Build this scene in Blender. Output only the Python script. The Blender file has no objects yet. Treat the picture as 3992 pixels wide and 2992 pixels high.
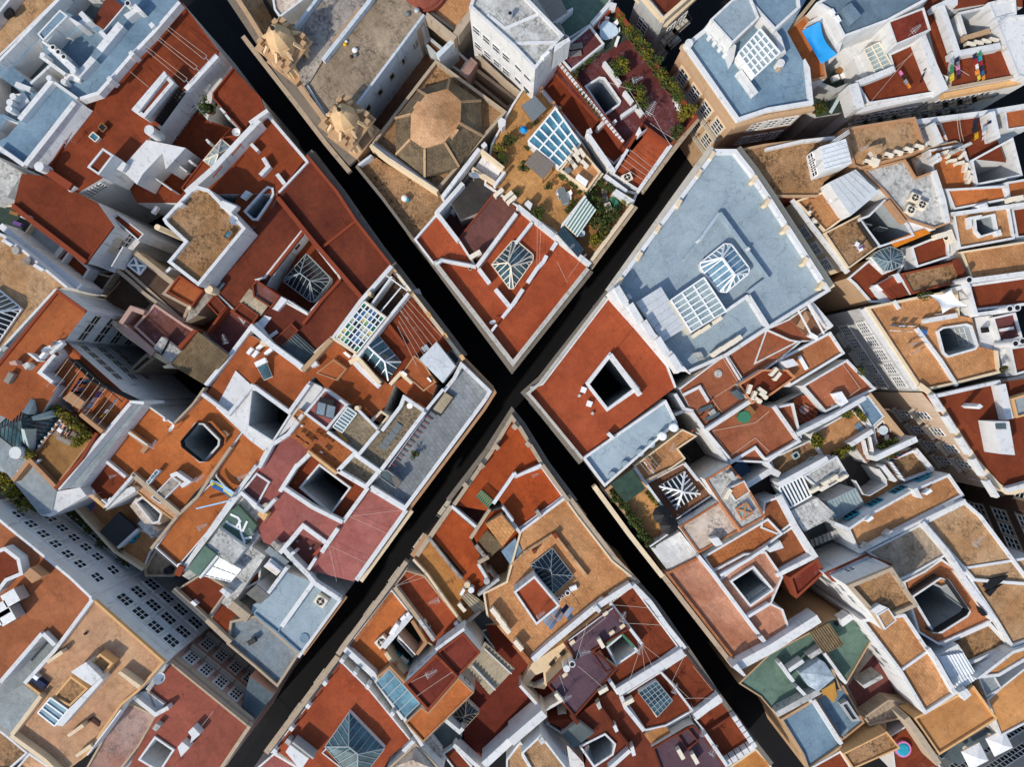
import bpy, math, random
from mathutils import Vector, Matrix
from mathutils.geometry import tessellate_polygon
random.seed(7)
SC = bpy.context.scene
# ---------------- camera, sky, sun, exposure ----------------
H = 90.0; F = 2874.0; CX = 1996.0; CY = 1496.0        # camera height (m), focal length / centre in photo pixels
cam = bpy.data.cameras.new("camera"); camo = bpy.data.objects.new("camera", cam)
SC.collection.objects.link(camo); camo.location = (0, 0, H); camo.rotation_euler = (0, 0, 0)
cam.sensor_width = 36; cam.lens = F/3992*36; cam.clip_end = 1000
SC.camera = camo
EL = math.radians(41); SX, SY = 0.66, 0.751; AZ = math.atan2(-SX, -SY)
w = bpy.data.worlds.new("World"); SC.world = w; w.use_nodes = True
nt = w.node_tree; bg = nt.nodes['Background']
sky = nt.nodes.new('ShaderNodeTexSky'); sky.sky_type = 'NISHITA'; sky.sun_disc = False
sky.sun_elevation = EL; sky.sun_rotation = AZ
nt.links.new(sky.outputs[0], bg.inputs[0]); bg.inputs[1].default_value = 0.15
sl = bpy.data.lights.new("sun", 'SUN'); sl.energy = 2.7; sl.angle = math.radians(1.4); sl.color = (1, 0.935, 0.83)
so = bpy.data.objects.new("sun", sl); SC.collection.objects.link(so)
so.rotation_euler = Vector((SX*math.cos(EL), SY*math.cos(EL), -math.sin(EL))).to_track_quat('-Z', 'Y').to_euler()
SC.view_settings.view_transform = 'Standard'; SC.view_settings.look = 'None'
SC.view_settings.exposure = 0.25; SC.view_settings.gamma = 1
# ---------------- materials ----------------
GRID = math.radians(54)
def lin(h):
    h = h.lstrip('#')
    c = [int(h[i:i+2], 16)/255 for i in (0, 2, 4)]
    return [x/12.92 if x <= .04045 else ((x+.055)/1.055)**2.4 for x in c]
class NT:
    def __init__(s, name):
        s.m = bpy.data.materials.new(name); s.m.use_nodes = True; s.t = s.m.node_tree
        s.b = s.t.nodes['Principled BSDF']; s.b.inputs['Roughness'].default_value = .9
        s.b.inputs['Specular IOR Level'].default_value = .25
    def n(s, typ, **kw):
        o = s.t.nodes.new(typ)
        for k, v in kw.items():
            if hasattr(o, k): setattr(o, k, v)
            else: o.inputs[k].default_value = v
        return o
    def l(s, a, b): s.t.links.new(a, b)
    def pos(s, rot=GRID, sc=(1, 1, 1)):
        g = s.n('ShaderNodeNewGeometry'); m = s.n('ShaderNodeMapping')
        m.inputs['Rotation'].default_value = (0, 0, rot); m.inputs['Scale'].default_value = sc
        s.l(g.outputs['Position'], m.inputs[0]); return m.outputs[0]
    def noise(s, vec, scale, detail=3, rough=.6):
        o = s.n('ShaderNodeTexNoise'); o.inputs['Scale'].default_value = scale
        o.inputs['Detail'].default_value = detail; o.inputs['Roughness'].default_value = rough
        s.l(vec, o.inputs['Vector']); return o.outputs['Fac']
    def ramp(s, fac, a, b, lo=0., hi=1.):
        o = s.n('ShaderNodeMapRange'); s.l(fac, o.inputs[0])
        for i, v in enumerate((a, b, lo, hi)): o.inputs[i+1].default_value = v
        return o.outputs[0]
    def mix(s, fac, a, b, mode='MIX'):
        o = s.n('ShaderNodeMix', data_type='RGBA', blend_type=mode)
        for sock, v in ((o.inputs[0], fac), (o.inputs[6], a), (o.inputs[7], b)):
            if isinstance(v, (int, float)): sock.default_value = v
            elif isinstance(v, (list, tuple)): sock.default_value = (*v[:3], 1)
            else: s.l(v, sock)
        return o.outputs[2]
    def mul(s, col, fac):
        o = s.n('ShaderNodeHueSaturation'); s.l(fac, o.inputs['Value'])
        if isinstance(col, (list, tuple)): o.inputs['Color'].default_value = (*col, 1)
        else: s.l(col, o.inputs['Color'])
        return o.outputs[0]
    def out(s, col, bump=None, dist=.02):
        if isinstance(col, (list, tuple)): s.b.inputs['Base Color'].default_value = (*col, 1)
        else: s.l(col, s.b.inputs['Base Color'])
        if bump is not None:
            o = s.n('ShaderNodeBump'); o.inputs['Strength'].default_value = .5; o.inputs['Distance'].default_value = dist
            s.l(bump, o.inputs['Height']); s.l(o.outputs[0], s.b.inputs['Normal'])
        return s.m
MATS = {}
def soft(c):
    l = .3*c[0]+.6*c[1]+.1*c[2]; k = c[0]/max(c[2], .004)
    d, v = (-.02, .78) if k > 6.5 and c[1] < .24*c[0] else (.03, .84) if k > 6.5 else (.02, .88) if k > 4.6 else (.12, .9) if k > 1.6 else (.02, 1.0)
    return [max(0, x+(l-x)*d)*v for x in c]
def roofmat(name, col, col2=None, stain='#3a2a20', amt=.25, tile=None, var=.3, thr=.56, white=0):
    s = NT(name); p = s.pos(); c1 = soft(lin(col)); c2 = soft(lin(col2))
    oi = s.n('ShaderNodeObjectInfo')
    off = s.n('ShaderNodeVectorMath', operation='SCALE'); cmb = s.n('ShaderNodeCombineXYZ')
    s.l(oi.outputs['Random'], cmb.inputs[0]); s.l(oi.outputs['Random'], cmb.inputs[2])
    s.l(cmb.outputs[0], off.inputs[0]); off.inputs['Scale'].default_value = 90
    ad = s.n('ShaderNodeVectorMath', operation='ADD'); s.l(p, ad.inputs[0]); s.l(off.outputs[0], ad.inputs[1]); q = ad.outputs[0]
    big = s.noise(q, .22, 4); mid = s.noise(q, 1.3, 5, .7); fine = s.noise(q, 11, 3, .75)
    c = s.mix(s.ramp(big, .35, .68), c1, c2)
    c = s.mul(c, s.ramp(mid, .25, .75, 1-var*.6, 1+var*.6))
    c = s.mul(c, s.ramp(fine, .25, .75, .8, 1.2))
    c = s.mul(c, s.ramp(oi.outputs['Random'], 0, 1, .9, 1.1))
    bump = fine
    if tile:
        b = s.n('ShaderNodeTexBrick'); s.l(p, b.inputs['Vector'])
        b.inputs['Scale'].default_value = 1; b.inputs['Brick Width'].default_value = tile[0]; b.inputs['Row Height'].default_value = tile[1]
        b.inputs['Mortar Size'].default_value = tile[2]; b.inputs['Mortar Smooth'].default_value = .2
        b.inputs['Color1'].default_value = (.86, .86, .86, 1); b.inputs['Color2'].default_value = (1.1, 1.1, 1.1, 1)
        b.inputs['Mortar'].default_value = (tile[3],)*3 + (1,)
        c = s.mix(.8, c, b.outputs[0], 'MULTIPLY')
    vo = s.n('ShaderNodeTexVoronoi', distance='CHEBYCHEV'); s.l(q, vo.inputs['Vector']); vo.inputs['Scale'].default_value = .33; vo.inputs['Randomness'].default_value = .9
    sx = s.n('ShaderNodeSeparateColor'); s.l(vo.outputs['Color'], sx.inputs[0])
    c = s.mul(c, s.ramp(sx.outputs[0], .15, .95, 1-var*.28, 1+var*.28))
    wq = s.n('ShaderNodeVectorMath', operation='ADD'); wn = s.n('ShaderNodeTexNoise'); wn.inputs['Scale'].default_value = 1.5; s.l(q, wn.inputs['Vector'])
    s.l(q, wq.inputs[0]); s.l(wn.outputs['Color'], wq.inputs[1])
    ve = s.n('ShaderNodeTexVoronoi', feature='DISTANCE_TO_EDGE'); s.l(wq.outputs[0], ve.inputs['Vector']); ve.inputs['Scale'].default_value = .28
    c = s.mul(c, s.ramp(ve.outputs['Distance'], .0, .012, .72, 1.))
    pond = s.noise(q, .42, 3, .45)
    pr = s.n('ShaderNodeMath', operation='PINGPONG'); s.l(pond, pr.inputs[0]); pr.inputs[1].default_value = .08
    c = s.mul(c, s.ramp(pr.outputs[0], 0, .015, .88, 1.))
    st = s.noise(q, .55, 8, .72)
    spots = s.noise(q, 3.2, 6, .7)
    f = s.n('ShaderNodeMath', operation='MULTIPLY'); s.l(s.ramp(st, thr-.06, thr+.14), f.inputs[0]); s.l(s.ramp(spots, .42, .58), f.inputs[1])
    f2 = s.n('ShaderNodeMath', operation='MULTIPLY'); s.l(f.outputs[0], f2.inputs[0]); f2.inputs[1].default_value = amt
    c = s.mix(f2.outputs[0], c, lin(stain))
    if white:
        ws = s.noise(q, 4.5, 5, .8)
        c = s.mix(s.ramp(ws, .66, .72, 0, white), c, (.5, .47, .42))
    MATS[name] = s.out(c, bump); return MATS[name]
def wallmat(name, col, dirt='#5c5750', amt=.5, var=.12):
    s = NT(name); p = s.pos(GRID, (1, 1, .16)); p2 = s.pos(0)
    oi = s.n('ShaderNodeObjectInfo')
    c = lin(col); n1 = s.noise(p, 2.2, 6, .7); n2 = s.noise(p2, .7, 4); n3 = s.noise(p2, 9, 3)
    cc = s.mul(c, s.ramp(n2, .3, .7, 1-var, 1.0)); cc = s.mul(cc, s.ramp(oi.outputs['Random'], 0, 1, .92, 1.0))
    f = s.n('ShaderNodeMath', operation='MULTIPLY'); s.l(s.ramp(n1, .54, .78), f.inputs[0]); f.inputs[1].default_value = amt
    cc = s.mix(f.outputs[0], cc, lin(dirt))
    MATS[name] = s.out(cc, n3); return MATS[name]
def plain(name, col, rough=.6, metal=0, var=.15, sc=6):
    s = NT(name); s.b.inputs['Roughness'].default_value = rough; s.b.inputs['Metallic'].default_value = metal
    p = s.pos(); c = s.mul(lin(col), s.ramp(s.noise(p, sc, 4), .3, .7, 1-var, 1+var))
    MATS[name] = s.out(c); return MATS[name]
def glassmat(name, col, col2, rough=.12):
    s = NT(name); p = s.pos(); s.b.inputs['Roughness'].default_value = rough
    s.b.inputs['Specular IOR Level'].default_value = .6
    oi = s.n('ShaderNodeObjectInfo')
    c = s.mix(s.ramp(s.noise(p, .7, 4), .35, .65), lin(col), lin(col2))
    c = s.mul(c, s.ramp(s.noise(p, 5, 4), .3, .7, .8, 1.2)); MATS[name] = s.out(c); return MATS[name]
def stripes(name, c1, c2, width, rot):
    s = NT(name); p = s.pos(rot); b = s.n('ShaderNodeTexWave'); s.l(p, b.inputs['Vector'])
    b.inputs['Scale'].default_value = .314/width; c = s.mix(s.ramp(b.outputs['Fac'], .45, .55), lin(c1), lin(c2))
    c = s.mul(c, s.ramp(s.noise(p, 5, 4), .3, .7, .85, 1.1)); MATS[name] = s.out(c)
roofmat('red', '#8f4427', '#7a381f', '#4a2416', .35)
roofmat('red2', '#98492b', '#87401f', '#57291c', .3)
roofmat('rst', '#82402a', '#683020', '#48221a', .5, white=.5)
roofmat('ora', '#bf6a36', '#a8582c', '#6b3a1e', .35)
roofmat('orb', '#b06032', '#974c25', '#5c2f18', .35, white=.55)
roofmat('orm', '#c8743a', '#b3622d', '#7a4a26', .3)
roofmat('yel', '#dcab7c', '#c9946a', '#6a5030', .7, thr=.54)
roofmat('tan', '#d3a877', '#bd8c5c', '#4c3823', .75, (.5, .25, .02, .75), thr=.53)
roofmat('tab', '#d29a66', '#bb7f4d', '#54361f', .55, (.55, .28, .025, .7), thr=.57)
roofmat('tas', '#bf9364', '#a3774a', '#33261a', .9, (.45, .22, .03, .6), thr=.47)
roofmat('ter', '#94674a', '#7c5238', '#33241a', .5, (.3, .15, .02, .7))
roofmat('cot', '#d99a77', '#bf7a58', '#7a4a38', .4, (.5, .25, .015, .8))
roofmat('cob', '#c98355', '#b46a3c', '#6a3c24', .3, (.4, .2, .03, .65))
roofmat('trg', '#b8703c', '#a35a2c', '#5c3218', .3, (.42, .42, .03, 1.5))
roofmat('bri', '#b26b48', '#9c5434', '#5a3020', .25, (.24, .12, .012, .75))
roofmat('blu', '#a2b1b8', '#8fa0a9', '#556873', .3, var=.12)
roofmat('bld', '#7f97a6', '#688294', '#46545e', .5, var=.2)
roofmat('slt', '#59666a', '#4a5558', '#30383a', .4)
roofmat('pnk', '#b0675c', '#9c544a', '#6a3a36', .3)
roofmat('mar', '#7d4640', '#6a3834', '#3a2020', .4)
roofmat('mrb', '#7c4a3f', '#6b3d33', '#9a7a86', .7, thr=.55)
roofmat('pur', '#5f4850', '#513c44', '#2e2228', .4)
roofmat('grn', '#637c6c', '#54695c', '#38503e', .4)
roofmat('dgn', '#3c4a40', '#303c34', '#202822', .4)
roofmat('gry', '#98a0a2', '#848c8e', '#4e5456', .5)
roofmat('pav', '#8c9092', '#7a7f82', '#555b60', .5, (.62, .42, .025, .62))
roofmat('grv', '#a08d70', '#84745a', '#3d3428', .8, thr=.45)
roofmat('stn', '#bba488', '#9a8468', '#4c4238', .85, (.5, .22, .02, .8), thr=.5)
roofmat('stg', '#b0a69a', '#948a80', '#514b48', .9, thr=.46)
roofmat('wst', '#cfcdc6', '#b5b4ae', '#585652', .85, thr=.47)
roofmat('wpt', '#d6c6b4', '#c7ab92', '#66605a', .85, thr=.46)
roofmat('pkg', '#b6968a', '#a3705c', '#57504e', .8, thr=.5)
roofmat('dck', '#a87c48', '#94683a', '#5a3e22', .4, (3.0, .14, .016, .5))
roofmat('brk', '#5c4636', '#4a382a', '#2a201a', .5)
wallmat('wht', '#e0dfdc', amt=.7); wallmat('wh2', '#e2e2e0', '#6a6660', .7); wallmat('crm', '#e9d2ae', '#7d6a50', .45)
wallmat('pkw', '#c9a596', '#6d5650', .4); wallmat('stw', '#b9a58c', '#4a4034', .75); wallmat('stb', '#bf9d78', '#5c4832', .6)
wallmat('gyw', '#b4b4b0', '#4c4a46', .7); wallmat('orw', '#b88c66', '#6a4828', .5); wallmat('rdw', '#8c4228', '#48241a', .5)
wallmat('ylw', '#e2b27a', '#7d5c38', .5); wallmat('dkw', '#4a4440', '#282420', .5); wallmat('wel_shade', '#a9b1b5', '#3a3c3e', .6); wallmat('gy2', '#bfbfbc', '#55534e', .6); wallmat('crd', '#c4a280', '#6a543c', .55); wallmat('cor', '#7f766a', '#3a342a', .8)
wallmat('wtp', '#c4beb2', '#4c463c', .85); wallmat('chu', '#e0c096', '#7d684c', .7); wallmat('wwk', '#cdd4d8', '#5c646a', .8)
plain('metal', '#b9bcbd', .45, .4); plain('white', '#ecebe8', .5); plain('wmetal', '#b4b6b6', .5, 0, .06)
plain('black', '#1c1c1d', .6); plain('iron', '#2e2d2c', .6); plain('bar', '#e4e4e0', .5, 0, .08); plain('wood', '#8a6238', .7)
plain('woodg', '#8b8378', .8); plain('leadg', '#6f7678', .6); plain('tarp', '#3b3d3e', .8); plain('bluetarp', '#1f8fd0', .6, 0, .1, 2)
plain('cream', '#e4d7c0', .6); plain('greenp', '#3f7a5c', .6); plain('pot', '#80543c', .8); plain('skin', '#c99a7a', .6)
plain('barw', '#9aa3a4', .6); plain('ocre', '#c9bfae', .8)
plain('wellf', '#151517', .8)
for nm, c in dict(cblue='#3566a0', cnavy='#232c48', cred='#a02c34', cwhite='#e8e8e8', clight='#a8c8e0', cyellow='#d8c848', cpink='#d47ab0',
                  corange='#d88a40', cgreen='#3c8a5c', cblack='#26262a', cpurple='#6a4a80', cgrey='#8a9098', cteal='#2a9ab0', cgold='#e0b020').items():
    plain(nm, c, .85, 0, .2, 3)
glassmat('glass', '#20363f', '#4a6a74'); glassmat('gdark', '#0d1418', '#1c2a30'); glassmat('glight', '#7f9498', '#a6b4b2', .3)
glassmat('gblue', '#2c6076', '#5d93a3', .2); glassmat('pane', '#141a1d', '#2a3336', .15); glassmat('sol', '#3c5468', '#50687c', .6)
glassmat('sg', '#0f5a3c', '#1a7850', .3); glassmat('sb', '#345a80', '#4a7098', .3); glassmat('sy', '#b8a860', '#cfc07a', .3)
glassmat('sw', '#9aa08c', '#b2b4a0', .3); glassmat('sk', '#1d2a2a', '#26302e', .3); glassmat('sl', '#6f9a5c', '#88aa70', .3)
stripes('awn', '#dfe3da', '#5a7a6c', .32, math.radians(34)); stripes('reed', '#8a8076', '#6a6058', .09, math.radians(36))
s = NT('leaf'); oi = s.n('ShaderNodeObjectInfo'); p = s.pos()
MATS['leaf'] = s.out(s.mix(s.ramp(s.noise(p, 5, 3), .3, .7), lin('#25351c'), lin('#55642a')))
s = NT('leafy'); p = s.pos(); MATS['leafy'] = s.out(s.mix(s.ramp(s.noise(p, 6, 3), .35, .65), lin('#545820'), lin('#8a7e22')))
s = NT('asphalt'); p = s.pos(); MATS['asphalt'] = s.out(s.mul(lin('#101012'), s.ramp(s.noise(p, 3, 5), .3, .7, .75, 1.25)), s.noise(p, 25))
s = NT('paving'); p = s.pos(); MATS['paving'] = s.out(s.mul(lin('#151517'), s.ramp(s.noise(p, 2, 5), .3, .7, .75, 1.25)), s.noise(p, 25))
# ---------------- tracing: photo pixels -> metres at a real height ----------------
TX = [0, 1000, 2000, 2992]; TY = [0, 750, 1500, 2242]
_t = [0., 0., 2.2115]
def T(c, r=None):
    if c == 'D': _t[:] = [0., 0., .5541]
    else: _t[:] = [TX[c], TY[r], 2.2115]
def P(x, y, z):
    u = _t[0]+x/_t[2]; v = _t[1]+y/_t[2]; k = (H-z)/F
    return Vector(((u-CX)*k, (CY-v)*k, z))
def PP(s, z):
    return [P(*map(float, q.split(',')), z) for q in s.split()]
def area(p): return sum(p[i].x*p[(i+1) % len(p)].y-p[(i+1) % len(p)].x*p[i].y for i in range(len(p)))/2
# ---------------- mesh builder ----------------
class M:
    def __init__(s): s.v = []; s.f = []; s.mi = []
    def face(s, pts, mi=0):
        k = len(s.v); s.v += [tuple(p) for p in pts]; s.f.append(tuple(range(k, k+len(pts)))); s.mi.append(mi)
    def sides(s, poly, z0, z1, mi=0, flip=False, skip=()):
        n = len(poly)
        for i in range(n):
            if i in skip: continue
            a, b = poly[i], poly[(i+1) % n]
            q = [(a.x, a.y, z0), (b.x, b.y, z0), (b.x, b.y, z1), (a.x, a.y, z1)]
            s.face(q[::-1] if flip else q, mi)
    def top(s, poly, z, holes=(), mi=0):
        rings = [[Vector((p.x, p.y, 0)) for p in poly]]+[[Vector((p.x, p.y, 0)) for p in h] for h in holes]
        flat = [p for r in rings for p in r]
        for tri in tessellate_polygon(rings):
            a, b, c = [flat[i] for i in tri]
            if (b-a).cross(c-a).z < 0: b, c = c, b
            s.face([(q.x, q.y, z) for q in (a, b, c)], mi)
    def prism(s, poly, z0, z1, mi=0):
        s.sides(poly, z0, z1, mi); s.top(poly, z1, (), mi)
    def hexa(s, b, t, mi=0):
        n = len(b)
        for i in range(n): s.face([b[i], b[(i+1) % n], t[(i+1) % n], t[i]], mi)
        s.face(t, mi); s.face(b[::-1], mi)
    def obox(s, c, sx, sy, z0, z1, rot=0, mi=0):
        ca, sa = math.cos(rot), math.sin(rot)
        p = [Vector((c[0]+x*ca-y*sa, c[1]+x*sa+y*ca, 0)) for x, y in ((-sx/2, -sy/2), (sx/2, -sy/2), (sx/2, sy/2), (-sx/2, sy/2))]
        s.prism(p, z0, z1, mi); s.face([(q.x, q.y, z0) for q in p[::-1]], mi)
    def bar(s, a, b, w, h=None, mi=0):
        a = Vector(a); b = Vector(b); d = b-a
        if d.length < 1e-4: return
        d.normalize(); up = Vector((0, 0, 1)) if abs(d.z) < .95 else Vector((1, 0, 0))
        x = d.cross(up).normalized()*(w/2); y = x.cross(d).normalized()*((h or w)/2)
        s.hexa([a-x-y, a-x+y, a+x+y, a+x-y], [b-x-y, b-x+y, b+x+y, b+x-y], mi)
    def cyl(s, c, z0, z1, r, r2=None, n=14, mi=0, cap=True):
        r2 = r if r2 is None else r2
        a = [Vector((c[0]+r*math.cos(2*math.pi*i/n), c[1]+r*math.sin(2*math.pi*i/n), z0)) for i in range(n)]
        b = [Vector((c[0]+r2*math.cos(2*math.pi*i/n), c[1]+r2*math.sin(2*math.pi*i/n), z1)) for i in range(n)]
        for i in range(n): s.face([a[i], a[(i+1) % n], b[(i+1) % n], b[i]], mi)
        if cap: s.face(b, mi)
    def dome(s, c, z0, r, h, n=12, m=5, mi=0):
        prev = None
        for j in range(m+1):
            t = j/m*math.pi/2; rr = r*math.cos(t); z = z0+h*math.sin(t)
            ring = [Vector((c[0]+rr*math.cos(2*math.pi*i/n), c[1]+rr*math.sin(2*math.pi*i/n), z)) for i in range(n)]
            if prev:
                for i in range(n): s.face([prev[i], prev[(i+1) % n], ring[(i+1) % n], ring[i]], mi)
            prev = ring
    def build(s, name, mats, parent=None, org=None, smooth=False):
        if not s.f: return None
        mats = mats if isinstance(mats, (list, tuple)) else [mats]
        o0 = Vector(org) if org is not None else (parent['_o'] if False else ORG.get(parent.name) if parent else Vector((0, 0, 0)))
        me = bpy.data.meshes.new(name)
        me.from_pydata([(x-o0.x, y-o0.y, z-o0.z) for x, y, z in s.v], [], s.f)
        for m in mats: me.materials.append(MATS[m])
        me.polygons.foreach_set('material_index', s.mi)
        if smooth: me.polygons.foreach_set('use_smooth', [True]*len(s.f))
        me.update()
        o = bpy.data.objects.new(name, me); SC.collection.objects.link(o)
        if parent: o.parent = parent; ORG[o.name] = o0
        else: o.location = o0; ORG[o.name] = o0
        return o
ORG = {}
LBL = {}
CUR = None; CN = [0]
def tag(o, label, cat, group=None):
    n = len(label.split())
    if n < 4 or n > 16: print('LABEL LEN', n, label)
    if label in LBL and not group: print('DUP LABEL', label)
    LBL[label] = 1
    o['label'] = label; o['category'] = cat
    if group: o['group'] = group
    return o
def empty(name, loc, label, cat, group=None):
    o = bpy.data.objects.new(name, None); SC.collection.objects.link(o); o.location = loc; ORG[o.name] = Vector(loc)
    o.empty_display_size = .2
    return tag(o, label, cat, group)
def B(label, x, y, name='house', cat='house'):
    global CUR
    p = P(x, y, 0); CUR = empty(name, (p.x, p.y, 0), label, cat); return CUR
def ccw(p): return p if area(p) > 0 else p[::-1]
def inset(poly, th):
    n = len(poly); out = []
    for i in range(n):
        p0, p1, p2 = poly[i-1], poly[i], poly[(i+1) % n]
        d1 = (p1-p0); d2 = (p2-p1); d1.z = d2.z = 0; d1.normalize(); d2.normalize()
        n1 = Vector((-d1.y, d1.x, 0)); n2 = Vector((-d2.y, d2.x, 0)); t1, t2 = th[i-1], th[i]
        cr = d1.x*d2.y-d1.y*d2.x
        if abs(cr) < .05: out.append(p1+n1*max(t1, t2)); continue
        a = p1+n1*t1; b = p1+n2*t2; k = ((b.x-a.x)*d2.y-(b.y-a.y)*d2.x)/cr
        k = max(-2.0, min(2.0, k))
        out.append(a+d1*k)
    return out
def ring(m, poly, z, ph, pt, skip=(), mi=0, dz=0):
    n = len(poly); th = [0 if i in skip else pt for i in range(n)]; inn = inset(poly, th)
    for i in range(n):
        a, b, c, d = poly[i], poly[(i+1) % n], inn[(i+1) % n], inn[i]
        q = lambda p, h: (p.x, p.y, h)
        if i in skip:
            for s_, e_ in ((a, d), (c, b)):
                if (s_-e_).length > .03: m.face([q(s_, z), q(e_, z), q(e_, z+ph), q(s_, z+ph)], mi)
            continue
        m.face([q(a, z), q(b, z), q(b, z+ph), q(a, z+ph)], mi)
        m.face([q(c, z), q(d, z), q(d, z+ph), q(c, z+ph)], mi)
        m.face([q(a, z+ph), q(b, z+ph), q(c, z+ph), q(d, z+ph)], mi)
    return inn
def R(z, pts, roof='red', ph=.5, pt=.22, wall='wht', z0=0, holes=(), skip='', cap=None, name='roof', par=True):
    """one block of a house: walls, flat roof, parapet; light wells cut through it"""
    CN[0] += 1; z += .003*(CN[0] % 29)
    z = z; raw = PP(pts, z+ph)
    poly = raw if area(raw) > 0 else raw[::-1]
    n = len(poly); sk = set(int(c, 36) for c in skip)
    if area(raw) < 0: sk = set((n-2-i) % n for i in sk)
    hp = [(ccw(PP(h[0], z)),)+tuple(h[1:]) for h in holes]
    fl = lambda v: Vector((v.x, v.y, 0))
    WALLS.setdefault(CUR.name, []).extend((fl(poly[i]), fl(poly[(i+1) % n])) for i in range(n))
    for h in hp: WALLS[CUR.name].extend((fl(h[0][i]), fl(h[0][(i+1) % len(h[0])])) for i in range(len(h[0])))
    m = M(); m.sides(poly, z0, z); m.build('wall', wall, CUR)
    m = M(); m.top(poly, z, [h[0] for h in hp]); m.build(name, roof, CUR)
    if ph > 0 and pt > 0:
        m = M(); ring(m, poly, z, ph, pt, sk); m.build('parapet', cap or wall, CUR)
    for h in hp:
        q, zf = h[0], h[1]; zf = min(zf, z-9) if h[2] == 'dkw' else zf; fm = 'wellf' if h[2] == 'dkw' else h[2]; wm = h[3] if len(h) > 3 else 'wht'; wi = 'wel_shade' if fm == 'wellf' else wm; hph = h[4] if len(h) > 4 else .3  # white well walls greyed, floor near-black: shaft shade put into the colours
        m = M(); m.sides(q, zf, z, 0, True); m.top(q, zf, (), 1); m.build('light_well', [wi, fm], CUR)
        if hph > 0:
            m = M(); out = inset(q, [-.2]*len(q)); qq = lambda p, hh: (p.x, p.y, hh)
            for i in range(len(q)):
                j = (i+1) % len(q); a, b, c, d = out[i], out[j], q[j], q[i]
                m.face([qq(a, z), qq(b, z), qq(b, z+hph), qq(a, z+hph)]); m.face([qq(c, z), qq(d, z), qq(d, z+hph), qq(c, z+hph)])
                m.face([qq(a, z+hph), qq(b, z+hph), qq(c, z+hph), qq(d, z+hph)])
            m.build('well_kerb', wm, CUR)
    return poly
def W(z0, z1, t, pts, mat='wht', name='low_wall', closed=False):
    """free wall along a line traced on its top"""
    CN[0] += 1; z1 += .003*(CN[0] % 17); p = PP(pts, z1); m = M()
    n = len(p); offs = []
    for i in range(n):
        d1 = (p[i]-p[i-1]).normalized() if (i or closed) else (p[1]-p[0]).normalized()
        d2 = (p[(i+1) % n]-p[i]).normalized() if (i < n-1 or closed) else d1
        b = d1+d2
        b = b.normalized() if b.length > .1 else d1
        nn = Vector((-b.y, b.x, 0)); k = 1/max(.45, nn.dot(Vector((-d1.y, d1.x, 0)))); offs.append(nn*(t/2*k))
    rng = range(n) if closed else range(n-1)
    q = lambda v, h: (v.x, v.y, h)
    for i in rng:
        j = (i+1) % n; l0, l1, r0, r1 = p[i]+offs[i], p[j]+offs[j], p[i]-offs[i], p[j]-offs[j]
        m.face([q(r0, z0), q(r1, z0), q(r1, z1), q(r0, z1)]); m.face([q(l1, z0), q(l0, z0), q(l0, z1), q(l1, z1)])
        m.face([q(r0, z1), q(r1, z1), q(l1, z1), q(l0, z1)])
        m.face([q(l0, z0), q(l1, z0), q(r1, z0), q(r0, z0)])
    if not closed:
        for i, sgn in ((0, 1), (n-1, -1)):
            f = [q(p[i]+offs[i], z0), q(p[i]-offs[i], z0), q(p[i]-offs[i], z1), q(p[i]+offs[i], z1)]
            m.face(f if sgn > 0 else f[::-1])
    return m.build(name, mat, CUR)
def S(z0, z1, pts, mat='wht', name='low_wall'):
    """solid block traced on its top"""
    CN[0] += 1; z1 += .003*(CN[0] % 13); m = M(); m.prism(ccw(PP(pts, z1)), z0, z1); return m.build(name, mat, CUR)
def C(x, y, z0, z1, r, mat='wht', name='chimney', hollow=True):
    p = P(x, y, z1); m = M(); m.cyl(p, z0, z1, r, mi=0, cap=not hollow)
    if hollow:
        m.cyl(p, z1-.3, z1-.02, r*.75, mi=1); n = 14
        for i in range(n):
            a, b = 2*math.pi*i/n, 2*math.pi*(i+1)/n
            m.face([(p.x+r*math.cos(a), p.y+r*math.sin(a), z1), (p.x+r*math.cos(b), p.y+r*math.sin(b), z1), (p.x+r*.7*math.cos(b), p.y+r*.7*math.sin(b), z1), (p.x+r*.7*math.cos(a), p.y+r*.7*math.sin(a), z1)], 0)
    return m.build(name, [mat, 'black'], CUR)
def slope(pts, zs, mat, wall='wht', z0=None, name='sloped_roof'):
    p = [P(*map(float, s_.split(',')), z) for s_, z in zip(pts.split(), zs)]
    if area(p) < 0: p = p[::-1]
    m = M(); m.face(p, 0); z0 = min(zs)-.6 if z0 is None else z0
    for i in range(len(p)):
        a, b = p[i], p[(i+1) % len(p)]; m.face([(a.x, a.y, z0), (b.x, b.y, z0), b, a], 1)
    return m.build(name, [mat, wall], CUR)
def corr(pts, zs, mat, pitch=.3, amp=.06, name='corrugated_roof'):
    """corrugated sheet a,b,c,d: waves run across a->b"""
    a, b, c, d = [P(*map(float, s_.split(',')), z) for s_, z in zip(pts.split(), zs)]
    n = max(4, int((b-a).length/pitch))*4; m = M(); prev = None
    for i in range(n+1):
        t = i/n; h = Vector((0, 0, amp*math.sin(i*math.pi/2))); p, q = a.lerp(b, t)+h, d.lerp(c, t)+h
        if prev: m.face([prev[0], p, q, prev[1]])
        prev = (p, q)
    dz = Vector((0, 0, .12+amp))
    m.hexa([v-dz for v in (a, b, c, d)], [v-Vector((0, 0, amp+.02)) for v in (a, b, c, d)])
    return m.build(name, mat, CUR)
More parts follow.
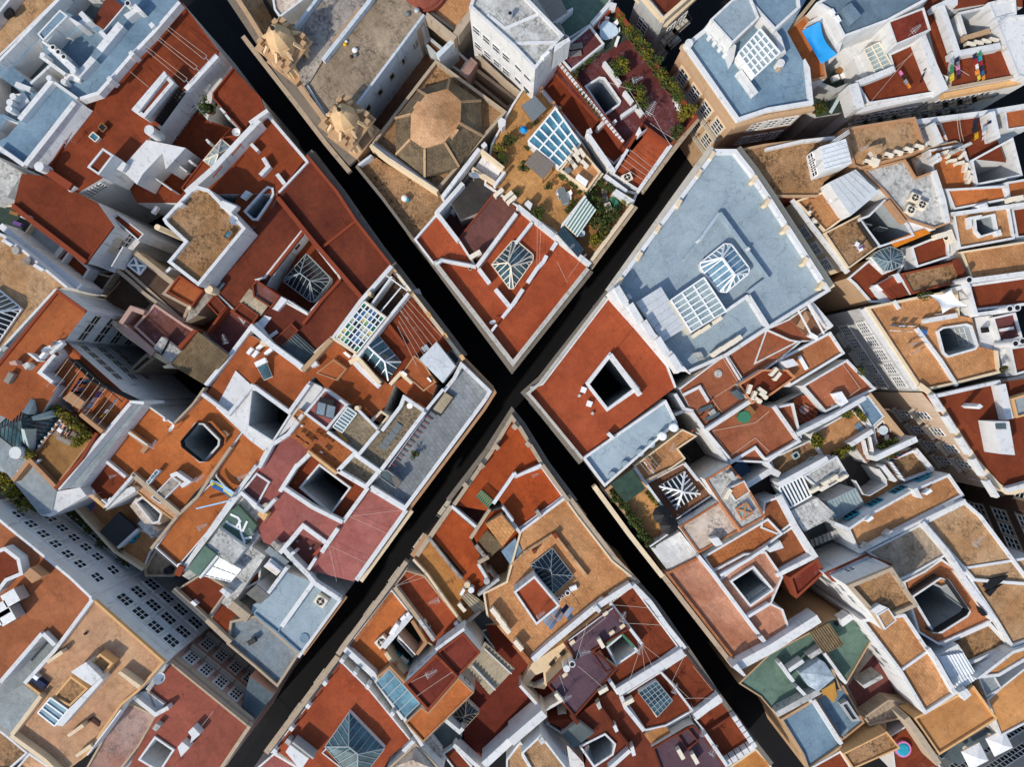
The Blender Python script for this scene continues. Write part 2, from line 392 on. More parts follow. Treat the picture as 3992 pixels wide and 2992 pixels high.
def glass(pts, zs, nx, ny, z0=None, g='gblue', bar='bar', bw=.09, wall='wht', name='skylight', cells=None):
    """glazed sheet a,b,c,d with nx bays along a->b and ny along a->d, on side walls down to z0"""
    a, b, c, d = [P(*map(float, s_.split(',')), z) for s_, z in zip(pts.split(), zs)]
    if area([a, b, c, d]) < 0: a, b, c, d = b, a, d, c
    f = lambda u, v: (a.lerp(b, u)).lerp(d.lerp(c, u), v)
    up = Vector((0, 0, .05)); m = M(); gm = g if isinstance(g, list) else [g]
    for i in range(nx):
        for j in range(ny):
            k = cells[(i*ny+j) % len(cells)] if cells else 0
            m.face([f(i/nx, j/ny), f((i+1)/nx, j/ny), f((i+1)/nx, (j+1)/ny), f(i/nx, (j+1)/ny)], k)
    root = m.build(name, gm, CUR)
    m = M()
    for i in range(nx+1): m.bar(f(i/nx, 0)+up, f(i/nx, 1)+up, bw)
    for j in range(ny+1): m.bar(f(0, j/ny)+up*.9, f(1, j/ny)+up*.9, bw)
    m.build('glazing_bar', bar, root, ORG[CUR.name])
    if z0 is not None:
        m = M(); q = [a, b, c, d]
        for i in range(4):
            p1, p2 = q[i], q[(i+1) % 4]; m.face([(p1.x, p1.y, z0), (p2.x, p2.y, z0), p2, p1])
        m.build('skylight_base', wall, root, ORG[CUR.name])
    return root
def hip(pts, z0, curb, rise, r0, r1, sp=.6, g='glass', bar='bar', bw=.09, wall='wht', over=True, name='skylight', rail=True):
    """hipped glass skylight: base polygon at z0+curb, ridge r0-r1 traced at z0+curb+rise"""
    ze = z0+curb; poly = ccw(PP(pts, ze)); zr = ze+rise
    e = [P(*map(float, r0.split(',')), zr), P(*map(float, r1.split(',')), zr)]
    n = len(poly); near = [min((0, 1), key=lambda k: (poly[i]-e[k]).length) for i in range(n)]
    m = M(); mb = M(); up = Vector((0, 0, .04))
    for i in range(n):
        a, b = poly[i], poly[(i+1) % n]; ka, kb = e[near[i]], e[near[(i+1) % n]]
        if near[i] == near[(i+1) % n]: m.face([a, b, ka])
        else: m.face([a, b, kb, ka])
        mb.bar(a+up, ka+up, bw*1.25)
        if rail: mb.bar(a+up, b+up, bw)
        k = int((b-a).length/sp)
        for j in range(1, k+1):
            t = j/(k+1); p = a.lerp(b, t)
            ed = (b-a).normalized(); L = (b-a).length; sa, sb, x = (ka-a).dot(ed), (kb-a).dot(ed), t*L
            if x < sa: q = a.lerp(ka, x/sa)
            elif x > sb: q = b.lerp(kb, (L-x)/max(L-sb, .01))
            else: q = ka.lerp(kb, (x-sa)/max(sb-sa, .01))
            mb.bar(p+up, q+up, bw*.8)
    mb.bar(e[0]+up, e[1]+up, bw*1.6)
    root = m.build(name, g, CUR); mb.build('glazing_bar', bar, root, ORG[CUR.name])
    m = M(); m.sides(poly, z0-.05, ze); m.build('skylight_base', wall, root, ORG[CUR.name])
    return root
def hole_norm(a, b):
    d = b-a; nrm = Vector((d.y, -d.x, 0)).normalized(); mid = (a+b)/2
    if nrm.dot(Vector((mid.x, mid.y, 0))) > 0: nrm = -nrm      # faces the middle of the picture
    return nrm
WALLS = {}
def snap(a, b, nrm, reach=.7):
    d = (b-a).normalized(); mid = (a+b)/2; best = None
    for p, q in WALLS.get(CUR.name, ()):
        e = (q-p).normalized()
        if abs(d.x*e.y-d.y*e.x) > .16: continue
        n = Vector((-e.y, e.x, 0)); k = (p-mid).dot(n)
        if abs(k) > reach: continue
        s_ = (mid-p).dot(e)
        if s_ < -.5 or s_ > (q-p).length+.5: continue
        off = n*k
        if best is None or off.dot(nrm) > best.dot(nrm): best = off
    if best is None: return a, b
    # lie exactly on that plane
    for p, q in WALLS.get(CUR.name, ()):
        e = (q-p).normalized(); n = Vector((-e.y, e.x, 0))
        if abs(d.x*e.y-d.y*e.x) <= .16 and abs((p-mid-best).dot(n)) < 1e-3:
            return a+n*(p-a).dot(n), b+n*(p-b).dot(n)
    return a+best, b+best
def win(edge, zt, n, rows, w=1.0, t0=.06, t1=.94, frame='white', pane='pane', nx=2, ny=2, bal=0, surround=None, outward=False):
    """windows in the wall under an edge traced at height zt; rows = ((depth of the lintel, height), ...)"""
    a, b = PP(edge, zt); nrm = hole_norm(a, b)*(-1 if outward else 1); a, b = snap(a, b, nrm); d = (b-a).normalized()
    for dz, h in rows:
        for i in range(n):
            t = t0+(t1-t0)*(i+.5)/n; c = a.lerp(b, t); zt_ = zt-dz
            q = lambda u, v, o: (c.x+d.x*u+nrm.x*o, c.y+d.y*u+nrm.y*o, v)
            m = M(); e = .07
            def slab(u0, u1, v0, v1, o0, o1):
                m.hexa([q(u0, v0, o0), q(u1, v0, o0), q(u1, v0, o1), q(u0, v0, o1)], [q(u0, v1, o0), q(u1, v1, o0), q(u1, v1, o1), q(u0, v1, o1)])
            for k in range(nx+1):
                u = -w/2+w*k/nx; slab(u-e/2, u+e/2, zt_-h, zt_, -.02, .09)
            for k in range(ny+1):
                v = zt_-h*k/ny; slab(-w/2, w/2, v-e/2, v+e/2, -.02, .085)
            root = m.build('window', frame, CUR)
            m = M(); m.face([q(-w/2, zt_-h, .03), q(w/2, zt_-h, .03), q(w/2, zt_, .03), q(-w/2, zt_, .03)]); m.build('pane', pane, root, ORG[CUR.name])
            if surround:
                m = M(); s_ = .22
                for u0, u1, v0, v1 in ((-w/2-s_, -w/2-.05, zt_-h, zt_+s_), (w/2+.05, w/2+s_, zt_-h, zt_+s_), (-w/2-.05, w/2+.05, zt_+.05, zt_+s_), (-w/2-s_-.1, w/2+s_+.1, zt_-h-.16, zt_-h-.05)):
                    slab(u0, u1, v0, v1, -.02, .12)
                m.build('surround', surround, root, ORG[CUR.name])
            if bal:
                m = M(); zb = zt_-h-.1; ww = w/2+.45
                slab(-ww, ww, zb-.15, zb, 0, bal); bo = m.build('balcony', 'ocre', CUR)
                m = M()
                for u0, u1, o0, o1 in ((-ww, ww, bal-.06, bal-.02), (-ww, -ww+.04, 0, bal-.06), (ww-.04, ww, 0, bal-.06)): slab(u0, u1, zb+.95, zb+1.0, o0, o1)
                k = int(ww*2/.18)
                for j in range(k+1):
                    u = -ww+2*ww*j/k; slab(u-.012, u+.012, zb, zb+.95, bal-.05, bal-.03)
                m.build('railing', 'iron', bo, ORG[CUR.name])
def bal(edge, zt, n, z, w=1.6, d=.5, t0=.1, t1=.9, mat='ocre', off=0., rail='barw'):
    """street balconies on the wall under an edge"""
    a, b = PP(edge, zt); dd = (b-a).normalized(); nrm = Vector((dd.y, -dd.x, 0))*SGN[0]; a, b = snap(a, b, nrm, 1.6); dd = (b-a).normalized()
    for i in range(n):
        c = a.lerp(b, t0+(t1-t0)*(i+.5)/n)
        q = lambda u, o, v: (c.x+dd.x*u+nrm.x*o*SGN[0], c.y+dd.y*u+nrm.y*o*SGN[0], v)
        m = M()
        m.hexa([q(-w/2, 0, z-.15), q(w/2, 0, z-.15), q(w/2, d, z-.15), q(-w/2, d, z-.15)], [q(-w/2, 0, z), q(w/2, 0, z), q(w/2, d, z), q(-w/2, d, z)])
        bo = m.build('balcony', mat, CUR); m = M(); zz = z+.95
        m.bar(q(-w/2, d-.03, zz), q(w/2, d-.03, zz), .06); m.bar(q(-w/2, 0, zz), q(-w/2, d, zz), .06); m.bar(q(w/2, 0, zz), q(w/2, d, zz), .06)
        k = int(w/.2)
        for j in range(k+1): m.bar(q(-w/2+w*j/k, d-.03, z), q(-w/2+w*j/k, d-.03, zz), .02)
        m.build('railing', rail, bo, ORG[CUR.name])
SGN = [1]
# ---------------- loose things on the roofs ----------------
CACHE = {}
def copy_tree(o, parent=None):
    c = o.copy(); SC.collection.objects.link(c); ORG[c.name] = Vector(c.location)
    if parent: c.parent = parent; c.matrix_parent_inverse = o.matrix_parent_inverse
    for ch in list(o.children): copy_tree(ch, c)
    return c
def put(kind, maker, x, y, z, rot, label, cat, group=None, sc=1.0):
    p = P(x, y, z)
    if kind not in CACHE: CACHE[kind] = o = maker()
    else: o = copy_tree(CACHE[kind])
    o.location = p; o.rotation_euler = (0, 0, rot); o.scale = (sc,)*3 if isinstance(sc, (int, float)) else sc
    ORG[o.name] = Vector(p)
    if 'group' in o: del o['group']
    tag(o, label, cat, group); return o
def root(name):
    o = bpy.data.objects.new(name, None); SC.collection.objects.link(o); ORG[o.name] = Vector((0, 0, 0)); o.empty_display_size = .2; return o
def mk_ac():
    r = root('air_conditioner'); m = M(); m.obox((0, 0), .95, .36, .1, .78); m.build('casing', 'cream', r)
    m = M(); m.obox((-.3, 0), .08, .4, 0, .1); m.obox((.3, 0), .08, .4, 0, .1); m.build('foot', 'iron', r)
    m = M()
    for a in range(16):
        t0, t1 = a*math.pi/8, (a+1)*math.pi/8; f = lambda t, rr: (-.15+rr*math.cos(t), -.19, .44+rr*math.sin(t))
        m.face([f(t0, .26), f(t1, .26), (-.15, -.19, .44)])
    m.build('fan', 'iron', r); return r
def mk_acu():
    r = root('rooftop_unit'); m = M(); m.obox((0, 0), 1.0, .8, .08, .75); m.build('casing', 'cream', r)
    m = M(); m.obox((-.35, 0), .08, .85, 0, .08); m.obox((.35, 0), .08, .85, 0, .08); m.build('foot', 'iron', r)
    m = M(); m.cyl((0, 0), .75, .78, .34, n=18); m.build('fan', 'iron', r)
    m = M(); m.cyl((0, 0), .785, .8, .1); m.bar((-.34, 0, .79), (.34, 0, .79), .03); m.bar((0, -.34, .79), (0, .34, .79), .03); m.build('grille', 'cream', r); return r
def mk_ant():
    r = root('television_antenna'); m = M(); m.cyl((0, 0), 0, 2.2, .03, n=6); m.build('mast', 'metal', r)
    m = M(); m.bar((-.6, 0, 2.15), (.75, 0, 2.15), .04)
    for i in range(8): k = .42-.03*i; m.bar((-.5+i*.16, -k, 2.17), (-.5+i*.16, k, 2.17), .02)
    m.bar((-.62, -.35, 1.95), (-.62, .35, 1.95), .04); m.bar((-.62, -.35, 2.35), (-.62, .35, 2.35), .04); m.bar((-.62, 0, 1.9), (-.62, 0, 2.4), .04)
    m.build('aerial', 'wmetal', r); return r
def mk_dish():
    r = root('satellite_dish'); m = M(); m.cyl((0, 0), 0, .9, .035, n=8); m.build('post', 'metal', r)
    m = M(); ax = Vector((0, -.75, .66)).normalized(); u = Vector((1, 0, 0)); v = ax.cross(u); c = Vector((0, -.05, .95)); pr = None
    for j in range(4):
        rr = .42*j/3; ringp = [c+ax*(.35*rr*rr*2)+u*(rr*math.cos(k*math.pi/8))+v*(rr*math.sin(k*math.pi/8)) for k in range(16)]
        if pr:
            for k in range(16): m.face([pr[k], pr[(k+1) % 16], ringp[(k+1) % 16], ringp[k]])
        pr = ringp
    m.build('reflector', 'white', r)
    m = M(); m.bar(c-v*.4, c+ax*.5, .03); m.cyl(c+ax*.5, (c+ax*.5).z-.05, (c+ax*.5).z+.05, .05, n=8); m.build('arm', 'iron', r); return r
def leaves(m, c, r, h, n, sz, rnd, mi=0):
    for _ in range(n):
        while True:
            p = Vector((rnd.uniform(-1, 1), rnd.uniform(-1, 1), rnd.uniform(-1, 1)))
            if .25 < p.length < 1: break
        q = Vector((c[0]+p.x*r, c[1]+p.y*r, c[2]+(p.z+1)*h/2))
        d = Vector((rnd.gauss(0, 1), rnd.gauss(0, 1), rnd.gauss(0, .6))).normalized(); e = d.cross(Vector((rnd.gauss(0, 1), rnd.gauss(0, 1), rnd.gauss(0, 1)))).normalized()
        k = sz*rnd.uniform(.6, 1.3); m.face([q-d*k, q+e*k*.45, q+d*k, q-e*k*.45], mi)
def mk_shrub(mat, seed, n=150):
    def f():
        rnd = random.Random(seed); r = root('potted_shrub'); m = M(); m.cyl((0, 0), 0, .34, .17, .24, n=10, cap=False); m.cyl((0, 0), .26, .3, .21, n=10, mi=1); m.build('pot', ['pot', 'black'], r)
        m = M(); m.cyl((0, 0), .28, .7, .03, .015, n=6)
        for k in range(5):
            a = k*1.26; m.bar((0, 0, .5), (.25*math.cos(a), .25*math.sin(a), .85), .02)
        m.build('stem', 'wood', r); m = M()
        for k in range(6): a = rnd.uniform(0, 6.28); b = rnd.uniform(.1, .32); leaves(m, (b*math.cos(a), b*math.sin(a), .35+rnd.uniform(0, .25)), rnd.uniform(.16, .26), .45, n//6, .09, rnd)
        m.build('foliage', mat, r); return r
    return f
def shrub(x, y, z, label, sc=1.0, mat='leaf', group=None):
    k = mat+str(random.randint(0, 2)); put('shrub'+k, mk_shrub(mat, hash(k) % 97), x, y, z, random.uniform(0, 6), label, 'plant', group, sc)
def ac(x, y, z, deg, where, group=None, sc=1.0, up=False):
    put('acu' if up else 'ac', mk_acu if up else mk_ac, x, y, z, math.radians(deg), ('square white fan unit ' if up else 'white air conditioner box ')+where, 'air conditioner', group, sc)
def ant(x, y, z, deg, where, sc=1.0): sc *= .62; put('ant', mk_ant, x, y, z, math.radians(deg), 'thin metal television antenna '+where, 'antenna', None, sc)
def dish(x, y, z, deg, where, sc=1.0): put('dish', mk_dish, x, y, z, math.radians(deg), 'white satellite dish '+where, 'satellite dish', None, sc)
def mk_chair():
    r = root('chair'); m = M(); m.obox((0, 0), .46, .46, .42, .46); m.build('seat', 'white', r)
    m = M(); m.hexa([(-.23, .2, .46), (.23, .2, .46), (.23, .23, .46), (-.23, .23, .46)], [(-.23, .3, .88), (.23, .3, .88), (.23, .33, .88), (-.23, .33, .88)]); m.build('backrest', 'white', r)
    for sx in (-1, 1):
        for sy in (-1, 1): m = M(); m.bar((sx*.2, sy*.2, 0), (sx*.2, sy*.2, .42), .04); m.build('leg', 'white', r)
    return r
def chair(x, y, z, deg, label, group=None): put('chair', mk_chair, x, y, z, math.radians(deg), label, 'chair', group)
def table(x, y, z, deg, sx, sy, label, mat='white', rnd=False):
    p = P(x, y, z+.74); o = empty('table', (p.x, p.y, z), label, 'table'); r = math.radians(deg); m = M(); n = 20 if rnd else 4
    q = [Vector((sx/2*math.cos(2*math.pi*i/n), sy/2*math.sin(2*math.pi*i/n), 0)) for i in range(n)] if rnd else [Vector(v) for v in ((-sx/2, -sy/2, 0), (sx/2, -sy/2, 0), (sx/2, sy/2, 0), (-sx/2, sy/2, 0))]
    q = [Matrix.Rotation(r, 3, 'Z') @ v + Vector((p.x, p.y, 0)) for v in q]
    m.prism(q, z+.7, z+.74); m.face([(v.x, v.y, z+.7) for v in q[::-1]]); m.build('tabletop', mat, o)
    for i in range(4):
        v = q[i*n//4]*.8+Vector((p.x, p.y, 0))*.2; m = M(); m.bar((v.x, v.y, z), (v.x, v.y, z+.7), .05); m.build('leg', mat, o)
    return o
def mk_lounger():
    r = root('sun_lounger'); m = M()
    for i in range(9): m.obox((0, -.75+i*.12), .58, .09, .3, .33)
    m.build('seat', 'woodg', r); m = M()
    for i in range(6): y = .36+i*.09; zz = .33+i*.07; m.hexa([(-.29, y, zz), (.29, y, zz), (.29, y+.07, zz+.05), (-.29, y+.07, zz+.05)], [(-.29, y-.02, zz+.03), (.29, y-.02, zz+.03), (.29, y+.05, zz+.08), (-.29, y+.05, zz+.08)])
    m.build('backrest', 'woodg', r)
    for sx in (-1, 1):
        for sy in (-.7, .3): m = M(); m.bar((sx*.25, sy, 0), (sx*.25, sy, .3), .05); m.build('leg', 'woodg', r)
    return r
def lounger(x, y, z, deg, label, group=None): put('lounger', mk_lounger, x, y, z, math.radians(deg), label, 'sun lounger', group)
def mk_umb(mat):
    def f():
        r = root('parasol'); m = M(); m.cyl((0, 0), 0, 2.5, .03, n=8); m.build('pole', 'metal', r); m = M(); m.cyl((0, 0), 0, .1, .3); m.build('foot', 'ocre', r)
        m = M(); q = [Vector((1.25*a, 1.25*b, 2.1)) for a, b in ((-1, -1), (1, -1), (1, 1), (-1, 1))]; t = Vector((0, 0, 2.6))
        for i in range(4):
            a, b = q[i], q[(i+1) % 4]; m.face([a, b, t]); m.face([a-Vector((0, 0, .18)), b-Vector((0, 0, .18)), b, a])
        m.build('canopy', mat, r); return r
    return f
def wires(segs, z, label, drop=0, post=True, r=.014, mat='ocre'):
    """washing line: wires (traced at z) strung between two short posts"""
    ss = [PP(s_, z) for s_ in segs]; c = (ss[0][0]+ss[0][1])/2
    o = empty('washing_line', (c.x, c.y, z-1.4), label, 'washing line'); m = M()
    for a, b in ss:
        pts = [a.lerp(b, i/6)-Vector((0, 0, .1*math.sin(math.pi*i/6))) for i in range(7)]
        m = M()
        for i in range(6): m.bar(pts[i], pts[i+1], r*2)
        m.build('wire', mat, o)
    if post:
        for k in (0, 1):
            p = sum((s_[k] for s_ in ss), Vector())/len(ss); m = M(); m.bar((p.x, p.y, z-1.4), (p.x, p.y, z+.02), .05)
            if len(ss) > 1: m.bar(ss[0][k], ss[-1][k], .04)
            m.build('post', 'metal', o)
    return o
GARN = dict(cblue='blue shirt', cnavy='navy trousers', cred='red shirt', cwhite='white sheet', clight='pale blue towel', cyellow='yellow shirt', cpink='pink cloth', corange='orange cloth', cgreen='green shirt', cblack='black trousers', cpurple='purple top', cgrey='grey towel', cteal='turquoise towel', cgold='bright yellow cloth')
def laundry(ab, z, cols, where, w=.5, h=.75, lean=0):
    """garments pegged one after another on a line from a to b (traced at z)"""
    (p, q) = PP(ab, z); d = (q-p); L = d.length; d.normalize(); n = len(cols); rnd = random.Random(int(L*1000)); nx = Vector((-d.y, d.x, 0)); cnt = {}
    for i, c in enumerate(cols):
        ww = min(w, L/n*.92); s_ = p+d*(L*(i+.5)/n-ww/2); hh = h*rnd.uniform(.75, 1.15); k = rnd.uniform(-.15, .15)+lean; m = M(); N = 6; prev = None
        for j in range(N+1):
            t = s_+d*(ww*j/N); off = .04*math.sin(j*1.9+i); row = [t+nx*(off*v+k*hh*v)-Vector((0, 0, hh*v*(.92+.08*math.cos(j*2.3+i)))) for v in (0, .35, .7, 1)]
            if prev:
                for r_ in range(3): m.face([prev[r_], row[r_], row[r_+1], prev[r_+1]])
            prev = row
        o = m.build('hanging_laundry', c, None, (s_.x, s_.y, z-hh)); base = GARN[c]; cnt[c] = cnt.get(c, 0)+1
        if cols.count(c) > 1: tag(o, f"{base} pegged {where}", 'laundry', f"{base}s {where}")
        else: tag(o, f"{base} pegged {where}", 'laundry')
def box(name, x, y, z, deg, sx, sy, h, mat, label, cat, group=None):
    p = P(x, y, z+h); m = M(); m.obox((p.x, p.y), sx, sy, z, z+h, math.radians(deg)); m.obox((p.x, p.y), sx*.9, sy*.9, z+h, z+h+.03, math.radians(deg))
    return tag(m.build(name, mat, None, (p.x, p.y, z)), label, cat, group)
roofmat('yelc', '#8f7a55', '#6a5a40', '#4a3320', .7, thr=.48); roofmat('grc', '#5c6666', '#474f50', '#2c3030', .5); roofmat('tac', '#b9a98c', '#a09074', '#5a4c38', .5)
roofmat('ptl', '#2f6f88', '#245a70', '#123040', .4, (.3, .3, .02, .8)); plain('glt', '#a9b8b6', .3, .1); roofmat('mtl', '#d6dadb', '#c2c6c8', '#8a8a88', .3, var=.08)
roofmat('grw', '#8c8a84', '#77756f', '#4a4845', .5)
plain('rdl', '#9a4a38', .7); plain('brkp', '#4a2c20', .8); glassmat('glt2', '#6f8a8e', '#94a8a4', .3); roofmat('rdk', '#6a3424', '#552a1e', '#301a14', .4); wallmat('wpk', '#d8c4b8', '#6a5a50', .6)
roofmat('bls', '#8f9a9c', '#7d8a90', '#6a4a3c', .6, thr=.5)
plain('yelw', '#b8863c', .7)
roofmat('dmt', '#8d7858', '#6e5c44', '#2c2620', .75, (.45, .22, .03, .6), thr=.5); roofmat('dmc', '#dca774', '#c58e5c', '#6a4c30', .5, (.5, .25, .03, .75)); wallmat('chd', '#d9b588', '#8a7050', .4)
roofmat('rdd', '#a35c48', '#8c4838', '#4a2a20', .4); roofmat('dkb', '#4a4440', '#3a3634', '#1c1a18', .5); roofmat('mro', '#6e3833', '#5c2c2a', '#8a7080', .6, thr=.53); roofmat('rd3', '#b45a38', '#9f4a2b', '#6a3020', .25)
roofmat('tap', '#cf9a5e', '#bd874c', '#6a4826', .35, (.35, .35, .015, .8)); roofmat('tag2', '#a87a4a', '#8a6238', '#4a3820', .5); roofmat('navy', '#2b4250', '#233642', '#141e26', .4, (.4, .3, .04, .6)); roofmat('mas', '#77483f', '#6b3f37', '#4a2a28', .3); plain('clight2', '#c5d6de', .5)
wallmat('ocw', '#d8d0bc', '#7a705c', .5); wallmat('cobw', '#c98a60', '#6a4a34', .4); plain('net', '#33463a', .9, 0, .3, 1.5); plain('pln', '#b89078', .8); plain('cobp', '#b08a6a', .7); plain('tbl', '#3a5a7a', .6); plain('orgd', '#8a4426', .8, 0, .3, 3); plain('pkd', '#b08a84', .7)
roofmat('wsr', '#dedcd6', '#cac8c2', '#4c4844', .8, (1.0, .28, .012, .85), thr=.62); roofmat('gdp', '#3a3c40', '#2c2e33', '#1a1a1c', .5); roofmat('brc', '#a3623a', '#8c4e2c', '#4a2a1c', .4, (.4, .2, .02, .75)); roofmat('rdm', '#8a3a2c', '#74301f', '#b08070', .4); plain('plst', '#a4b0b8', .25, 0, .3, 1.5); roofmat('leadr', '#4c565c', '#3c464c', '#22282c', .4); roofmat('ylo', '#d2975c', '#c4854a', '#80582c', .3)
glassmat('glopen', '#4f7488', '#7f9fae', .15)
plain('ocv', '#c8741c', .8, 0, .2, 2); roofmat('rtl', '#a04a2a', '#8a3a20', '#4a2014', .4); wallmat('brw', '#5c463a', '#2c221c', .6); roofmat('slb', '#6e8290', '#5c707e', '#38444c', .4)
roofmat('rdo', '#b4552a', '#a04620', '#5e2c18', .3); roofmat('yel2', '#d49a60', '#b97f48', '#6a4428', .5, (.5, .35, .04, .6)); roofmat('yo2', '#cf8f4c', '#bd7c3c', '#6a4424', .4); roofmat('rdw2', '#8a3f30', '#783426', '#4a2018', .4)
roofmat('rdd2', '#7a3424', '#6a2c1e', '#3a1a14', .35); roofmat('bri2', '#c48a54', '#b07844', '#4a3420', .5, (.5, .2, .025, .65)); roofmat('sbr', '#b06a42', '#a05c36', '#6a3c24', .3); roofmat('pk2', '#a55a48', '#94503e', '#5a2c24', .4)
wallmat('pkc', '#cdb39a', '#6a5646', .5)
# ================= ground =================
def sheet(name, pts, z, mat):
    m = M(); m.face([(x, y, z) for x, y in pts]); o = m.build(name, mat); o['kind'] = 'structure'; return o
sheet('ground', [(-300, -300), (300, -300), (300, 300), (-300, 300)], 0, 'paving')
def strip(name, pts, wid, z, mat, h=0.):
    T('D'); p = PP(pts, z); m = M()
    for i in range(len(p)-1):
        d = (p[i+1]-p[i]); e = d.normalized()*.3; n = Vector((-d.y, d.x, 0)).normalized()*wid/2
        q = [p[i]-e-n, p[i+1]+e-n, p[i+1]+e+n, p[i]-e+n]
        m.face([(v.x, v.y, z+i*.002) for v in q])
    o = m.build(name, mat); o['kind'] = 'structure'
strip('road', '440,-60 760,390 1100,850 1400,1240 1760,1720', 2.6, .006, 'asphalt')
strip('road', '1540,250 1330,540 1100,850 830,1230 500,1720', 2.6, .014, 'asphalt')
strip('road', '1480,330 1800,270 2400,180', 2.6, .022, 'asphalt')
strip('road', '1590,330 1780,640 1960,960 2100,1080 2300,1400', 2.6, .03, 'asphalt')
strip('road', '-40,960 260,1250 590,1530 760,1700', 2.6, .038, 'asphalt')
# ================= north-west block =================
T(0, 0)
B('grey roofed white house cut off by the top left corner', 60, 60)
R(13, '-160,-160 215,-160 -160,300', 'gry', .9, .25)
S(13, 13.5, '20,90 90,60 110,110 40,150', 'black', 'roof_hatch')
B('narrow house with a tan strip roof near the top left corner', 200, 250)
R(12.5, '-160,345 240,-90 560,-60 -160,640', 'tan', .3)
B('blue grey roofed house with white chimneys and dark sunken terraces', 600, 700)
R(15.6, '590,-90 1500,-60 1545,15 850,800 650,860 430,1100 200,1415 -60,1285 -90,640', 'bld', 0, 0,
  holes=[('112,578 345,325 420,550 262,715', 13, 'slt', 'wh2', 0), ('560,100 690,-60 960,-60 800,190', 13.6, 'slt', 'wht', 0), ('258,772 450,580 560,650 400,830', 13.2, 'mar', 'wh2', 0), ('-80,640 -20,640 175,790 185,850 60,985 -80,985', 12.6, 'slt', 'wht', 0), ('-20,1120 60,1030 160,1060 60,1180 -20,1220', 11, 'slt', 'wh2', 0), ('410,330 500,400 690,590 900,330 735,205 600,320', 14.9, 'bld', 'wht', 0)])
W(15.6, 17, .25, '555,-60 -30,545')
R(17.2, '320,290 515,80 585,135 372,352', 'bld', .15, .15, z0=13)
S(13, 17, '372,352 585,135 700,205 660,225 590,150 400,365', 'wht')
W(15.6, 16.5, .75, '855,430 1040,205'); W(15.6, 16.5, .65, '670,650 805,500'); W(15.6, 16.4, .4, '860,265 940,345'); W(14, 16.6, .5, '690,105 750,170 660,215')
W(13.2, 16.8, .62, '425,400 645,610'); W(13.2, 16.6, .3, '365,350 430,400')
for x, y in ((455, 405), (500, 445), (548, 487)): C(x, y, 16, 17.0, .27)
C(628, 612, 16, 17.2, .3, hollow=False); C(365, 470, 14, 17, .25, hollow=False)
W(13, 16.3, .35, '345,480 560,640'); W(13.2, 16.2, .5, '130,720 260,770'); W(13.2, 16.1, .25, '262,718 435,560'); W(13.3, 16.0, .6, '555,650 690,680')
C(545, 700, 14, 16.6, .28, hollow=False); C(420, 670, 14, 16.6, .28, hollow=False)
W(15.6, 16.4, .5, '165,1030 445,690'); W(13.2, 16.3, .3, '440,690 665,850')
W(15.6, 16.4, .5, '640,880 215,1420'); W(15.6, 16.2, .4, '-20,1265 205,1425')
W(15.6, 16.6, .35, '1545,15 1310,290 1125,480 935,700 845,800 690,850')
for x, y in ((1305, 225), (1130, 470), (940, 690)): S(15.6, 17, f'{x-25},{y-15} {x},{y-40} {x+30},{y-10} {x},{y+20}', 'wht', 'pier')
slope('655,865 800,955 430,1430 215,1405', (16.3, 14.7, 14.7, 16.3), 'wht', 'wht', 14)
S(15.6, 16.8, '1095,30 1140,0 1225,90 1190,100 1150,70', 'wht'); S(15.6, 16.6, '1065,125 1190,55 1210,75 1100,165', 'wht'); C(1100, 25, 15.6, 17.2, .3)
slope('930,-50 1075,60 900,262 798,190', (15.9, 15.9, 15.8, 15.8), 'rst', 'wh2', 13.6)
W(15.6, 16.0, .12, '1080,40 890,265', 'wh2', 'gutter')
for x, y in ((110, 830), (82, 880), (75, 935)): C(x, y, 14, 16.8, .33, 'wh2', hollow=False)
S(13, 15.8, '130,810 210,800 250,870 110,990 90,960', 'wh2')
W(13, 15.9, .12, '40,980 140,1030', 'iron', 'gutter')

B('long red roofed house with washing lines beside the street', 1300, 800)
R(14.6, '1545,-10 1565,15 1880,430 1870,470 1600,765 1560,780 1340,1085 1250,1215 1085,1400 1050,1480 980,1450 850,1540 640,1665 540,1690 420,1430 830,800', 'red', .35, .12, 'wht', skip='2345678abcd', cap='rdw')
W(14.6, 15.1, .5, '1870,475 1600,770')
R(16.0, '1130,945 1415,610 1500,715 1245,1015', 'red', .25, .35, z0=14)
W(16, 16.5, .35, '1180,960 1430,640')
win('1245,1015 1500,715', 16.0, 10, [(.35, .75), (1.15, .7)], .52, .1, .98, nx=1, ny=1, frame='black')
glass('1375,1090 1610,850 1690,910 1450,1160', (12.6, 12.6, 11.4, 11.4), 9, 3, 8, 'glass', 'bar', .07)
win('1450,1160 1690,910', 11.4, 9, [(.5, 1.6)], .6, .05, .95, nx=1, ny=3, frame='bar')
C(1285, 1120, 14, 16.4, .5, hollow=False, name='water_tank')
S(14.6, 15.4, '1330,1080 1350,1090 1330,1120 1310,1110', 'rdw')
R(16.6, '750,1440 885,1275 980,1340 850,1510', 'red', .18, .2, z0=11)
R(15.2, '980,1345 1090,1410 1055,1480 960,1440', 'wht', 0, 0, z0=10)
W(14.6, 15.6, .75, '345,1440 605,1610', 'rdw'); C(335, 1435, 15, 16.6, .48, hollow=False, name='water_tank')
S(14.6, 15.2, '560,1610 600,1575 650,1610 600,1655', 'wht')
glass('770,1180 805,1140 860,1185 825,1225', (15, 15, 15, 15), 1, 1, 14.6, 'gblue', 'cream', .1)
glass('850,1100 880,1060 925,1100 890,1140', (15, 15, 15, 15), 1, 1, 14.6, 'gdark', 'wood', .1, 'rdw')
ant(660, 1240, 14.6, 40, 'on the red roof near two small roof windows', 1.2)
wires(['1410,195 1785,480', '1395,215 1760,510'], 16, 'first washing line pair from the street on the red roof')
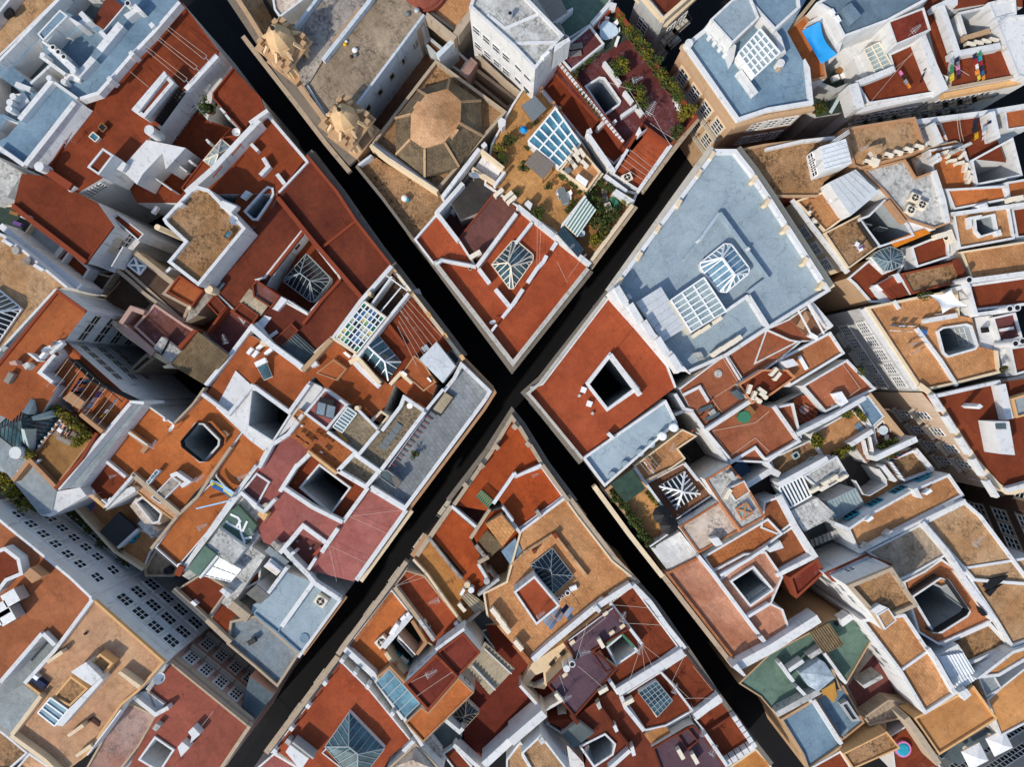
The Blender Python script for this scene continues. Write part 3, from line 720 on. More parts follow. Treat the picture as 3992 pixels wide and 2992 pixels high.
wires(['1345,300 1700,570', '1335,320 1680,600'], 16, 'second washing line pair from the street on the red roof')
wires(['1270,405 1615,675', '1250,425 1590,705'], 16, 'washing line pair nearest the raised stair roof with red slope')
wires(['1120,615 1280,750'], 16, 'short single washing line on the long red roof', post=False)
win('840,1540 600,1690', 14.6, 8, [(.5, 1.4)], .6, frame='bar', nx=1, ny=3)
B('red roofed court house with small square skylight behind long white wall', 1750, 1300)
R(10.6, '1500,760 1880,480 1900,860 1800,1040 2090,1135 1730,1600 1640,1750 1180,1750 1050,1500 1300,1150', 'red', 0, 0)
R(13.4, '2005,580 2240,830 2300,1010 2100,1150 1830,845 1830,800', 'red', .4, .15, skip='0', cap='rdw')
R(11.6, '2010,585 1830,800 1830,840 1790,1035 1590,810 1600,770 1880,470', 'wht', 0, 0)
S(10.6, 14, '1890,935 1905,925 1945,965 1930,980', 'wht', 'chimney'); S(10.6, 14, '1935,990 1950,980 1990,1025 1970,1035', 'wht', 'chimney')
R(12.2, '1760,1360 1910,1185 2090,1150 2085,1190 1830,1480 1640,1720 1560,1620', 'red', .2, .15, cap='rdw')
hip('1755,1385 1910,1200 1995,1270 1840,1450', 12.2, .5, .8, '1878,1330', '1882,1338', .7, 'glight', 'cream')
S(10.6, 13, '1770,1205 1785,1195 1812,1230 1795,1240', 'wht', 'chimney'); S(10.6, 13, '1620,1385 1635,1375 1668,1405 1650,1415', 'wht', 'chimney')
W(10.6, 13, .12, '1420,1335 1610,1480'); W(10.6, 12.6, .12, '1285,1500 1480,1640')
ant(1840, 800, 13.4, 60, 'above the shaded red courtyard near a climbing plant', 1)
shrub(1830, 960, 12, 'dark climbing plant on the white courtyard wall', 2.4)
S(10.6, 14.6, '1265,1205 1600,1275 1430,1460 1400,1320 1230,1500 1180,1590 1060,1480 1090,1400', 'wht')
W(12, 15.4, .55, '2230,1035 2100,1170 1840,1450 1600,1660')
for k in range(4):
    x = 2080-k*165; y = 1240+k*190
    W(15.4, 15.45, .12, f'{x},{y} {x-80},{y+100}', 'rdw', 'coping')
T(1, 0)
B('red roofed house with L shaped white walls beside the black street', 100, 1300)
R(13.4, '-30,1045 95,950 105,985 445,1385 190,1660 -600,1665 -235,1300', 'red2', .5, .3, 'wht', skip='34')
W(13.4, 14.2, .4, '30,1510 100,1435 55,1360'); W(13.4, 14.1, .4, '175,1500 240,1585'); W(13.4, 14.2, .35, '-50,1240 10,1300')
W(13.4, 14.5, .4, '-60,1060 95,950'); W(13.4, 13.9, .2, '445,1390 190,1660')
T(0, 1)
S(13.4, 14.2, '2070,40 2120,-20 2160,0 2100,60', 'wht')
S(13.4, 14.3, '1890,60 1930,60 2050,110 2000,170 1950,120 1880,110', 'wht')
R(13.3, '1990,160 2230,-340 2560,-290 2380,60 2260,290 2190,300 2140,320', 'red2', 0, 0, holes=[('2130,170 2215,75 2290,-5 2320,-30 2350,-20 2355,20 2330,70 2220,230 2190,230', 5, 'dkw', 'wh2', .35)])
chair(2270, -560, 13.4, 30, 'wooden garden chair on red roof beside street wall')
dish(2060, -500, 13.6, 40, 'by the red roof wall end next to the street', 1)
box('roof_box', 1330, 150, 10.6, 55, .9, .3, .6, 'white', 'small white vent box on the shaded red courtyard floor', 'vent')

B('tall tan roofed house with thick white parapet and little skylight', 1750, 350)
R(16.4, '1640,-30 1700,-60 1800,-30 1915,90 2120,310 1710,810 1440,600 1585,425 1425,275 1400,230', 'tas', .45, .32, 'wht')
S(16, 17.1, '1890,90 1920,70 2040,120 1990,175 1960,150 1900,130', 'wht'); S(16, 17.2, '1520,100 1560,80 1580,100 1545,130', 'wht', 'pier')
glass('1925,385 1965,320 2005,345 1965,410', (16.9,)*4, 1, 1, 16.4, 'gblue', 'wood', .12, 'ylw')
dish(2040, 260, 16.4, 80, 'at the right corner of the tan roof with white parapet', 1.1)
C(1355, 300, 10, 16.2, .3, 'crm', hollow=False)
win('1430,590 1585,430', 16.4, 2, [(3.5, 1.8)], .9, outward=True)
B('low shaded house with brown tiled roof and small dark skylight', 1300, 750)
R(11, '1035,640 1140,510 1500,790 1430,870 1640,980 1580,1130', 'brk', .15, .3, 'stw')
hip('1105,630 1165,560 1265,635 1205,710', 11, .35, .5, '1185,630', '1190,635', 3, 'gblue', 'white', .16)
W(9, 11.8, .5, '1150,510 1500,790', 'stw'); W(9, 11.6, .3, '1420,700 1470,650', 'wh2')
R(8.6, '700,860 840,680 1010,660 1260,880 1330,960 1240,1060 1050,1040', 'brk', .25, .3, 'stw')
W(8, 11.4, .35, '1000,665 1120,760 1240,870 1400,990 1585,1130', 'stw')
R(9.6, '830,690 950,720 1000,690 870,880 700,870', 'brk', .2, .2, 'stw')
R(13, '1540,715 1750,850 1655,985 1435,860', 'orb', .3, .15, 'rdw')
R(12.6, '1600,1120 1640,980 1760,860 1800,850 1830,900 1700,1060', 'stg', 0, 0, 'stw')
C(1800, 838, 12, 15, .42, 'crm', 'water_tank', False); C(1632, 1000, 12, 13.4, .2, 'crm', hollow=False)
R(8, '1580,1130 1780,900 1960,980 1790,1200', 'rst', 0, 0, 'gyw')
R(13.2, '1780,960 1850,880 1950,985 1880,1070', 'rst', .2, .12, 'rdw', z0=11)
W(8, 13.2, .25, '1955,985 1790,1205', 'rdw')
R(12, '2210,330 1905,620 1760,830 1600,1010 1700,1060 1850,830 2000,680 2230,420', 'wpt', 0, 0, 'wh2')
B('old maroon roofed house with worn pale walls in deep shade', 1400, 1150)
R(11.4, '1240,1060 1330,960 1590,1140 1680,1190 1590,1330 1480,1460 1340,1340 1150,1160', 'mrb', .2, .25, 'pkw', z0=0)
W(9, 12.2, .5, '1040,1130 1130,1000 1240,1040', 'pkw'); W(9, 12, .7, '1020,1130 1320,1390', 'pkw'); W(9, 11.6, .5, '960,1110 1080,1220 1290,1370 1480,1490', 'crm')
slope('1325,1340 1395,1245 1560,1370 1470,1475', (12.8, 12.8, 12.4, 12.4), 'wst', 'wh2')
W(12.6, 12.95, .05, '1455,1270 1385,1400', 'black', 'cable')
corr('1690,1190 1975,1410 1770,1665 1475,1490', (14.4, 14.4, 13.2, 13.2), 'yelc', .27, .06)
S(13, 14.6, '1530,1330 1670,1180 1700,1195 1550,1360', 'rdw'); R(12.8, '1475,1490 1690,1195 1980,1410 1780,1660', 'brk', 0, 0, 'gyw')
S(8, 13.0, '1400,1500 1480,1480 1500,1510 1420,1520', 'crm')
R(9, '1090,1550 1260,1390 1340,1430 1180,1560', 'brk', .2, .3, 'stw')
ant(1985, 1275, 12.2, 110, 'on the shaded dark red terrace beside a white wall', 1.2)
B('big red roofed house with white side wall and shaded lower terraces', 500, 350)
R(14.8, '100,105 170,-170 360,-150 640,-10 830,85 975,295 740,610 270,240', 'red', .3, .1, 'wht', skip='01234', cap='rdw')
W(14.8, 15.3, .5, '105,115 280,255 735,605', 'rdw'); S(14.8, 15.2, '170,210 215,175 270,215 240,245', 'wht')
R(10.8, '970,300 1130,370 1220,410 1050,620 990,695 740,600', 'wht', 0, 0)
R(13, '968,222 1010,180 1240,360 1190,418', 'red', .25, .12)
W(11, 13.6, .12, '1060,470 960,640', 'wh2', 'pipe')
win('970,300 740,610', 14.8, 2, [(2.8, 1.9)], 1.1, -.05, .45, nx=2, ny=3); win('970,300 740,610', 14.8, 2, [(1.4, 1.4)], .7, .15, .6, frame='ocre', pane='ocre', nx=1, ny=1)
win('970,300 740,610', 14.8, 1, [(4.5, 1.5)], .7, .5, .9, nx=1, ny=2)
R(11.4, '-60,110 100,110 290,260 180,410 -60,260', 'dgn', .2, .15, 'crm')
R(10.8, '170,430 300,270 530,440 430,610', 'gry', 0, 0)
R(11.0, '420,640 540,440 780,660 690,800', 'red', .5, .25, z0=0)
W(11, 12, .2, '490,660 590,520'); W(10, 11.6, .5, '420,620 540,470')
T(0, 0)
R(13.2, '-60,1330 150,1470 190,1500 60,1700 -60,1760', 'wst', 0, 0, 'wht')
T(0, 1)
for i, (x, y, c) in enumerate(((120, 180, 'wood'), (150, 270, 'cpurple'))): box('garden_clutter', x, y, 11.4, 70, .4, 1.0, .5, c, ('pale folded garden chair lying on the dark green terrace', 'purple grey folded trolley on the dark green terrace')[i], 'clutter')
B('tan roofed building on the left edge with barred glass pyramid', 150, 800)
R(15.4, '-60,330 30,365 210,500 590,820 500,830 -60,1440', 'tan', .3, .25, 'wht', skip='3')
hip('-330,1130 -20,830 190,1005 -100,1420', 15.4, .35, 1.6, '-20,1030', '-120,1150', .55, 'gdark', 'white', .14)
W(10.5, 14.4, .6, '0,285 180,430 420,610 700,830', 'wht')
for i, (x, y) in enumerate(((60, 435), (330, 650))): S(15.4, 16, f'{x-50},{y-15} {x-30},{y-35} {x+50},{y+15} {x+30},{y+35}', 'wht', 'vent_box')
C(230, 590, 15.4, 16.2, .4, 'stg', hollow=False); C(130, 500, 15.4, 16, .4, 'stg', hollow=False)
S(15.4, 16.2, '0,1340 25,1320 70,1340 30,1380', 'gyw', 'vent_box')
B('orange roofed tall building with white window wall facing dark courtyard', 350, 1300)
R(17, '490,835 745,1020 555,1270 430,1290 500,1400 330,1560 480,1690 260,2060 -60,1900 -60,1520', 'ora', .2, .3, 'wht', skip='1235678', cap='rdw')
W(17, 17.25, .12, '495,860 0,1470', 'rdw', 'kerb')
R(15.4, '430,1370 550,1275 1130,1790 900,2110 700,1960 540,1760 480,1680 340,1560', 'ora', .2, .25, 'wht', skip='34567', cap='rdw')
W(15.4, 17.4, .35, '470,1400 340,1555 450,1640'); W(17, 17.6, .5, '530,1290 425,1385', 'wht')
dish(470, 1370, 17, 200, 'on the corner wall of the orange roof with laundry', 1.2)
win('745,1020 555,1270', 17, 3, [(1.6, 1.2), (4.5, 1.4), (7.6, 1.4), (10.6, 1.4)], 1.0, .08, .95, frame='ocre', nx=1, ny=2)
win('560,1275 970,1640', 15.4, 5, [(1.4, 1.2), (4.4, 1.4), (7.4, 1.4)], .9, .1, .95, frame='ocre', nx=1, ny=2)
S(17, 18.1, '230,1385 260,1390 340,1450 320,1460', 'wh2'); S(17, 18, '330,1420 375,1370 390,1390 350,1440', 'white', 'vent_box'); S(17, 17.9, '190,1490 235,1465 265,1500 225,1535', 'wst', 'vent_box')
S(17, 18.0, '75,1465 130,1450 150,1490 90,1490', 'pkw', 'vent_box')
box('garden_chest', 75, 1600, 17, 60, 1.1, .6, .6, 'woodg', 'dark wooden chest standing on orange roof near left edge', 'chest')
wires([f'{400+k*55},{1680+k*42} {590+k*55},{1430+k*42}' for k in range(9)], 17.2, 'rows of washing lines across the sunken orange terrace', post=False)
T(0, 2)
W(15.4, 17.2, .06, '590,-220 800,-20 1120,135', 'iron', 'terrace_rail'); W(17.1, 17.2, .05, '640,-210 1050,150', 'iron', 'terrace_rail')
laundry('600,70 690,-60', 17, ['cnavy', 'cblue', 'cred', 'cblue', 'cnavy'], 'on the outer line of the orange terrace', .4, 1.0)
laundry('640,80 740,-50', 17, ['cblack', 'cblue', 'corange', 'cnavy', 'cteal'], 'on the inner line of the orange terrace', .4, 1.0)
laundry('700,255 880,15', 17, ['cwhite', 'clight', 'cwhite', 'cpurple', 'cwhite'], 'on the middle line of the orange terrace', .6, 1.0)
laundry('810,340 1000,120', 17, ['cpurple', 'cyellow', 'cwhite', 'cgrey', 'clight'], 'on the lowest line of the orange terrace', .5, .6)
S(15.4, 17, '540,120 610,60 730,150 680,215', 'orw'); W(15.4, 17.2, .4, '690,255 880,410', 'orw')
B('white roof terrace building with steel framed glass pyramid and wooden deck', 350, 600, 'terrace_building', 'building')
R(15, '-60,400 -60,-150 350,-30 560,215 790,480 1110,140 1240,175 690,890 480,905 440,1110 350,1130 -60,620', 'gry', 0, 0)
hip('345,15 550,235 250,650 -60,400', 15, .3, 3.4, '190,300', '185,310', .5, 'glass', 'iron', .07)
slope('335,10 360,20 245,260 190,240', (15.6, 15.6, 18.5, 18.6), 'glt', 'glt', 15.4, 'glass_hip'); slope('550,190 550,245 285,310 270,280', (15.6, 15.6, 18.6, 18.6), 'glt', 'glt', 15.4, 'glass_hip'); slope('180,380 210,390 270,620 215,570', (18.6, 18.6, 15.6, 15.6), 'glt', 'glt', 15.4, 'glass_hip')
R(15.3, '250,645 555,240 800,470 480,890 340,720', 'dck', .35, .2, 'orw', z0=12)
W(13, 17.4, .28, '1115,150 1240,160', 'wht'); W(13, 16.6, .35, '1120,165 720,640 500,905', 'wht')
W(13, 16.9, .3, '830,420 700,640 470,900', 'rdw', 'deck_rail')
R(13.4, '215,790 250,750 375,870 395,900 370,1000 240,880', 'ptl', .3, .15, 'rdw')
W(13.4, 16, .4, '110,830 250,650 480,890', 'orw', 'planter_wall'); W(13, 14.6, .4, '370,1000 400,900 440,930 420,1080', 'dkw', 'slatted_screen')
S(13, 14.4, '190,780 220,750 260,790 230,830', 'wht', 'white_cabinet')
C(130, 590, 13, 17.2, .62, 'wht', 'round_tank', False)
R(12.6, '-60,520 210,760 100,860 -60,780', 'gry', 0, 0)
S(12, 14.6, '365,1120 610,820 590,910 440,1110', 'rdw')
R(14.8, '480,925 600,905 690,890 745,960 430,1145 355,1130', 'wht', 0, 0)
T(0, 2)
hedge = [(540, 215), (580, 240), (625, 275), (665, 310), (700, 345), (740, 375), (775, 400), (810, 435)]
for i, (x, y) in enumerate(hedge): shrub(x, y, 15.4, 'bushy yellow green shrub in the hedge beside wooden deck', 1.5, 'leafy' if i % 3 else 'leaf', 'hedge shrubs along the wooden deck')
for i, (x, y) in enumerate(((240, 590), (280, 585), (310, 600))): shrub(x, y, 15.4, 'green shrub at the foot of the glass pyramid', 1.4, 'leafy', 'shrubs at the foot of the glass pyramid')
for i, (x, y) in enumerate(((700, 495), (735, 470))): shrub(x, y, 15.4, 'leafy shrub beside the grey loungers on deck', 1.5, 'leafy', 'shrubs beside the grey loungers')
for i, (x, y) in enumerate(((130, 830), (150, 900), (200, 930), (250, 980), (300, 1010), (320, 960), (180, 870), (350, 1030), (50, 790))): shrub(x, y, 13.0, 'dark bushy shrub beside the small blue pool terrace', 2.0, 'leaf' if i % 2 else 'leafy', 'shrubs around the blue pool terrace')
for i in range(12):
    x, y = [(295, 695), (315, 672), (335, 655), (335, 530), (362, 490), (392, 455), (425, 420), (455, 380), (487, 340), (520, 305), (550, 265), (160, 745)][i]
    p = P(x, y, 15.7); m = M(); m.dome((p.x, p.y, 0), 15.55, .17, .3, 10, 5); m.cyl((p.x, p.y), 15.3, 15.56, .12, .17, 10)
    tag(m.build('globe_lamp', 'white', None, (p.x, p.y, 15.3)), 'small white globe lamp on the edge of the wooden deck', 'lamp', 'white globe lamps along the deck')
for i, (x, y) in enumerate(((534, 388), (593, 402), (648, 433), (699, 460))): lounger(x, y, 15.3, -37, ('grey lounger nearest the glass pyramid holding white towels', 'grey lounger under the person in a black dress', 'grey lounger with a small pile of things on it', 'empty grey lounger beside the hedge')[i], 'grey loungers side by side on the deck')
table(548, 484, 15.3, -28, 1.6, .4, 'long grey slatted bench table on the wooden deck', 'woodg')

def person(x, y, z, deg, label, cloth, hair, arms, cover):
    p = P(x, y, z+.4); o = empty('person', (p.x, p.y, z), label, 'person'); A = math.radians(deg); rt = Matrix.Rotation(A, 3, 'Z')
    def skin(name, pts, edges, rads, mat, sub=2):
        me = bpy.data.meshes.new(name); me.from_pydata([rt @ Vector(v) for v in pts], edges, []); ob = bpy.data.objects.new(name, me); SC.collection.objects.link(ob); ob.parent = o; ORG[ob.name] = ORG[o.name]
        m1 = ob.modifiers.new('skin', 'SKIN'); m1.use_smooth_shade = True; m2 = ob.modifiers.new('sub', 'SUBSURF'); m2.levels = m2.render_levels = sub
        for v, r in zip(me.skin_vertices[0].data, rads): v.radius = (r, r)
        me.skin_vertices[0].data[0].use_root = True; me.materials.append(MATS[mat]); return ob
    pts = [(0, .1, .47), (0, .3, .5), (0, .5, .6), (0, .64, .69), (0, .72, .74), (0, .82, .8), (0, .9, .85)]; ed = [(k, k+1) for k in range(6)]; rd = [.14, .125, .145, .1, .055, .095, .07]
    def add(par, chain):
        for v, r in chain: pts.append(v); rd.append(r); ed.append((par, len(pts)-1)); par = len(pts)-1
        return par
    for s_ in (-1, 1):
        add(0, [((s_*.1, .02, .47), .1), ((s_*.11, -.36, .5), .062), ((s_*.11, -.76, .4), .04), ((s_*.13, -.82, .52), .035)])
        e, w_ = arms[(s_+1)//2]; h = add(3, [((s_*.17, .62, .68), .065), (e, .045), (w_, .032)])
        d = (Vector(w_)-Vector(e)).normalized(); c = Vector(w_)+d*.07; sd = d.cross(Vector((0, 0, 1))).normalized(); pm = add(h, [(tuple(c), .03)])
        for k in range(4): b = c+sd*(.024*(k-1.5)); add(pm, [(tuple(b+d*.04), .0095), (tuple(b+d*(.075-.008*abs(k-1.5))-Vector((0, 0, .012))), .008)])
        add(h, [(tuple(c+sd*.045*s_-d*.02), .011), (tuple(c+sd*.06*s_+d*.02), .009)])
    add(5, [((0, .8, .905), .022)])
    skin('body', pts, ed, rd, 'skin')
    skin('dress' if cover > .2 else 'swim_trunks', [(0, -.22 if cover > .2 else -.05, .5), (0, .1, .48), (0, .3, .51), (0, .52 if cover > .2 else .2, .61)], [(0, 1), (1, 2), (2, 3)], [.17, .165, .145, .16], cloth)
    skin('hair', [(0, .84, .8), (0, .93, .84), (0, .95, .78)], [(0, 1), (1, 2)], [.102, .085, .06], hair, 1)
T(0, 2)
person(593, 402, 15.3, -37, 'person in a black dress lying on a grey lounger', 'cblack', 'black', (((-.36, .78, .74), (-.12, .95, .86)), ((.36, .72, .7), (.2, .95, .84))), .5)
person(534, 388, 15.3, -37, 'person with bare shoulders reclining under white towels beside the glass pyramid', 'cnavy', 'wood', (((-.33, .45, .6), (-.3, .2, .55)), ((.36, .8, .74), (.16, 1.0, .9))), .1)
for k, (x, y, c, n_) in enumerate(((515, 395, 'white', 'white towel draped over the lounger nearest glass pyramid'), (538, 350, 'cblue', 'blue and white bag behind the lounger nearest glass pyramid'), (655, 400, 'brkp', 'small brown pile of things on the third lounger'))): box('beach_things', x, y, 15.68, -37, .5, .4, .22, c, n_, 'beach things')
T(1, 0)
for x, y, r, c, n_, cat in ((845, 425, .3, 'white', 'white plastic bag heap on the church roof', 'bag'), (850, 468, .22, 'leadg', 'grey bucket below the white bag on church roof', 'bucket'), (770, 350, .16, 'white', 'white jug beside yellow cloth on the church roof', 'jug'), (760, 372, .2, 'cgold', 'yellow cloth bundle on the church roof', 'cloth'), (815, 480, .18, 'brkp', 'dark brown toolbag left of the grey bucket', 'bag'), (1300, 110, .28, 'leadg', 'left grey pail near the red dome', 'bucket'), (1380, 80, .3, 'metal', 'right shiny pail near the red dome', 'bucket')): p = P(x, y, 15.2); m = M(); m.dome((p.x, p.y, 0), 15.05, r, r*.7, 10, 4); m.cyl(p, 14.85, 15.05, r*.8, r, 10); tag(m.build(cat, c, None, (p.x, p.y, 14.85)), n_, cat)
T(1, 1)
for x, y, r, c, n_, cat in ((1275, 50, .34, 'white', 'white hooded vent standing on the stained tan roof', 'vent'), (1302, 60, .2, 'cteal', 'turquoise bucket beside the white hooded vent', 'bucket')): p = P(x, y, 12.9); m = M(); m.dome((p.x, p.y, 0), 12.9, r, r*.7, 10, 4); m.cyl(p, 12.3, 12.9, r*.8, r, 10); tag(m.build(cat, c, None, (p.x, p.y, 12.3)), n_, cat)
T(0, 2)
T(1, 1)
B('rust red roofed house with tiled eaves along the black street', 600, 400)
R(13.6, '165,25 430,-320 690,-10 850,240 1150,625 905,915 180,45', 'rst', .25, .12, 'rdw')
W(13.6, 14.3, .45, '180,45 500,440 905,910', 'rdw'); W(13.6, 13.95, .25, '570,470 850,250', 'rdw'); W(13.6, 14.1, .3, '430,-320 690,-5 850,240 1150,625', 'rdw')
W(12.6, 13.2, .8, '450,-350 725,-10 880,215 1060,470 1190,640', 'cor', 'tiled_eaves')
W(12.6, 12.8, .35, '490,-350 770,20 930,260 1100,510 1215,640', 'cor', 'cornice')
W(13.2, 14.8, .42, '1165,635 900,935 660,1260', 'wht'); C(970, 870, 13, 15.2, .22, 'crm', hollow=False); W(13.6, 14.2, .3, '1020,780 1040,800', 'wht')
B('speckled dark red roofed house with sunken skylight and white inner wall', 400, 700)
R(13.3, '-330,560 0,300 170,90 195,75 700,690 905,920 640,1270 500,1380 380,1510 120,1290 0,900 -330,760', 'rst', 0, 0, 'gyw',
  holes=[('395,345 470,430 690,705 715,750 440,1045 190,905 20,760 75,745', 10.2, 'red', 'wht', .15)])
W(13.3, 13.7, .3, '110,715 400,345', 'rdw'); W(13.3, 14, .3, '720,755 560,930 400,1135', 'rdw'); W(13.3, 13.8, .2, '545,515 690,700', 'wht')
hip('430,530 632,735 628,775 500,940 465,945 235,770 240,745', 10.2, 1.3, 1.0, '375,700', '460,765', .55, 'gdark', 'barw', .07)
win('395,345 75,745', 13.3, 3, [(.9, 1.0)], .8, .12, .9, frame='wh2', nx=1, ny=1)
R(14, '-40,800 0,755 200,895 125,1000 -30,900', 'mrb', .3, .15, 'rdw', z0=11)
corr('0,890 110,965 35,1065 -90,990', (14.2, 14.2, 13.6, 13.6), 'tac', .28, .05)
R(12.4, '-60,1000 110,980 260,920 440,1045 180,1330 0,1160', 'mar', 0, 0, 'gyw', z0=0)
S(12, 14, '125,1000 205,895 265,930 180,1025', 'wh2'); S(12, 13.5, '-10,1140 70,1060 130,1080 60,1170', 'wh2'); W(12, 13.8, .15, '270,935 440,1045', 'wht'); W(12.4, 13.4, .35, '110,1250 180,1200', 'wht')
R(13.7, '140,1280 300,1130 360,1190 230,1330', 'rdk', .1, .12, 'rdw')
corr('215,1320 345,1215 520,1375 390,1490', (13.8, 13.8, 13.5, 13.5), 'grc', .27, .06)
W(12, 14.6, .55, '-60,1150 130,1320 390,1510', 'wht'); W(13, 14.3, .3, '500,1390 650,1250', 'wpk'); W(13, 14.4, .5, '395,1540 640,1270', 'stb')
C(60, 1300, 13, 14.6, .35, 'crm', hollow=False)
T(0, 1)
B('dark red roofed house with white dots and low walls beside worn wall', 2150, 600)
R(13.1, '1850,870 2220,410 2560,-60 2600,300 2260,900 2100,1140 2000,1010', 'rst', .15, .2, 'gyw')
W(13, 13.7, .35, '1990,1020 2210,1150', 'rdw'); W(12, 13.8, .4, '2180,1140 1970,1420 1770,1665', 'wht')
R(11.8, '1780,1210 1960,985 2020,1030 2200,1140 1990,1400 1800,1240', 'mar', 0, 0, 'gyw')
corr('2150,830 2230,880 2190,1050 2065,945', (14.1, 14.1, 13.6, 13.6), 'tac', .28, .05)
R(13.6, '2000,1030 2080,950 2230,1060 2170,1150', 'rst', .25, .15, 'rdw')

T(1, 1)
B('house with coloured glass roof and washing line terrace above street', 1200, 1200)
R(12.6, '985,975 1175,720 1300,850 1140,1075', 'brk', 0, 0, 'wht')
R(12.8, '640,1270 900,930 990,980 1115,1080 1300,865 1640,1240 1720,1330 1300,1640 1120,1650 830,1410', 'red', 0, 0, 'crm')
W(12.8, 14.6, .3, '1310,870 1115,1110 870,1420', 'wht'); W(12.6, 14.8, .2, '980,980 1165,725 ', 'wht')
glass('690,1250 930,945 1110,1080 865,1385', (15, 15, 15, 15), 7, 6, 12.8, ['sk', 'sb', 'sw', 'sg', 'sy', 'sl'], 'bar', .12, 'crm', 'coloured_glass_roof', cells=[3, 0, 1, 1, 0, 3, 0, 1, 2, 1, 0, 0, 1, 1, 4, 5, 1, 3, 2, 0, 0, 2, 2, 4, 3, 5, 0, 1, 2, 2, 4, 3, 0, 1, 1, 0, 4, 5, 3, 0, 0, 3])
W(13, 15.1, .3, '660,1260 860,1390', 'crm'); W(13, 15.05, .3, '930,945 1115,1085', 'crm')
for a in ('1115,715 1300,850', '985,975 1165,745', '1065,1035 1245,820', '1205,700 1330,850'): W(14.5, 14.65, .12, a, 'bar', 'pergola_beam')
m = '1170,655 1330,860 1480,1055 1625,1240 1760,1420'
W(12.2, 13.6, .35, m, 'crm', 'street_parapet'); W(12, 12.5, .5, '1210,640 1370,850 1520,1040 1680,1250 1800,1410', 'cor', 'cornice')
for x, y in ((1190, 690), (1330, 865), (1480, 1055), (1625, 1240), (1770, 1425)): S(12.5, 14, f'{x-25},{y-12} {x+3},{y-28} {x+28},{y+10} {x},{y+30}', 'ylw', 'pillar')
S(12, 12.6, '1340,845 1400,830 1420,880 1370,870', 'gyw', 'balcony')
wires([f'{1255+k*26-k*34},{930+k*0+k*45} {1560-k*36},{1290+k*42}' for k in range(-1, 6)], 14.6, 'rows of washing lines on the dark red street terrace', post=False)
laundry('1215,985 1345,1145', 14.6, ['cwhite'], 'in a long heap on the dark red street terrace', 1.6, .4); laundry('1345,1150 1440,1270', 14.6, ['cwhite', 'cgrey'], 'near the white roof on the dark red street terrace', .5, .4)
W(12.8, 13.2, .35, '1120,1120 1280,1325', 'rdw'); box('wire_crate', 1455, 1345, 12.8, 35, .7, .6, .4, 'metal', 'grey wire crate on the dark red terrace by white roof', 'crate')
hip('905,1395 1040,1220 1245,1465 1135,1625', 12.8, .5, 1.1, '955,1325', '1105,1465', 1.05, 'glass', 'white', .12, rail=False)
R(11.8, '870,1440 910,1400 1140,1640 1250,1480 1260,1540 1130,1690 1050,1640', 'mar', 0, 0, 'wht', z0=0); W(12, 14, .5, '860,1400 830,1450 900,1530 1060,1680', 'wht')
R(13.9, '1255,1555 1360,1405 1455,1490 1545,1640 1440,1720', 'orb', .1, .15, 'orw')
slope('1405,1440 1550,1290 1715,1500 1605,1645', (15, 15, 14.6, 14.6), 'mtl', 'wht', 12, 'sheet_roof')
R(12.2, '1560,1295 1605,1255 1755,1440 1720,1495', 'slt', .3, .1, 'wht')
W(14, 14.3, .06, '1480,1375 1640,1570', 'wh2', 'seam')
S(13.8, 14.3, '1260,1540 1300,1570 1290,1585 1245,1555', 'white', 'vent_box'); S(13.8, 14.3, '1480,1595 1510,1630 1500,1640 1465,1605', 'white', 'vent_box')

B('orange roofed house with white flecks and solar water heater', 400, 1600)
R(13.2, '-60,1230 130,1330 395,1540 650,1265 850,1430 1150,1670 1260,1600 1550,1660 1470,1900 1190,1660 1060,1990 870,1860 600,1690 500,1590 455,1632 275,1885 -30,1672 -230,1920 -430,1735', 'orb', 0, 0, 'wht')
R(13.7, '510,1560 665,1440 780,1525 690,1625 ', 'ora', .1, .12, 'orw')
W(13.2, 13.6, .12, '665,1435 780,1520 695,1625', 'orw'); S(13.2, 13.7, '745,1385 765,1375 815,1415 795,1430', 'white', 'vent_box'); S(13.2, 14.2, '460,1480 510,1455 530,1490 480,1515', 'wht')
W(13.2, 14.2, .35, '-10,1130 130,1310 400,1535', 'wht')
W(13.2, 14.1, .35, '1150,1660 1240,1560 1340,1650', 'crm'); W(13.2, 14.2, .45, '800,1470 870,1430 1060,1650', 'crm')
hp = P(70, 1540, 13.2); o = empty('solar_water_heater', (hp.x, hp.y, 13.2), 'small solar water heater with white tank on the orange roof', 'solar heater')
T(1, 1); m = M(); q = [P(5, 1510, 14.0), P(85, 1470, 14.0), P(135, 1590, 13.4), P(65, 1620, 13.4)]; m.face(q); m.build('collector_panel', 'glass', o)
m = M(); q2 = [v+Vector((0, 0, -.03)) for v in q]; d = [(q[i]-(q[0]+q[2])/2)*.06 for i in range(4)]; m.hexa([q2[i]+d[i]-Vector((0, 0, .08)) for i in range(4)], [q2[i]+d[i] for i in range(4)]); m.build('panel_frame', 'cream', o)
m = M(); a, b = P(-5, 1490, 14.3), P(85, 1445, 14.3); m.bar(a, b, .5, .5); m.build('tank', 'white', o)
m = M()
for v in q: m.bar((v.x, v.y, 13.2), v-Vector((0, 0, .1)), .05)
m.build('support', 'metal', o)
T(1, 1)
for x, y in ((100, 1375), (30, 1330)): box('vent_box', x, y, 13.2, 40, .9, .4, .5, 'white', 'small white vent box on orange roof by round white tank' if x > 50 else 'white cased vent box beside round cream tank on orange roof', 'vent')
T(0, 1)
for i, (x, y) in enumerate(((2150, 1370), (2195, 1395))): S(13.3, 13.9, f'{x-30},{y+15} {x+10},{y-35} {x+35},{y-15} {x-5},{y+35}', 'white', 'vent_box')
T(1, 2)
B('house with orange roof edge and deep white courtyard beside solar panels', 100, 250)
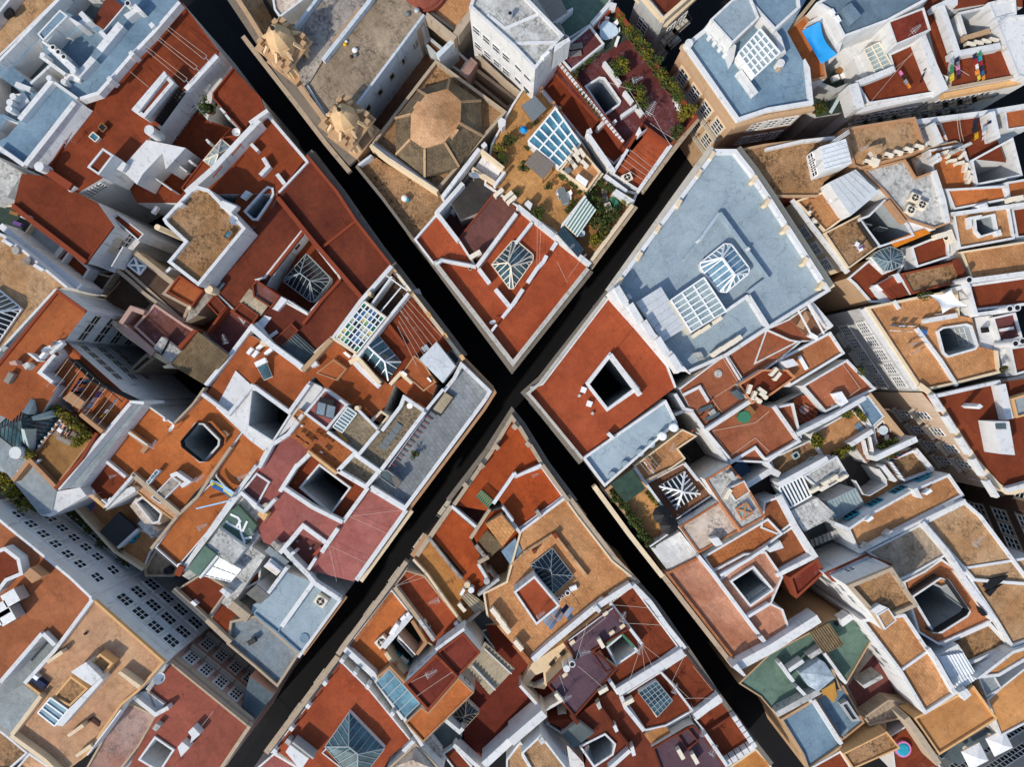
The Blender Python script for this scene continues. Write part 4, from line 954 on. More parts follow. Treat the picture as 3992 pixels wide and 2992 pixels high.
R(13.3, '270,225 455,-30 560,20 570,40 400,260 330,330 150,500 60,570 -60,480 -350,200 -180,-120 -30,20', 'wht', 0, 0, 'wht', holes=[('-30,50 10,55 270,245 285,260 145,480 -60,350', 6, 'dkw', 'wht', .3)])
W(13.2, 14.0, .4, '-30,15 280,240 450,0', 'wht'); R(14, '310,275 360,210 430,250 370,335', 'cob', .15, .1, 'orw'); R(12.6, '410,240 580,20 600,45 420,260', 'wht', 0, 0)
T(0, 2)
win('1990,270 2190,0', 13.4, 3, [(1.0, 1.6)], .9, nx=2, ny=2)
W(13.2, 14, .35, '1735,80 1970,255 2180,0', 'wht')
T(1, 2)
B('gravel roofed modern house with solar collectors and slabs', 850, 350)
R(14.2, '405,250 590,30 790,175 605,400', 'pnk', .35, .25, 'wht')
o = empty('solar_collector', P(600, 230, 14.2), 'pair of flat solar collectors with black tank on pinkish roof', 'solar collector')
for k in range(2):
    m = M(); a, b, c, d = [P(x+k*82, y+k*25, z) for x, y, z in ((527, 145, 15.0), (600, 165, 15.0), (583, 275, 14.5), (510, 255, 14.5))]; m.face([a, d, c, b]); pn = m.build('collector_panel', 'sol', o)
    m = M()
    for p, q in ((a, b), (b, c), (c, d), (d, a)): m.bar(p, q, .07)
    m.build('panel_frame', 'iron', o)
m = M(); m.bar(P(545, 130, 15.1), P(670, 160, 15.1), .5, .5); m.build('tank', 'black', o)
m = M()
for x, y in ((530, 150), (665, 190), (515, 255), (660, 300)): v = P(x, y, 14.9 if y < 200 else 14.5); m.bar((v.x, v.y, 14.2), v, .05)
m.build('support', 'metal', o)
R(13.8, '735,410 870,245 1035,385 885,590 700,470 620,410', 'grv', 0, 0, 'wht')
W(13.8, 14.5, .3, '610,410 880,605 1050,400', 'wht'); W(13.8, 14.3, .25, '870,215 1040,385', 'wht'); C(865, 205, 13, 14.6, .25, 'crm', hollow=False)
glass('660,365 785,195 865,250 740,415', (14.4, 14.4, 14.2, 14.2), 7, 1, 13.4, 'glt2', 'bar', .1)
for k in range(5): W(13.9, 14.02, .12, f'{675+k*8},{372+k*9} {770+k*5},{520-k*7}', 'yelw', 'timber')
R(13.6, '1265,130 1445,245 1080,735 905,610', 'grv', 0, 0, 'wht')
W(13.6, 14.6, .38, '1450,235 1075,735', 'wht'); W(13.6, 14.6, .35, '1080,400 1240,190 1270,110 1440,225', 'wht'); W(13.6, 14.5, .35, '885,600 1050,400', 'wht')
R(13.4, '720,735 840,600 1050,745 945,880', 'grv', 0, 0, 'wht'); W(13.4, 14.4, .42, '700,745 840,600 1055,750 940,885 700,745', 'wht')
R(13.5, '960,320 1075,220 1150,275 1060,395', 'wht', 0, 0, 'wht', holes=[('1000,330 1080,245 1125,275 1055,360', 8, 'dkw', 'crm', .3)])
for i, (x, y, w_) in enumerate(((1225, 360, .6), (1200, 395, .55), (1175, 435, .5), (1145, 465, .55), (1120, 500, .6), (1090, 535, .55))): box('paving_slab', x, y, 13.6, 55, .55, .75, .12, 'leadg', 'grey paving slab in the row laid across the gravel roof', 'slab', 'slabs in a row on the gravel roof')
C(1320, 185, 13.6, 14.2, .3, 'white', 'roof_vent', False)
B('grey tiled roof terrace building at the tip above black crossing', 1500, 500)
R(13, '1600,50 1690,-60 1760,-200 2000,30 2030,60 1990,130 1285,1085 970,885', 'pav', .9, .38, 'wht', skip='67', z0=0)
W(12.6, 13.3, .3, '1795,-220 2030,20 2055,70 1960,220 1300,1100', 'orw', 'cornice')
T(1, 2); W(13, 14.3, .3, '1610,40 1450,235', 'wht')
R(13.3, '1500,225 1620,55 1705,110 1585,275', 'tac', .15, .1, 'iron', z0=13)
for k in range(12): x = 1450-k*31; y = 265+k*40; W(13.6, 13.7, .07, f'{x},{y} {x+60},{y+42}', 'rdl', 'red_bracket')
W(13.6, 13.72, .08, '1450,280 1120,740', 'metal', 'rail')
o = shrub(1370, 600, 13, 'bushy potted plant standing on the grey tiled terrace', 1.2)
W(13, 13.9, .35, '985,880 1290,1070', 'wht'); R(14, '1070,740 1130,740 1245,840 1200,900 1060,800', 'slt', .1, .05, 'gyw')
corr('1165,800 1200,790 1245,845 1200,900', (14.6, 14.6, 14.5, 14.5), 'reed', .2, .02, 'slatted_roof')
SGN[0] = -1
bal('2030,60 1290,1080', 13.6, 3, 9.5, 2.2, .6, .12, .75)
B('pinkish roofed house with brown tiled square and deep courtyard', 450, 800)
R(13.2, '-10,1060 -30,760 275,430 420,265 835,575 960,890 940,930 740,1180 600,1390 240,1240 130,1000', 'pnk', 0, 0, 'wht',
  holes=[('215,905 450,590 690,760 940,910 735,1175 240,900', 3, 'dkw', 'wht', 0)])
R(12.4, '215,905 450,590 690,760 940,910 735,1175 240,900', 'red', 0, 0, 'wht', z0=3, holes=[('395,885 548,702 800,890 645,1098', 4, 'dkw', 'wht', .35)])
R(13.25, '270,430 405,270 430,270 830,575 690,745', 'trg', 0, 0, 'wht', z0=13)
W(13.2, 14.0, .3, '440,575 690,770', 'ylw'); W(13.2, 14.1, .4, '455,600 330,720 200,925', 'wht'); W(13.2, 14.1, .4, '235,895 480,1060 740,1190', 'wht'); W(13.2, 13.9, .4, '745,1185 960,890', 'wht')
W(13.2, 14.1, .4, '400,260 270,430 130,520 20,720', 'wht'); W(13.2, 13.9, .3, '330,690 350,710', 'wht'); W(13.2, 14, .35, '-10,1050 60,1100 160,990', 'wht')
win('240,900 740,1185', 13.4, 3, [(2.2, .9), (4.6, .9)], .9, .3, .9, frame='black', nx=1, ny=1)
laundry('330,440 450,520', 14.2, ['cblack', 'cred', 'cblack'], 'over brown tiles near the orange post', .5, .6); laundry('460,440 620,540', 14.2, ['cred', 'cblack', 'cpink', 'cgrey', 'cnavy'], 'on the middle line over brown tiles', .4, .6); laundry('540,580 590,610', 14.2, ['cwhite', 'cnavy'], 'beside the beige wall over brown tiles', .4, .6)
for i in range(3): x, y = ((330, 345), (395, 355), (315, 355))[i]; p = P(x, y, 13.3); m = M(); m.dome((p.x, p.y, 0), 13.3, .16, .28); tag(m.build('bucket', ('cteal', 'white', 'white')[i], None, (p.x, p.y, 13.3)), ('turquoise bucket on the corner of brown tiled roof', 'white bucket right of the coiled hose on brown tiles', 'white bucket left of the turquoise bucket')[i], 'bucket')
B('large pink roofed house above the street with brick pile', 800, 1300)
R(13.0, '980,905 1270,1085 870,1640 840,1700 430,1600 600,1395 690,1250', 'pnk', 0, 0, 'wht')
W(13, 13.8, .45, '1290,1085 860,1690', 'wht'); W(12.2, 12.5, .4, '1340,1090 900,1700', 'crm', 'cornice'); W(13, 13.8, .35, '985,905 1280,1085', 'wht')
R(12.6, '-20,1205 245,920 700,1250 600,1395 395,1215 210,1430 60,1360', 'pnk', 0, 0, 'wht')
R(12.0, '270,1430 405,1220 605,1390 450,1600', 'mar', 0, 0, 'wht')
W(12.6, 13.5, .45, '200,1455 400,1220 610,1375 700,1245', 'wht'); W(12.6, 13.4, .45, '560,1450 690,1260', 'wht'); W(12.4, 13.4, .35, '445,1600 510,1500', 'wht'); W(12, 13.4, .5, '230,1420 330,1530 480,1680', 'wht'); S(12, 13.8, '260,1490 310,1440 335,1450 285,1510', 'wht')
for k in range(5): W(12.1+k*.15, 12.3+k*.15, .35, f'{480+k*14},{1470-k*14} {540+k*14},{1510-k*14}', 'rdl', 'step')
for i in range(34): r_, c_ = i//9, i % 9; box('brick_stack', 485+c_*17-r_*3+random.uniform(-3, 3), 1215+c_*11+r_*17+random.uniform(-3, 3), 12.6, random.uniform(-45, -30), .28, .22, .25, ('wst', 'stg', 'wpt')[i % 3], 'pale block in the heap of blocks by white wall', 'block', 'pale blocks heaped on the pink roof')
o = empty('ladder', P(340, 1090, 12.7), 'grey metal ladder lying on the pink roof', 'ladder'); m = M(); a, b = P(240, 1000, 12.9), P(430, 1150, 12.9); c, d = P(230, 1025, 12.9), P(415, 1175, 12.9); m.bar(a, b, .06); m.bar(c, d, .06); m.build('rail', 'metal', o); m = M()
for k in range(15): m.bar(a.lerp(b, k/14), c.lerp(d, k/14), .05)
m.build('rung', 'metal', o)
for k in range(10): t = k/9; box('tile_pile', 260+t*165, 1045+t*120, 12.6, 20, .26, .3, .2, ('gyw', 'leadg', 'white')[k % 3], 'grey roof tile in the row beside the ladder', 'tile', 'grey tiles beside the ladder')
C(350, 1355, 12, 12.4, .14, 'leadg', 'drain', False); C(465, 1415, 12, 12.4, .14, 'leadg', 'drain', False)
S(12, 13.8, '5,1120 40,1085 100,1120 65,1180', 'ylw', 'trough'); S(12.3, 13.6, '120,1380 150,1345 215,1400 180,1450', 'stg'); ant(250, 1360, 12.6, 30, 'fallen against the white wall on pink roof', 1)
wires(['800,1140 1260,1085', '800,1140 1120,1285', '620,1390 940,1540', '620,1390 690,1700'], 13.6, 'fan of thin wires over the large pink roof', post=False, r=.01)
T(0, 2)
B('orange roofed house with railed octagonal light well', 1500, 500)
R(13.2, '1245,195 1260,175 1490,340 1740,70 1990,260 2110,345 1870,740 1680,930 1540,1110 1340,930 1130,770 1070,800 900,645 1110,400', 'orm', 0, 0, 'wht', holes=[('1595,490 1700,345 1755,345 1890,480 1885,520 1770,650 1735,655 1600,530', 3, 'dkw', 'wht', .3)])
W(13.2, 13.5, .15, '1262,178 1490,340', 'wht'); W(13.2, 14.1, .2, '1500,335 1660,170 1760,30', 'stw'); W(13.2, 13.9, .45, '1090,395 1265,535 1220,585', 'orw'); W(13.2, 13.9, .2, '1080,395 1270,525', 'wht')
W(13.4, 14.3, .05, '1555,490 1690,330 1780,335 1905,470 1895,530 1775,665 1720,665 1565,540 1555,490', 'iron', 'well_rail')
glass('1265,840 1350,735 1375,750 1285,860', (13.9,)*4, 3, 1, 13.2, 'gblue', 'white', .06)
S(13.2, 13.8, '1905,400 1925,395 1970,430 1955,450', 'orw'); ant(1385, 505, 13.2, 60, 'on the orange roof left of the octagonal well', 1.1); ant(1360, 800, 13.2, 40, 'beside the narrow roof window on orange roof', .9); ant(1020, 780, 13.2, 20, 'lying flat on the orange roof parapet', .8)
dish(1530, 380, 13.2, 230, 'on orange roof above the octagonal well', 1.1); S(13.2, 13.8, '1400,300 1415,290 1430,310 1415,320', 'white', 'vent_box')
R(13.0, '700,885 890,650 1080,800 1130,775 1140,800 900,1050', 'red', 0, 0, 'ylw'); W(12.8, 13.8, .3, '890,645 1080,800', 'wht'); W(13, 13.8, .35, '695,885 905,1060', 'ylw'); W(13, 14, .3, '1140,790 905,1060', 'wht')
ant(880, 930, 13, 100, 'on the shaded red corner terrace', 1.1); S(13, 13.7, '865,1000 880,990 920,1025 900,1040', 'white', 'vent_box'); S(13, 13.7, '925,1000 945,975 965,990 940,1015', 'white', 'vent_box')
R(13.4, '905,1090 1090,900 1130,880 1160,890 1170,920', 'wht', 0, 0, 'wht', z0=8)
W(12, 13.8, .5, '1135,770 1330,940 1540,1120', 'stw'); R(12.4, '1140,810 1320,930 1530,1130 1500,1180 1300,1030 1110,870', 'yel', .1, .1, 'ylw')
R(13.6, '1300,975 1480,790 1560,850 1380,1030', 'stg', .12, .1, 'wh2'); W(13, 14.2, .4, '1470,790 1520,770 1620,840 1560,880', 'wht'); 
R(12.2, '1410,1020 1590,840 1700,920 1530,1110', 'orb', .1, .1, 'orw')
B('low terrace house with paddling pool and black tarpaulin', 900, 1150)
R(8.5, '640,1060 760,960 1000,900 1180,1080 1190,1250 1020,1420 860,1260 800,1180', 'tab', 0, 0, 'wht')
R(9.2, '1000,1430 1190,1240 1430,1330 1300,1450 1240,1600 1090,1480', 'tab', .2, .2, 'wht'); W(8, 10.4, .3, '640,1060 980,1440 1230,1600', 'crm'); W(8.5, 10.6, .3, '1015,1410 1190,1250', 'wht')
slope('1020,1105 1180,1250 1010,1400 860,1270', (10.4, 10.4, 10.2, 10.2), 'tarp', 'tarp', 9.9, 'tarpaulin')
p = P(735, 1040, 8.9); m = M(); m.cyl(p, 8.5, 8.95, .95, n=20, cap=False); m.cyl(p, 8.5, 8.7, .9, n=20, mi=1); tag(m.build('paddling_pool', ['cpink', 'gblue'], None, (p.x, p.y, 8.5)), 'round paddling pool with pink rim on the low tan terrace', 'paddling pool')
for i, (x, y) in enumerate(((1130, 1335), (1160, 1300))): p = P(x, y, 9.6); m = M(); m.cyl(p, 9.2, 9.6, .38, .48, cap=False); m.cyl(p, 9.2, 9.5, .4, mi=0); tag(m.build('round_tub', 'cteal', None, (p.x, p.y, 9.2)), ('lower turquoise round tub on the tan patio', 'upper turquoise round tub on the tan patio')[i], 'tub')
R(11.4, '1185,1200 1240,1155 1365,1270 1310,1330', 'wst', 0, 0, 'wht')
R(11.8, '1120,1050 1170,980 1290,1020 1420,1130 1380,1210 1240,1200', 'wpt', 0, 0, 'wh2', holes=[('1200,1010 1250,975 1400,1110 1380,1170 1340,1180', 6, 'dkw', 'wh2', .5)])
win('1200,1010 1340,1180', 11.8, 4, [(.6, 1.2)], .5, outward=True)
for i, (x, y) in enumerate(((660, 1100), (720, 1160), (800, 1240), (900, 1360), (1050, 1430), (1080, 1480), (1120, 1520), (700, 1130))): shrub(x, y, 9.2, 'straggly dark plant along the low terrace wall', 1.3, 'leaf', 'plants along the low terrace wall')
R(9, '1240,1600 1310,1470 1340,1420 1540,1580 1500,1660 1250,1660', 'stn', .3, .25, 'stw'); C(1440, 1610, 9, 10.2, .42, 'iron', 'barrel')
B('long orange roofed house with hammock like awning and antennas', 1700, 1200)
R(12.9, '1335,1410 1530,1130 1830,840 1990,960 1990,1000 1880,1170 1530,1580', 'orm', .4, .12, 'wht')
R(12.9, '1850,740 2110,370 2300,560 2180,780 2000,960 1860,800', 'orm', .3, .12, 'wht'); W(12.9, 13.7, .3, '1300,1420 1530,1130 1700,970 1850,740 1990,540', 'stw'); W(12.9, 13.6, .4, '1600,1560 1990,1000 2210,700', 'wht')
R(9.0, '1620,940 1860,740 1700,920', 'ora', 0, 0, 'orw')
for k in range(3): c = ('clight', 'cyellow', 'cblue')[k]; a = P(1815+k*8, 835+k*18, 14.2); b = P(2010+k*3, 945+k*16, 14.2); m = M(); n_ = (b-a).normalized(); sd = Vector((-n_.y, n_.x, 0))*.17; pv = None
for k in range(3):
    c = ('clight', 'cyellow', 'cblue')[k]; a = P(1815+k*8, 835+k*20, 14.2); b = P(2010-k*5, 945+k*14, 14.2); m = M(); d = (b-a).normalized(); sd = Vector((-d.y, d.x, 0))*.19; pv = None
    for j in range(9):
        q = a.lerp(b, j/8)-Vector((0, 0, .35*math.sin(math.pi*j/8))); r_ = (q-sd, q+sd)
        if pv: m.face([pv[0], r_[0], r_[1], pv[1]])
        pv = r_
    tag(m.build('beach_towel', c, None, a), ('pale blue', 'yellow', 'blue')[k]+' long towel sagging on the line above orange roof', 'towel')
a = P(1695, 1070, 14.2); b = P(1990, 1000, 14.2); m = M(); m.bar(a, b, .14, .3); tag(m.build('rolled_sheet', 'clight', None, a), 'pale rolled sheet stretched over the long orange roof', 'laundry')
for x, y, t_ in ((1800, 1200, 'at the lower right edge of the long orange roof'), (1780, 790, 'between the two long orange roofs'), (2140, 780, 'beside white box on the upper orange strip')): ant(x, y, 12.9, 30, t_, 1.2)
m = M(); q = PP('1630,1130 1665,1105 1765,1200 1740,1215', 12.98); m.face(ccw(q)); tag(m.build('dark_mat', 'brkp', None, q[0]), 'dark brown mat lying on the long orange roof', 'mat')
S(12.9, 13.9, '1540,1560 1590,1580 1550,1660 1500,1640', 'rdw'); C(1545, 1565, 12.9, 13.6, .25, 'white', hollow=False)
R(8.6, '2100,340 2230,220 2300,400 2180,520', 'wht', 0, 0, 'wh2')
T(0, 2)
B('house with green box roofs and white ribbed sheet beside glass sheds', 1900, 1300)
R(12.6, '1520,1620 1900,1060 2010,960 2230,720 2400,1000 2170,1400 2290,1480 1980,1940 1750,1760', 'wst', 0, 0, 'wht')
S(12.6, 13.3, '1985,1090 2050,1040 2215,1220 2120,1390 1895,1220', 'grn', 'green_terrace')
for a in ('1985,1120 2050,1150 2070,1180 2030,1240', '1950,1180 1970,1200 2060,1250', '2060,1180 2080,1290 2110,1370', '2090,1270 2130,1180', '2100,1330 2170,1320'): W(13.3, 13.36, .22, a, 'white', 'painted_branch')
slope('1890,1240 2120,1410 2000,1560 1790,1390', (14.1,)*4, 'wst', 'wht', 12.4, 'ribbed_sheet')
S(12.4, 14.4, '1620,1590 1765,1390 1865,1465 1710,1655', 'grn', 'green_box_roof'); W(12.4, 14.3, .25, '1875,1480 1720,1670', 'wht')
glass('1870,1480 2080,1595 1990,1700 1760,1650', (13.6, 13.6, 13.2, 13.2), 5, 2, 12, 'glt2', 'bar', .1)
R(11.5, '1930,1530 2100,1390 2290,1470 2000,1900 1900,1800', 'mar', 0, 0, 'wht')
W(12.6, 13.6, .45, '1540,1640 1850,1230 2060,940', 'wht'); R(13.2, '2070,930 2210,760 2330,840 2200,1080', 'mar', .2, .2, 'wht'); W(12.8, 13.8, .35, '2070,930 2230,1060', 'wht')
T(1, 2)
S(12, 13.6, '60,1570 120,1500 230,1590 170,1650', 'wht'); S(12, 13.4, '70,1440 110,1395 280,1530 230,1580', 'gry'); W(12, 13.9, .3, '80,1570 110,1545 200,1620', 'wht')
for k in range(7): W(13.6, 13.7, .06, f'{85+k*15},{1580+k*11} {110+k*15},{1550+k*11}', 'crm', 'louvre')
ant(-10, 1250, 12.6, 120, 'leaning on white wall near the green roofs', 1)
T(0, 3)
R(12.8, '1490,145 1750,-20 1980,120 1780,400', 'red', .25, .2, 'wht', cap='stw')
R(11, '1790,400 1960,140 2050,100 2250,-60 2240,60 2090,140 1980,280 2160,370 1990,590', 'red', .3, .2, 'wht', z0=0); W(12.8, 13.4, .5, '1490,130 1770,385 1985,590', 'stw')
S(12.8, 13.5, '1640,240 1660,225 1700,260 1680,275', 'white', 'vent_box'); S(12.8, 13.7, '1890,140 1920,115 1990,170 1955,200', 'wht', 'vent_box')
B('blue roofed corner building with long white divider wall', 2300, 400)
T(1, 3)
R(13.0, '0,350 -50,330 -30,260 40,240 200,30 240,-30 490,70 720,220 370,680', 'blu', 0, 0, 'wht'); R(12.6, '0,350 370,680 360,700 180,975 -20,800 -260,600 -230,400', 'bls', .4, .25, 'stw')
W(13, 13.9, .45, '490,65 215,450', 'wht'); W(13, 13.7, .3, '725,215 360,715', 'wht'); W(12.2, 12.5, .35, '770,190 400,690', 'orw', 'cornice'); W(13, 13.9, .45, '440,0 500,75 720,220', 'wht')
W(13, 13.2, .18, '-20,340 180,500 370,670', 'bld', 'kerb'); W(13, 13.2, .15, '180,505 210,450', 'bld', 'kerb'); ac(570, 210, 13.0, -35, 'on the blue roof beside the pink roof wall', sc=1.2, up=True); C(410, 550, 13, 13.12, .5, 'bld', 'round_hatch', False)
R(13.4, '-40,130 0,80 115,180 40,250', 'grw', 0, 0, 'wht'); corr('0,85 115,185 30,255 -90,165', (13.8, 13.8, 13.7, 13.7), 'grw', .22, .04); W(13, 14, .35, '100,160 260,-60', 'wht')
T(0, 3)
S(12.6, 13.6, '1960,280 2010,230 2160,350 2120,415', 'stw', 'roof_ledge'); box('junk_heap', 2170, 580, 12.9, 30, .9, .5, .4, 'iron', 'heap of dark rubbish on the stained corner roof', 'rubbish')
T(1, 2)
W(12, 12.3, .3, '1290,1110 1340,1090', 'crm', 'cornice')
# ================= north block =================
T(1, 0)
B('old stone church with two small bell towers and octagonal dome', 1000, 700, 'church', 'church')
R(14.6, '300,290 560,-60 1000,-60 990,0 570,520 440,740 400,740 300,480', 'stg', 0, 0, 'stw')
R(14.8, '430,750 570,525 990,-10 1010,-60 1270,-60 1450,130 830,960 640,1085', 'stn', .3, .25, 'wwk', skip='01234')
W(14.6, 15.6, .4, '572,512 960,20 1000,-40', 'wwk'); W(14.6, 15.3, .3, '300,275 540,-40', 'wwk'); W(14.6, 15, .35, '660,360 900,60', 'stb')
W(12.8, 15.3, .45, '-215,-90 -70,130 70,360 200,560', 'stb', 'street_parapet'); W(12.8, 15.5, .5, '370,740 640,1100', 'stb', 'street_parapet'); W(12.4, 12.9, 1.0, '-240,-60 -80,180 180,580 380,850 640,1180 830,1400', 'cor', 'cornice'); W(12, 12.6, .5, '-120,310 160,670 340,900 600,1240 800,1480', 'stw', 'cornice')
W(8, 14.3, .5, '1430,170 850,930', 'stw', 'buttress_wall'); W(13, 14.9, .5, '1460,120 1715,330', 'stw')
win('1450,130 830,960', 14.8, 5, [(1.8, 1.1)], .6, .1, .95, frame='stw', nx=1, ny=1)
for k in range(7): t = k/6; x, y = 1400-t*520, 200+t*700; S(8, 13.9, f'{x-18},{y+22} {x+12},{y-16} {x+44},{y+10} {x+14},{y+46}', 'wwk', 'buttress')
R(8.4, '920,1040 1430,370 1560,480 1010,1200', 'ter', 0, 0, 'stw'); R(10.5, '1440,370 1490,310 1620,420 1550,480', 'ter', .3, .25, 'wwk')
R(12.6, '995,1225 1545,510 2160,960 1560,1650', 'tas', .7, .32, 'stw'); W(12.6, 13.6, .3, '1000,1235 1555,1640', 'wht')
S(12.6, 14.4, '2080,1040 2110,1010 2150,1035 2145,1080 2115,1100', 'wht', 'pier'); S(12.6, 14.4, '1935,1250 1965,1220 1990,1250 1960,1280', 'wht', 'pier')
ou = [P(x, y, 13.6) for x, y in ((1392, 775), (1665, 685), (1935, 868), (1945, 1170), (1745, 1435), (1450, 1525), (1205, 1330), (1197, 1020))]
inn = [P(x, y, 15.6) for x, y in ((1465, 822), (1645, 772), (1768, 880), (1758, 1065), (1622, 1232), (1450, 1283), (1328, 1203), (1336, 985))]
ap = P(1545, 1025, 16.6)
m = M()
for i in range(8): a, b = ou[i], ou[(i+1) % 8]; m.face([a, inn[i], inn[(i+1) % 8], b][::-1]); m.face([(a.x, a.y, 12.6), (b.x, b.y, 12.6), b, a])
o = m.build('dome_skirt', 'dmt', CUR)
m = M()
for i in range(8): m.bar(ou[i], inn[i]+Vector((0, 0, .08)), .22, .2)
m.build('hip_ridge', 'stb', o, ORG[CUR.name])
m = M()
for i in range(8): a, b = inn[i]+Vector((0, 0, .25)), inn[(i+1) % 8]+Vector((0, 0, .25)); m.face([a, b, ap]); m.face([inn[i], inn[(i+1) % 8], b, a])
m.build('dome', 'dmc', CUR)
for pts in ('1350,925 1390,870 1430,880 1455,945 1440,960', '1650,1110 1700,1095 1745,1120 1690,1195 1660,1170'): slope(pts, [15.8]*5, 'dmc', 'stb', 14, 'dormer')
R(12.3, '860,1425 1000,1335 1090,1400 1560,1650 1700,1760 1590,1830 1340,2080 1060,1660', 'tas', 0, 0, 'stw'); W(12.3, 13.2, .3, '860,1430 1080,1700 1370,2090', 'cor', 'street_parapet')
W(12, 14, .35, '980,1250 1120,1360 1560,1650', 'crm'); S(12.3, 13.4, '870,1415 985,1330 1000,1345 890,1425', 'wwk')
R(12.2, '-190,-90 -60,110 110,330 295,275 540,-90', 'tan', .3, .25, 'stb', skip='34'); R(14.5, '120,-90 480,-60 200,150 150,80', 'wpt', .2, .2, 'wh2'); slope('40,-20 85,-40 205,145 150,180', (13, 13.6, 13.6, 12.4), 'iron', 'wh2', 12.2, 'metal_stair')
R(13.8, '1480,100 1300,-80 1900,-80 1840,110 1710,270', 'tab', .3, .25, 'stw'); p = P(1430, -120, 15); m = M(); m.cyl(p, 13.8, 14.6, 2.4, n=28); m.dome((p.x, p.y, 0), 14.6, 2.2, 1.3, 28, 8); m.build('small_dome', 'rdd', CUR)
W(13, 14.8, .7, '1715,300 1840,120', 'stw'); W(8, 14.2, .5, '1560,480 1710,330', 'wwk')
R(9.5, '1560,490 1700,400 1830,520 1760,630', 'ter', .3, .25, 'wh2'); S(9, 12.6, '1750,630 1850,490 1905,540 1810,680', 'pkg'); R(9, '1830,670 1900,590 2230,870 2170,950', 'ter', .4, .3, 'stw'); W(9, 11, .35, '1900,600 2230,850', 'stw')
def tower(cx, cy, sx, sy):
    """bell tower: square arcade of columns under an entablature, octagonal dome and lantern"""
    T(1, 0); z0 = 13.0; g = P(cx, cy, z0); A = math.radians(-38)
    def q(u, v): return (g.x+u*math.cos(A)-v*math.sin(A), g.y+u*math.sin(A)+v*math.cos(A))
    m = M(); m.obox(q(0, 0), 3.6, 3.6, 11.5, z0+.5, A); m.obox(q(0, 0), 3.9, 3.9, z0+.5, z0+.7, A); m.build('tower_base', 'stb', CUR)
    for sx_ in (-1, 1):
        for sy_ in (-1, 1):
            m = M(); m.obox(q(sx_*1.25, sy_*1.25), .6, .6, z0+.7, z0+3.2, A)
            for du, dv in ((1.62, .95), (.95, 1.62)): m.cyl(q(sx_*du, sy_*dv), z0+.7, z0+3.0, .2, .17, 10); m.obox(q(sx_*du, sy_*dv), .48, .48, z0+3.0, z0+3.2, A)
            m.build('column_cluster', 'chu', CUR)
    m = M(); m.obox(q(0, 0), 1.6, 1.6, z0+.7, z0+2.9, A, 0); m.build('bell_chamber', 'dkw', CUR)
    m = M(); m.obox(q(0, 0), 3.7, 3.7, z0+3.2, z0+3.6, A); m.obox(q(0, 0), 4.1, 4.1, z0+3.6, z0+3.85, A); m.obox(q(0, 0), 3.2, 3.2, z0+3.85, z0+4.1, A)
    for k in range(4):
        a = A+k*math.pi/2
        for u in (-1.2, 1.2): m.obox((g.x+1.75*math.cos(a)-u*math.sin(a), g.y+1.75*math.sin(a)+u*math.cos(a)), .5, .5, z0+3.85, z0+4.5, a)
    m.build('entablature', 'stb', CUR)
    m = M(); m.cyl(g, z0+4.1, z0+5.0, 1.45, 1.35, 8)
    for k in range(8):
        a = A+math.pi/8+k*math.pi/4; c, s_ = math.cos(a), math.sin(a); m.bar((g.x+2*c, g.y+2*s_, z0+4.15), (g.x+1.35*c, g.y+1.35*s_, z0+5.0), .26, .3)
    m.build('drum', 'chu', CUR)
    m = M(); m.dome((g.x, g.y, 0), z0+5.0, 1.3, 1.7, 8, 6)
    m.build('tower_dome', 'chd', CUR)
    m = M(); m.cyl(g, z0+6.5, z0+7.0, .36, .24, 8); m.dome((g.x, g.y, 0), z0+7.0, .3, .25, 8, 3); m.build('lantern', 'chu', CUR)
    m = M(); m.dome((g.x, g.y, 0), z0+7.2, .22, .3, 8, 3); m.cyl(g, z0+7.4, z0+8.8, .09, .03, 6); m.bar((g.x-.3, g.y, z0+8.4), (g.x+.3, g.y, z0+8.4), .06); m.build('finial', 'iron', CUR)
tower(330, 530, 0, 0); tower(850, 1165, 0, 0)
B('tall white house with grey weathered roof beside the church', 2050, 250)
T(2, 0)
R(20, '-380,55 -330,-90 60,-90 440,300 350,400 190,600 0,400', 'wst', .35, .3, 'wht')
for a in ('-60,240 240,110', '0,370 370,360', '230,110 90,-60', '-220,120 -60,250'): W(20, 20.16, .3, a, 'wh2', 'roof_rib')
S(20, 20.8, '240,480 300,435 320,450 265,500', 'white', 'vent_box'); S(17, 20.7, '360,385 480,320 495,350 350,450', 'wht'); C(-25, 110, 20, 20.9, .25, 'metal')
win('-380,55 0,400', 20, 4, [(2.6, 1.3), (6, 1.3), (9.2, 1.2)], .9, .05, .98, frame='wh2', nx=1, ny=2)
win('0,400 190,600', 20, 2, [(2.6, .7), (5.5, .9)], .9, .1, .95, frame='wh2', nx=1, ny=1)
R(9, '-420,470 -240,300 60,620 200,760 40,860 -60,900', 'dkb', 0, 0, 'stw'); W(8, 12.6, .3, '-300,480 -60,700 60,800', 'stw')
B('house with dark green roof terrace and grey timber lean to', 600, 100)
R(13.6, '240,-60 880,-60 830,20 680,205 490,330 440,300 380,170', 'grn', .25, .15, 'wht'); slope('170,-60 390,-60 470,105 340,190', (15.4, 15.4, 15, 15), 'woodg', 'wht', 13); slope('340,195 390,165 440,250 410,280', (14.6, 14.6, 14.4, 14.4), 'woodg', 'wht', 13)
S(13.6, 14.6, '330,165 380,200 520,80 515,60', 'wht'); W(13.6, 14.8, .4, '680,200 830,30 890,45', 'wht')
B('maroon terraced patio house with black light well and many plants', 1000, 700)
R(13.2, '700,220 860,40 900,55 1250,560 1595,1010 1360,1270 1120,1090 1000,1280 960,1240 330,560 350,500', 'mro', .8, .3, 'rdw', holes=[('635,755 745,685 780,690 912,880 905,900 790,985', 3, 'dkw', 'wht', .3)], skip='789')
S(13, 13.26, '690,230 870,50 990,330 780,460', 'dgn', 'green_paving')
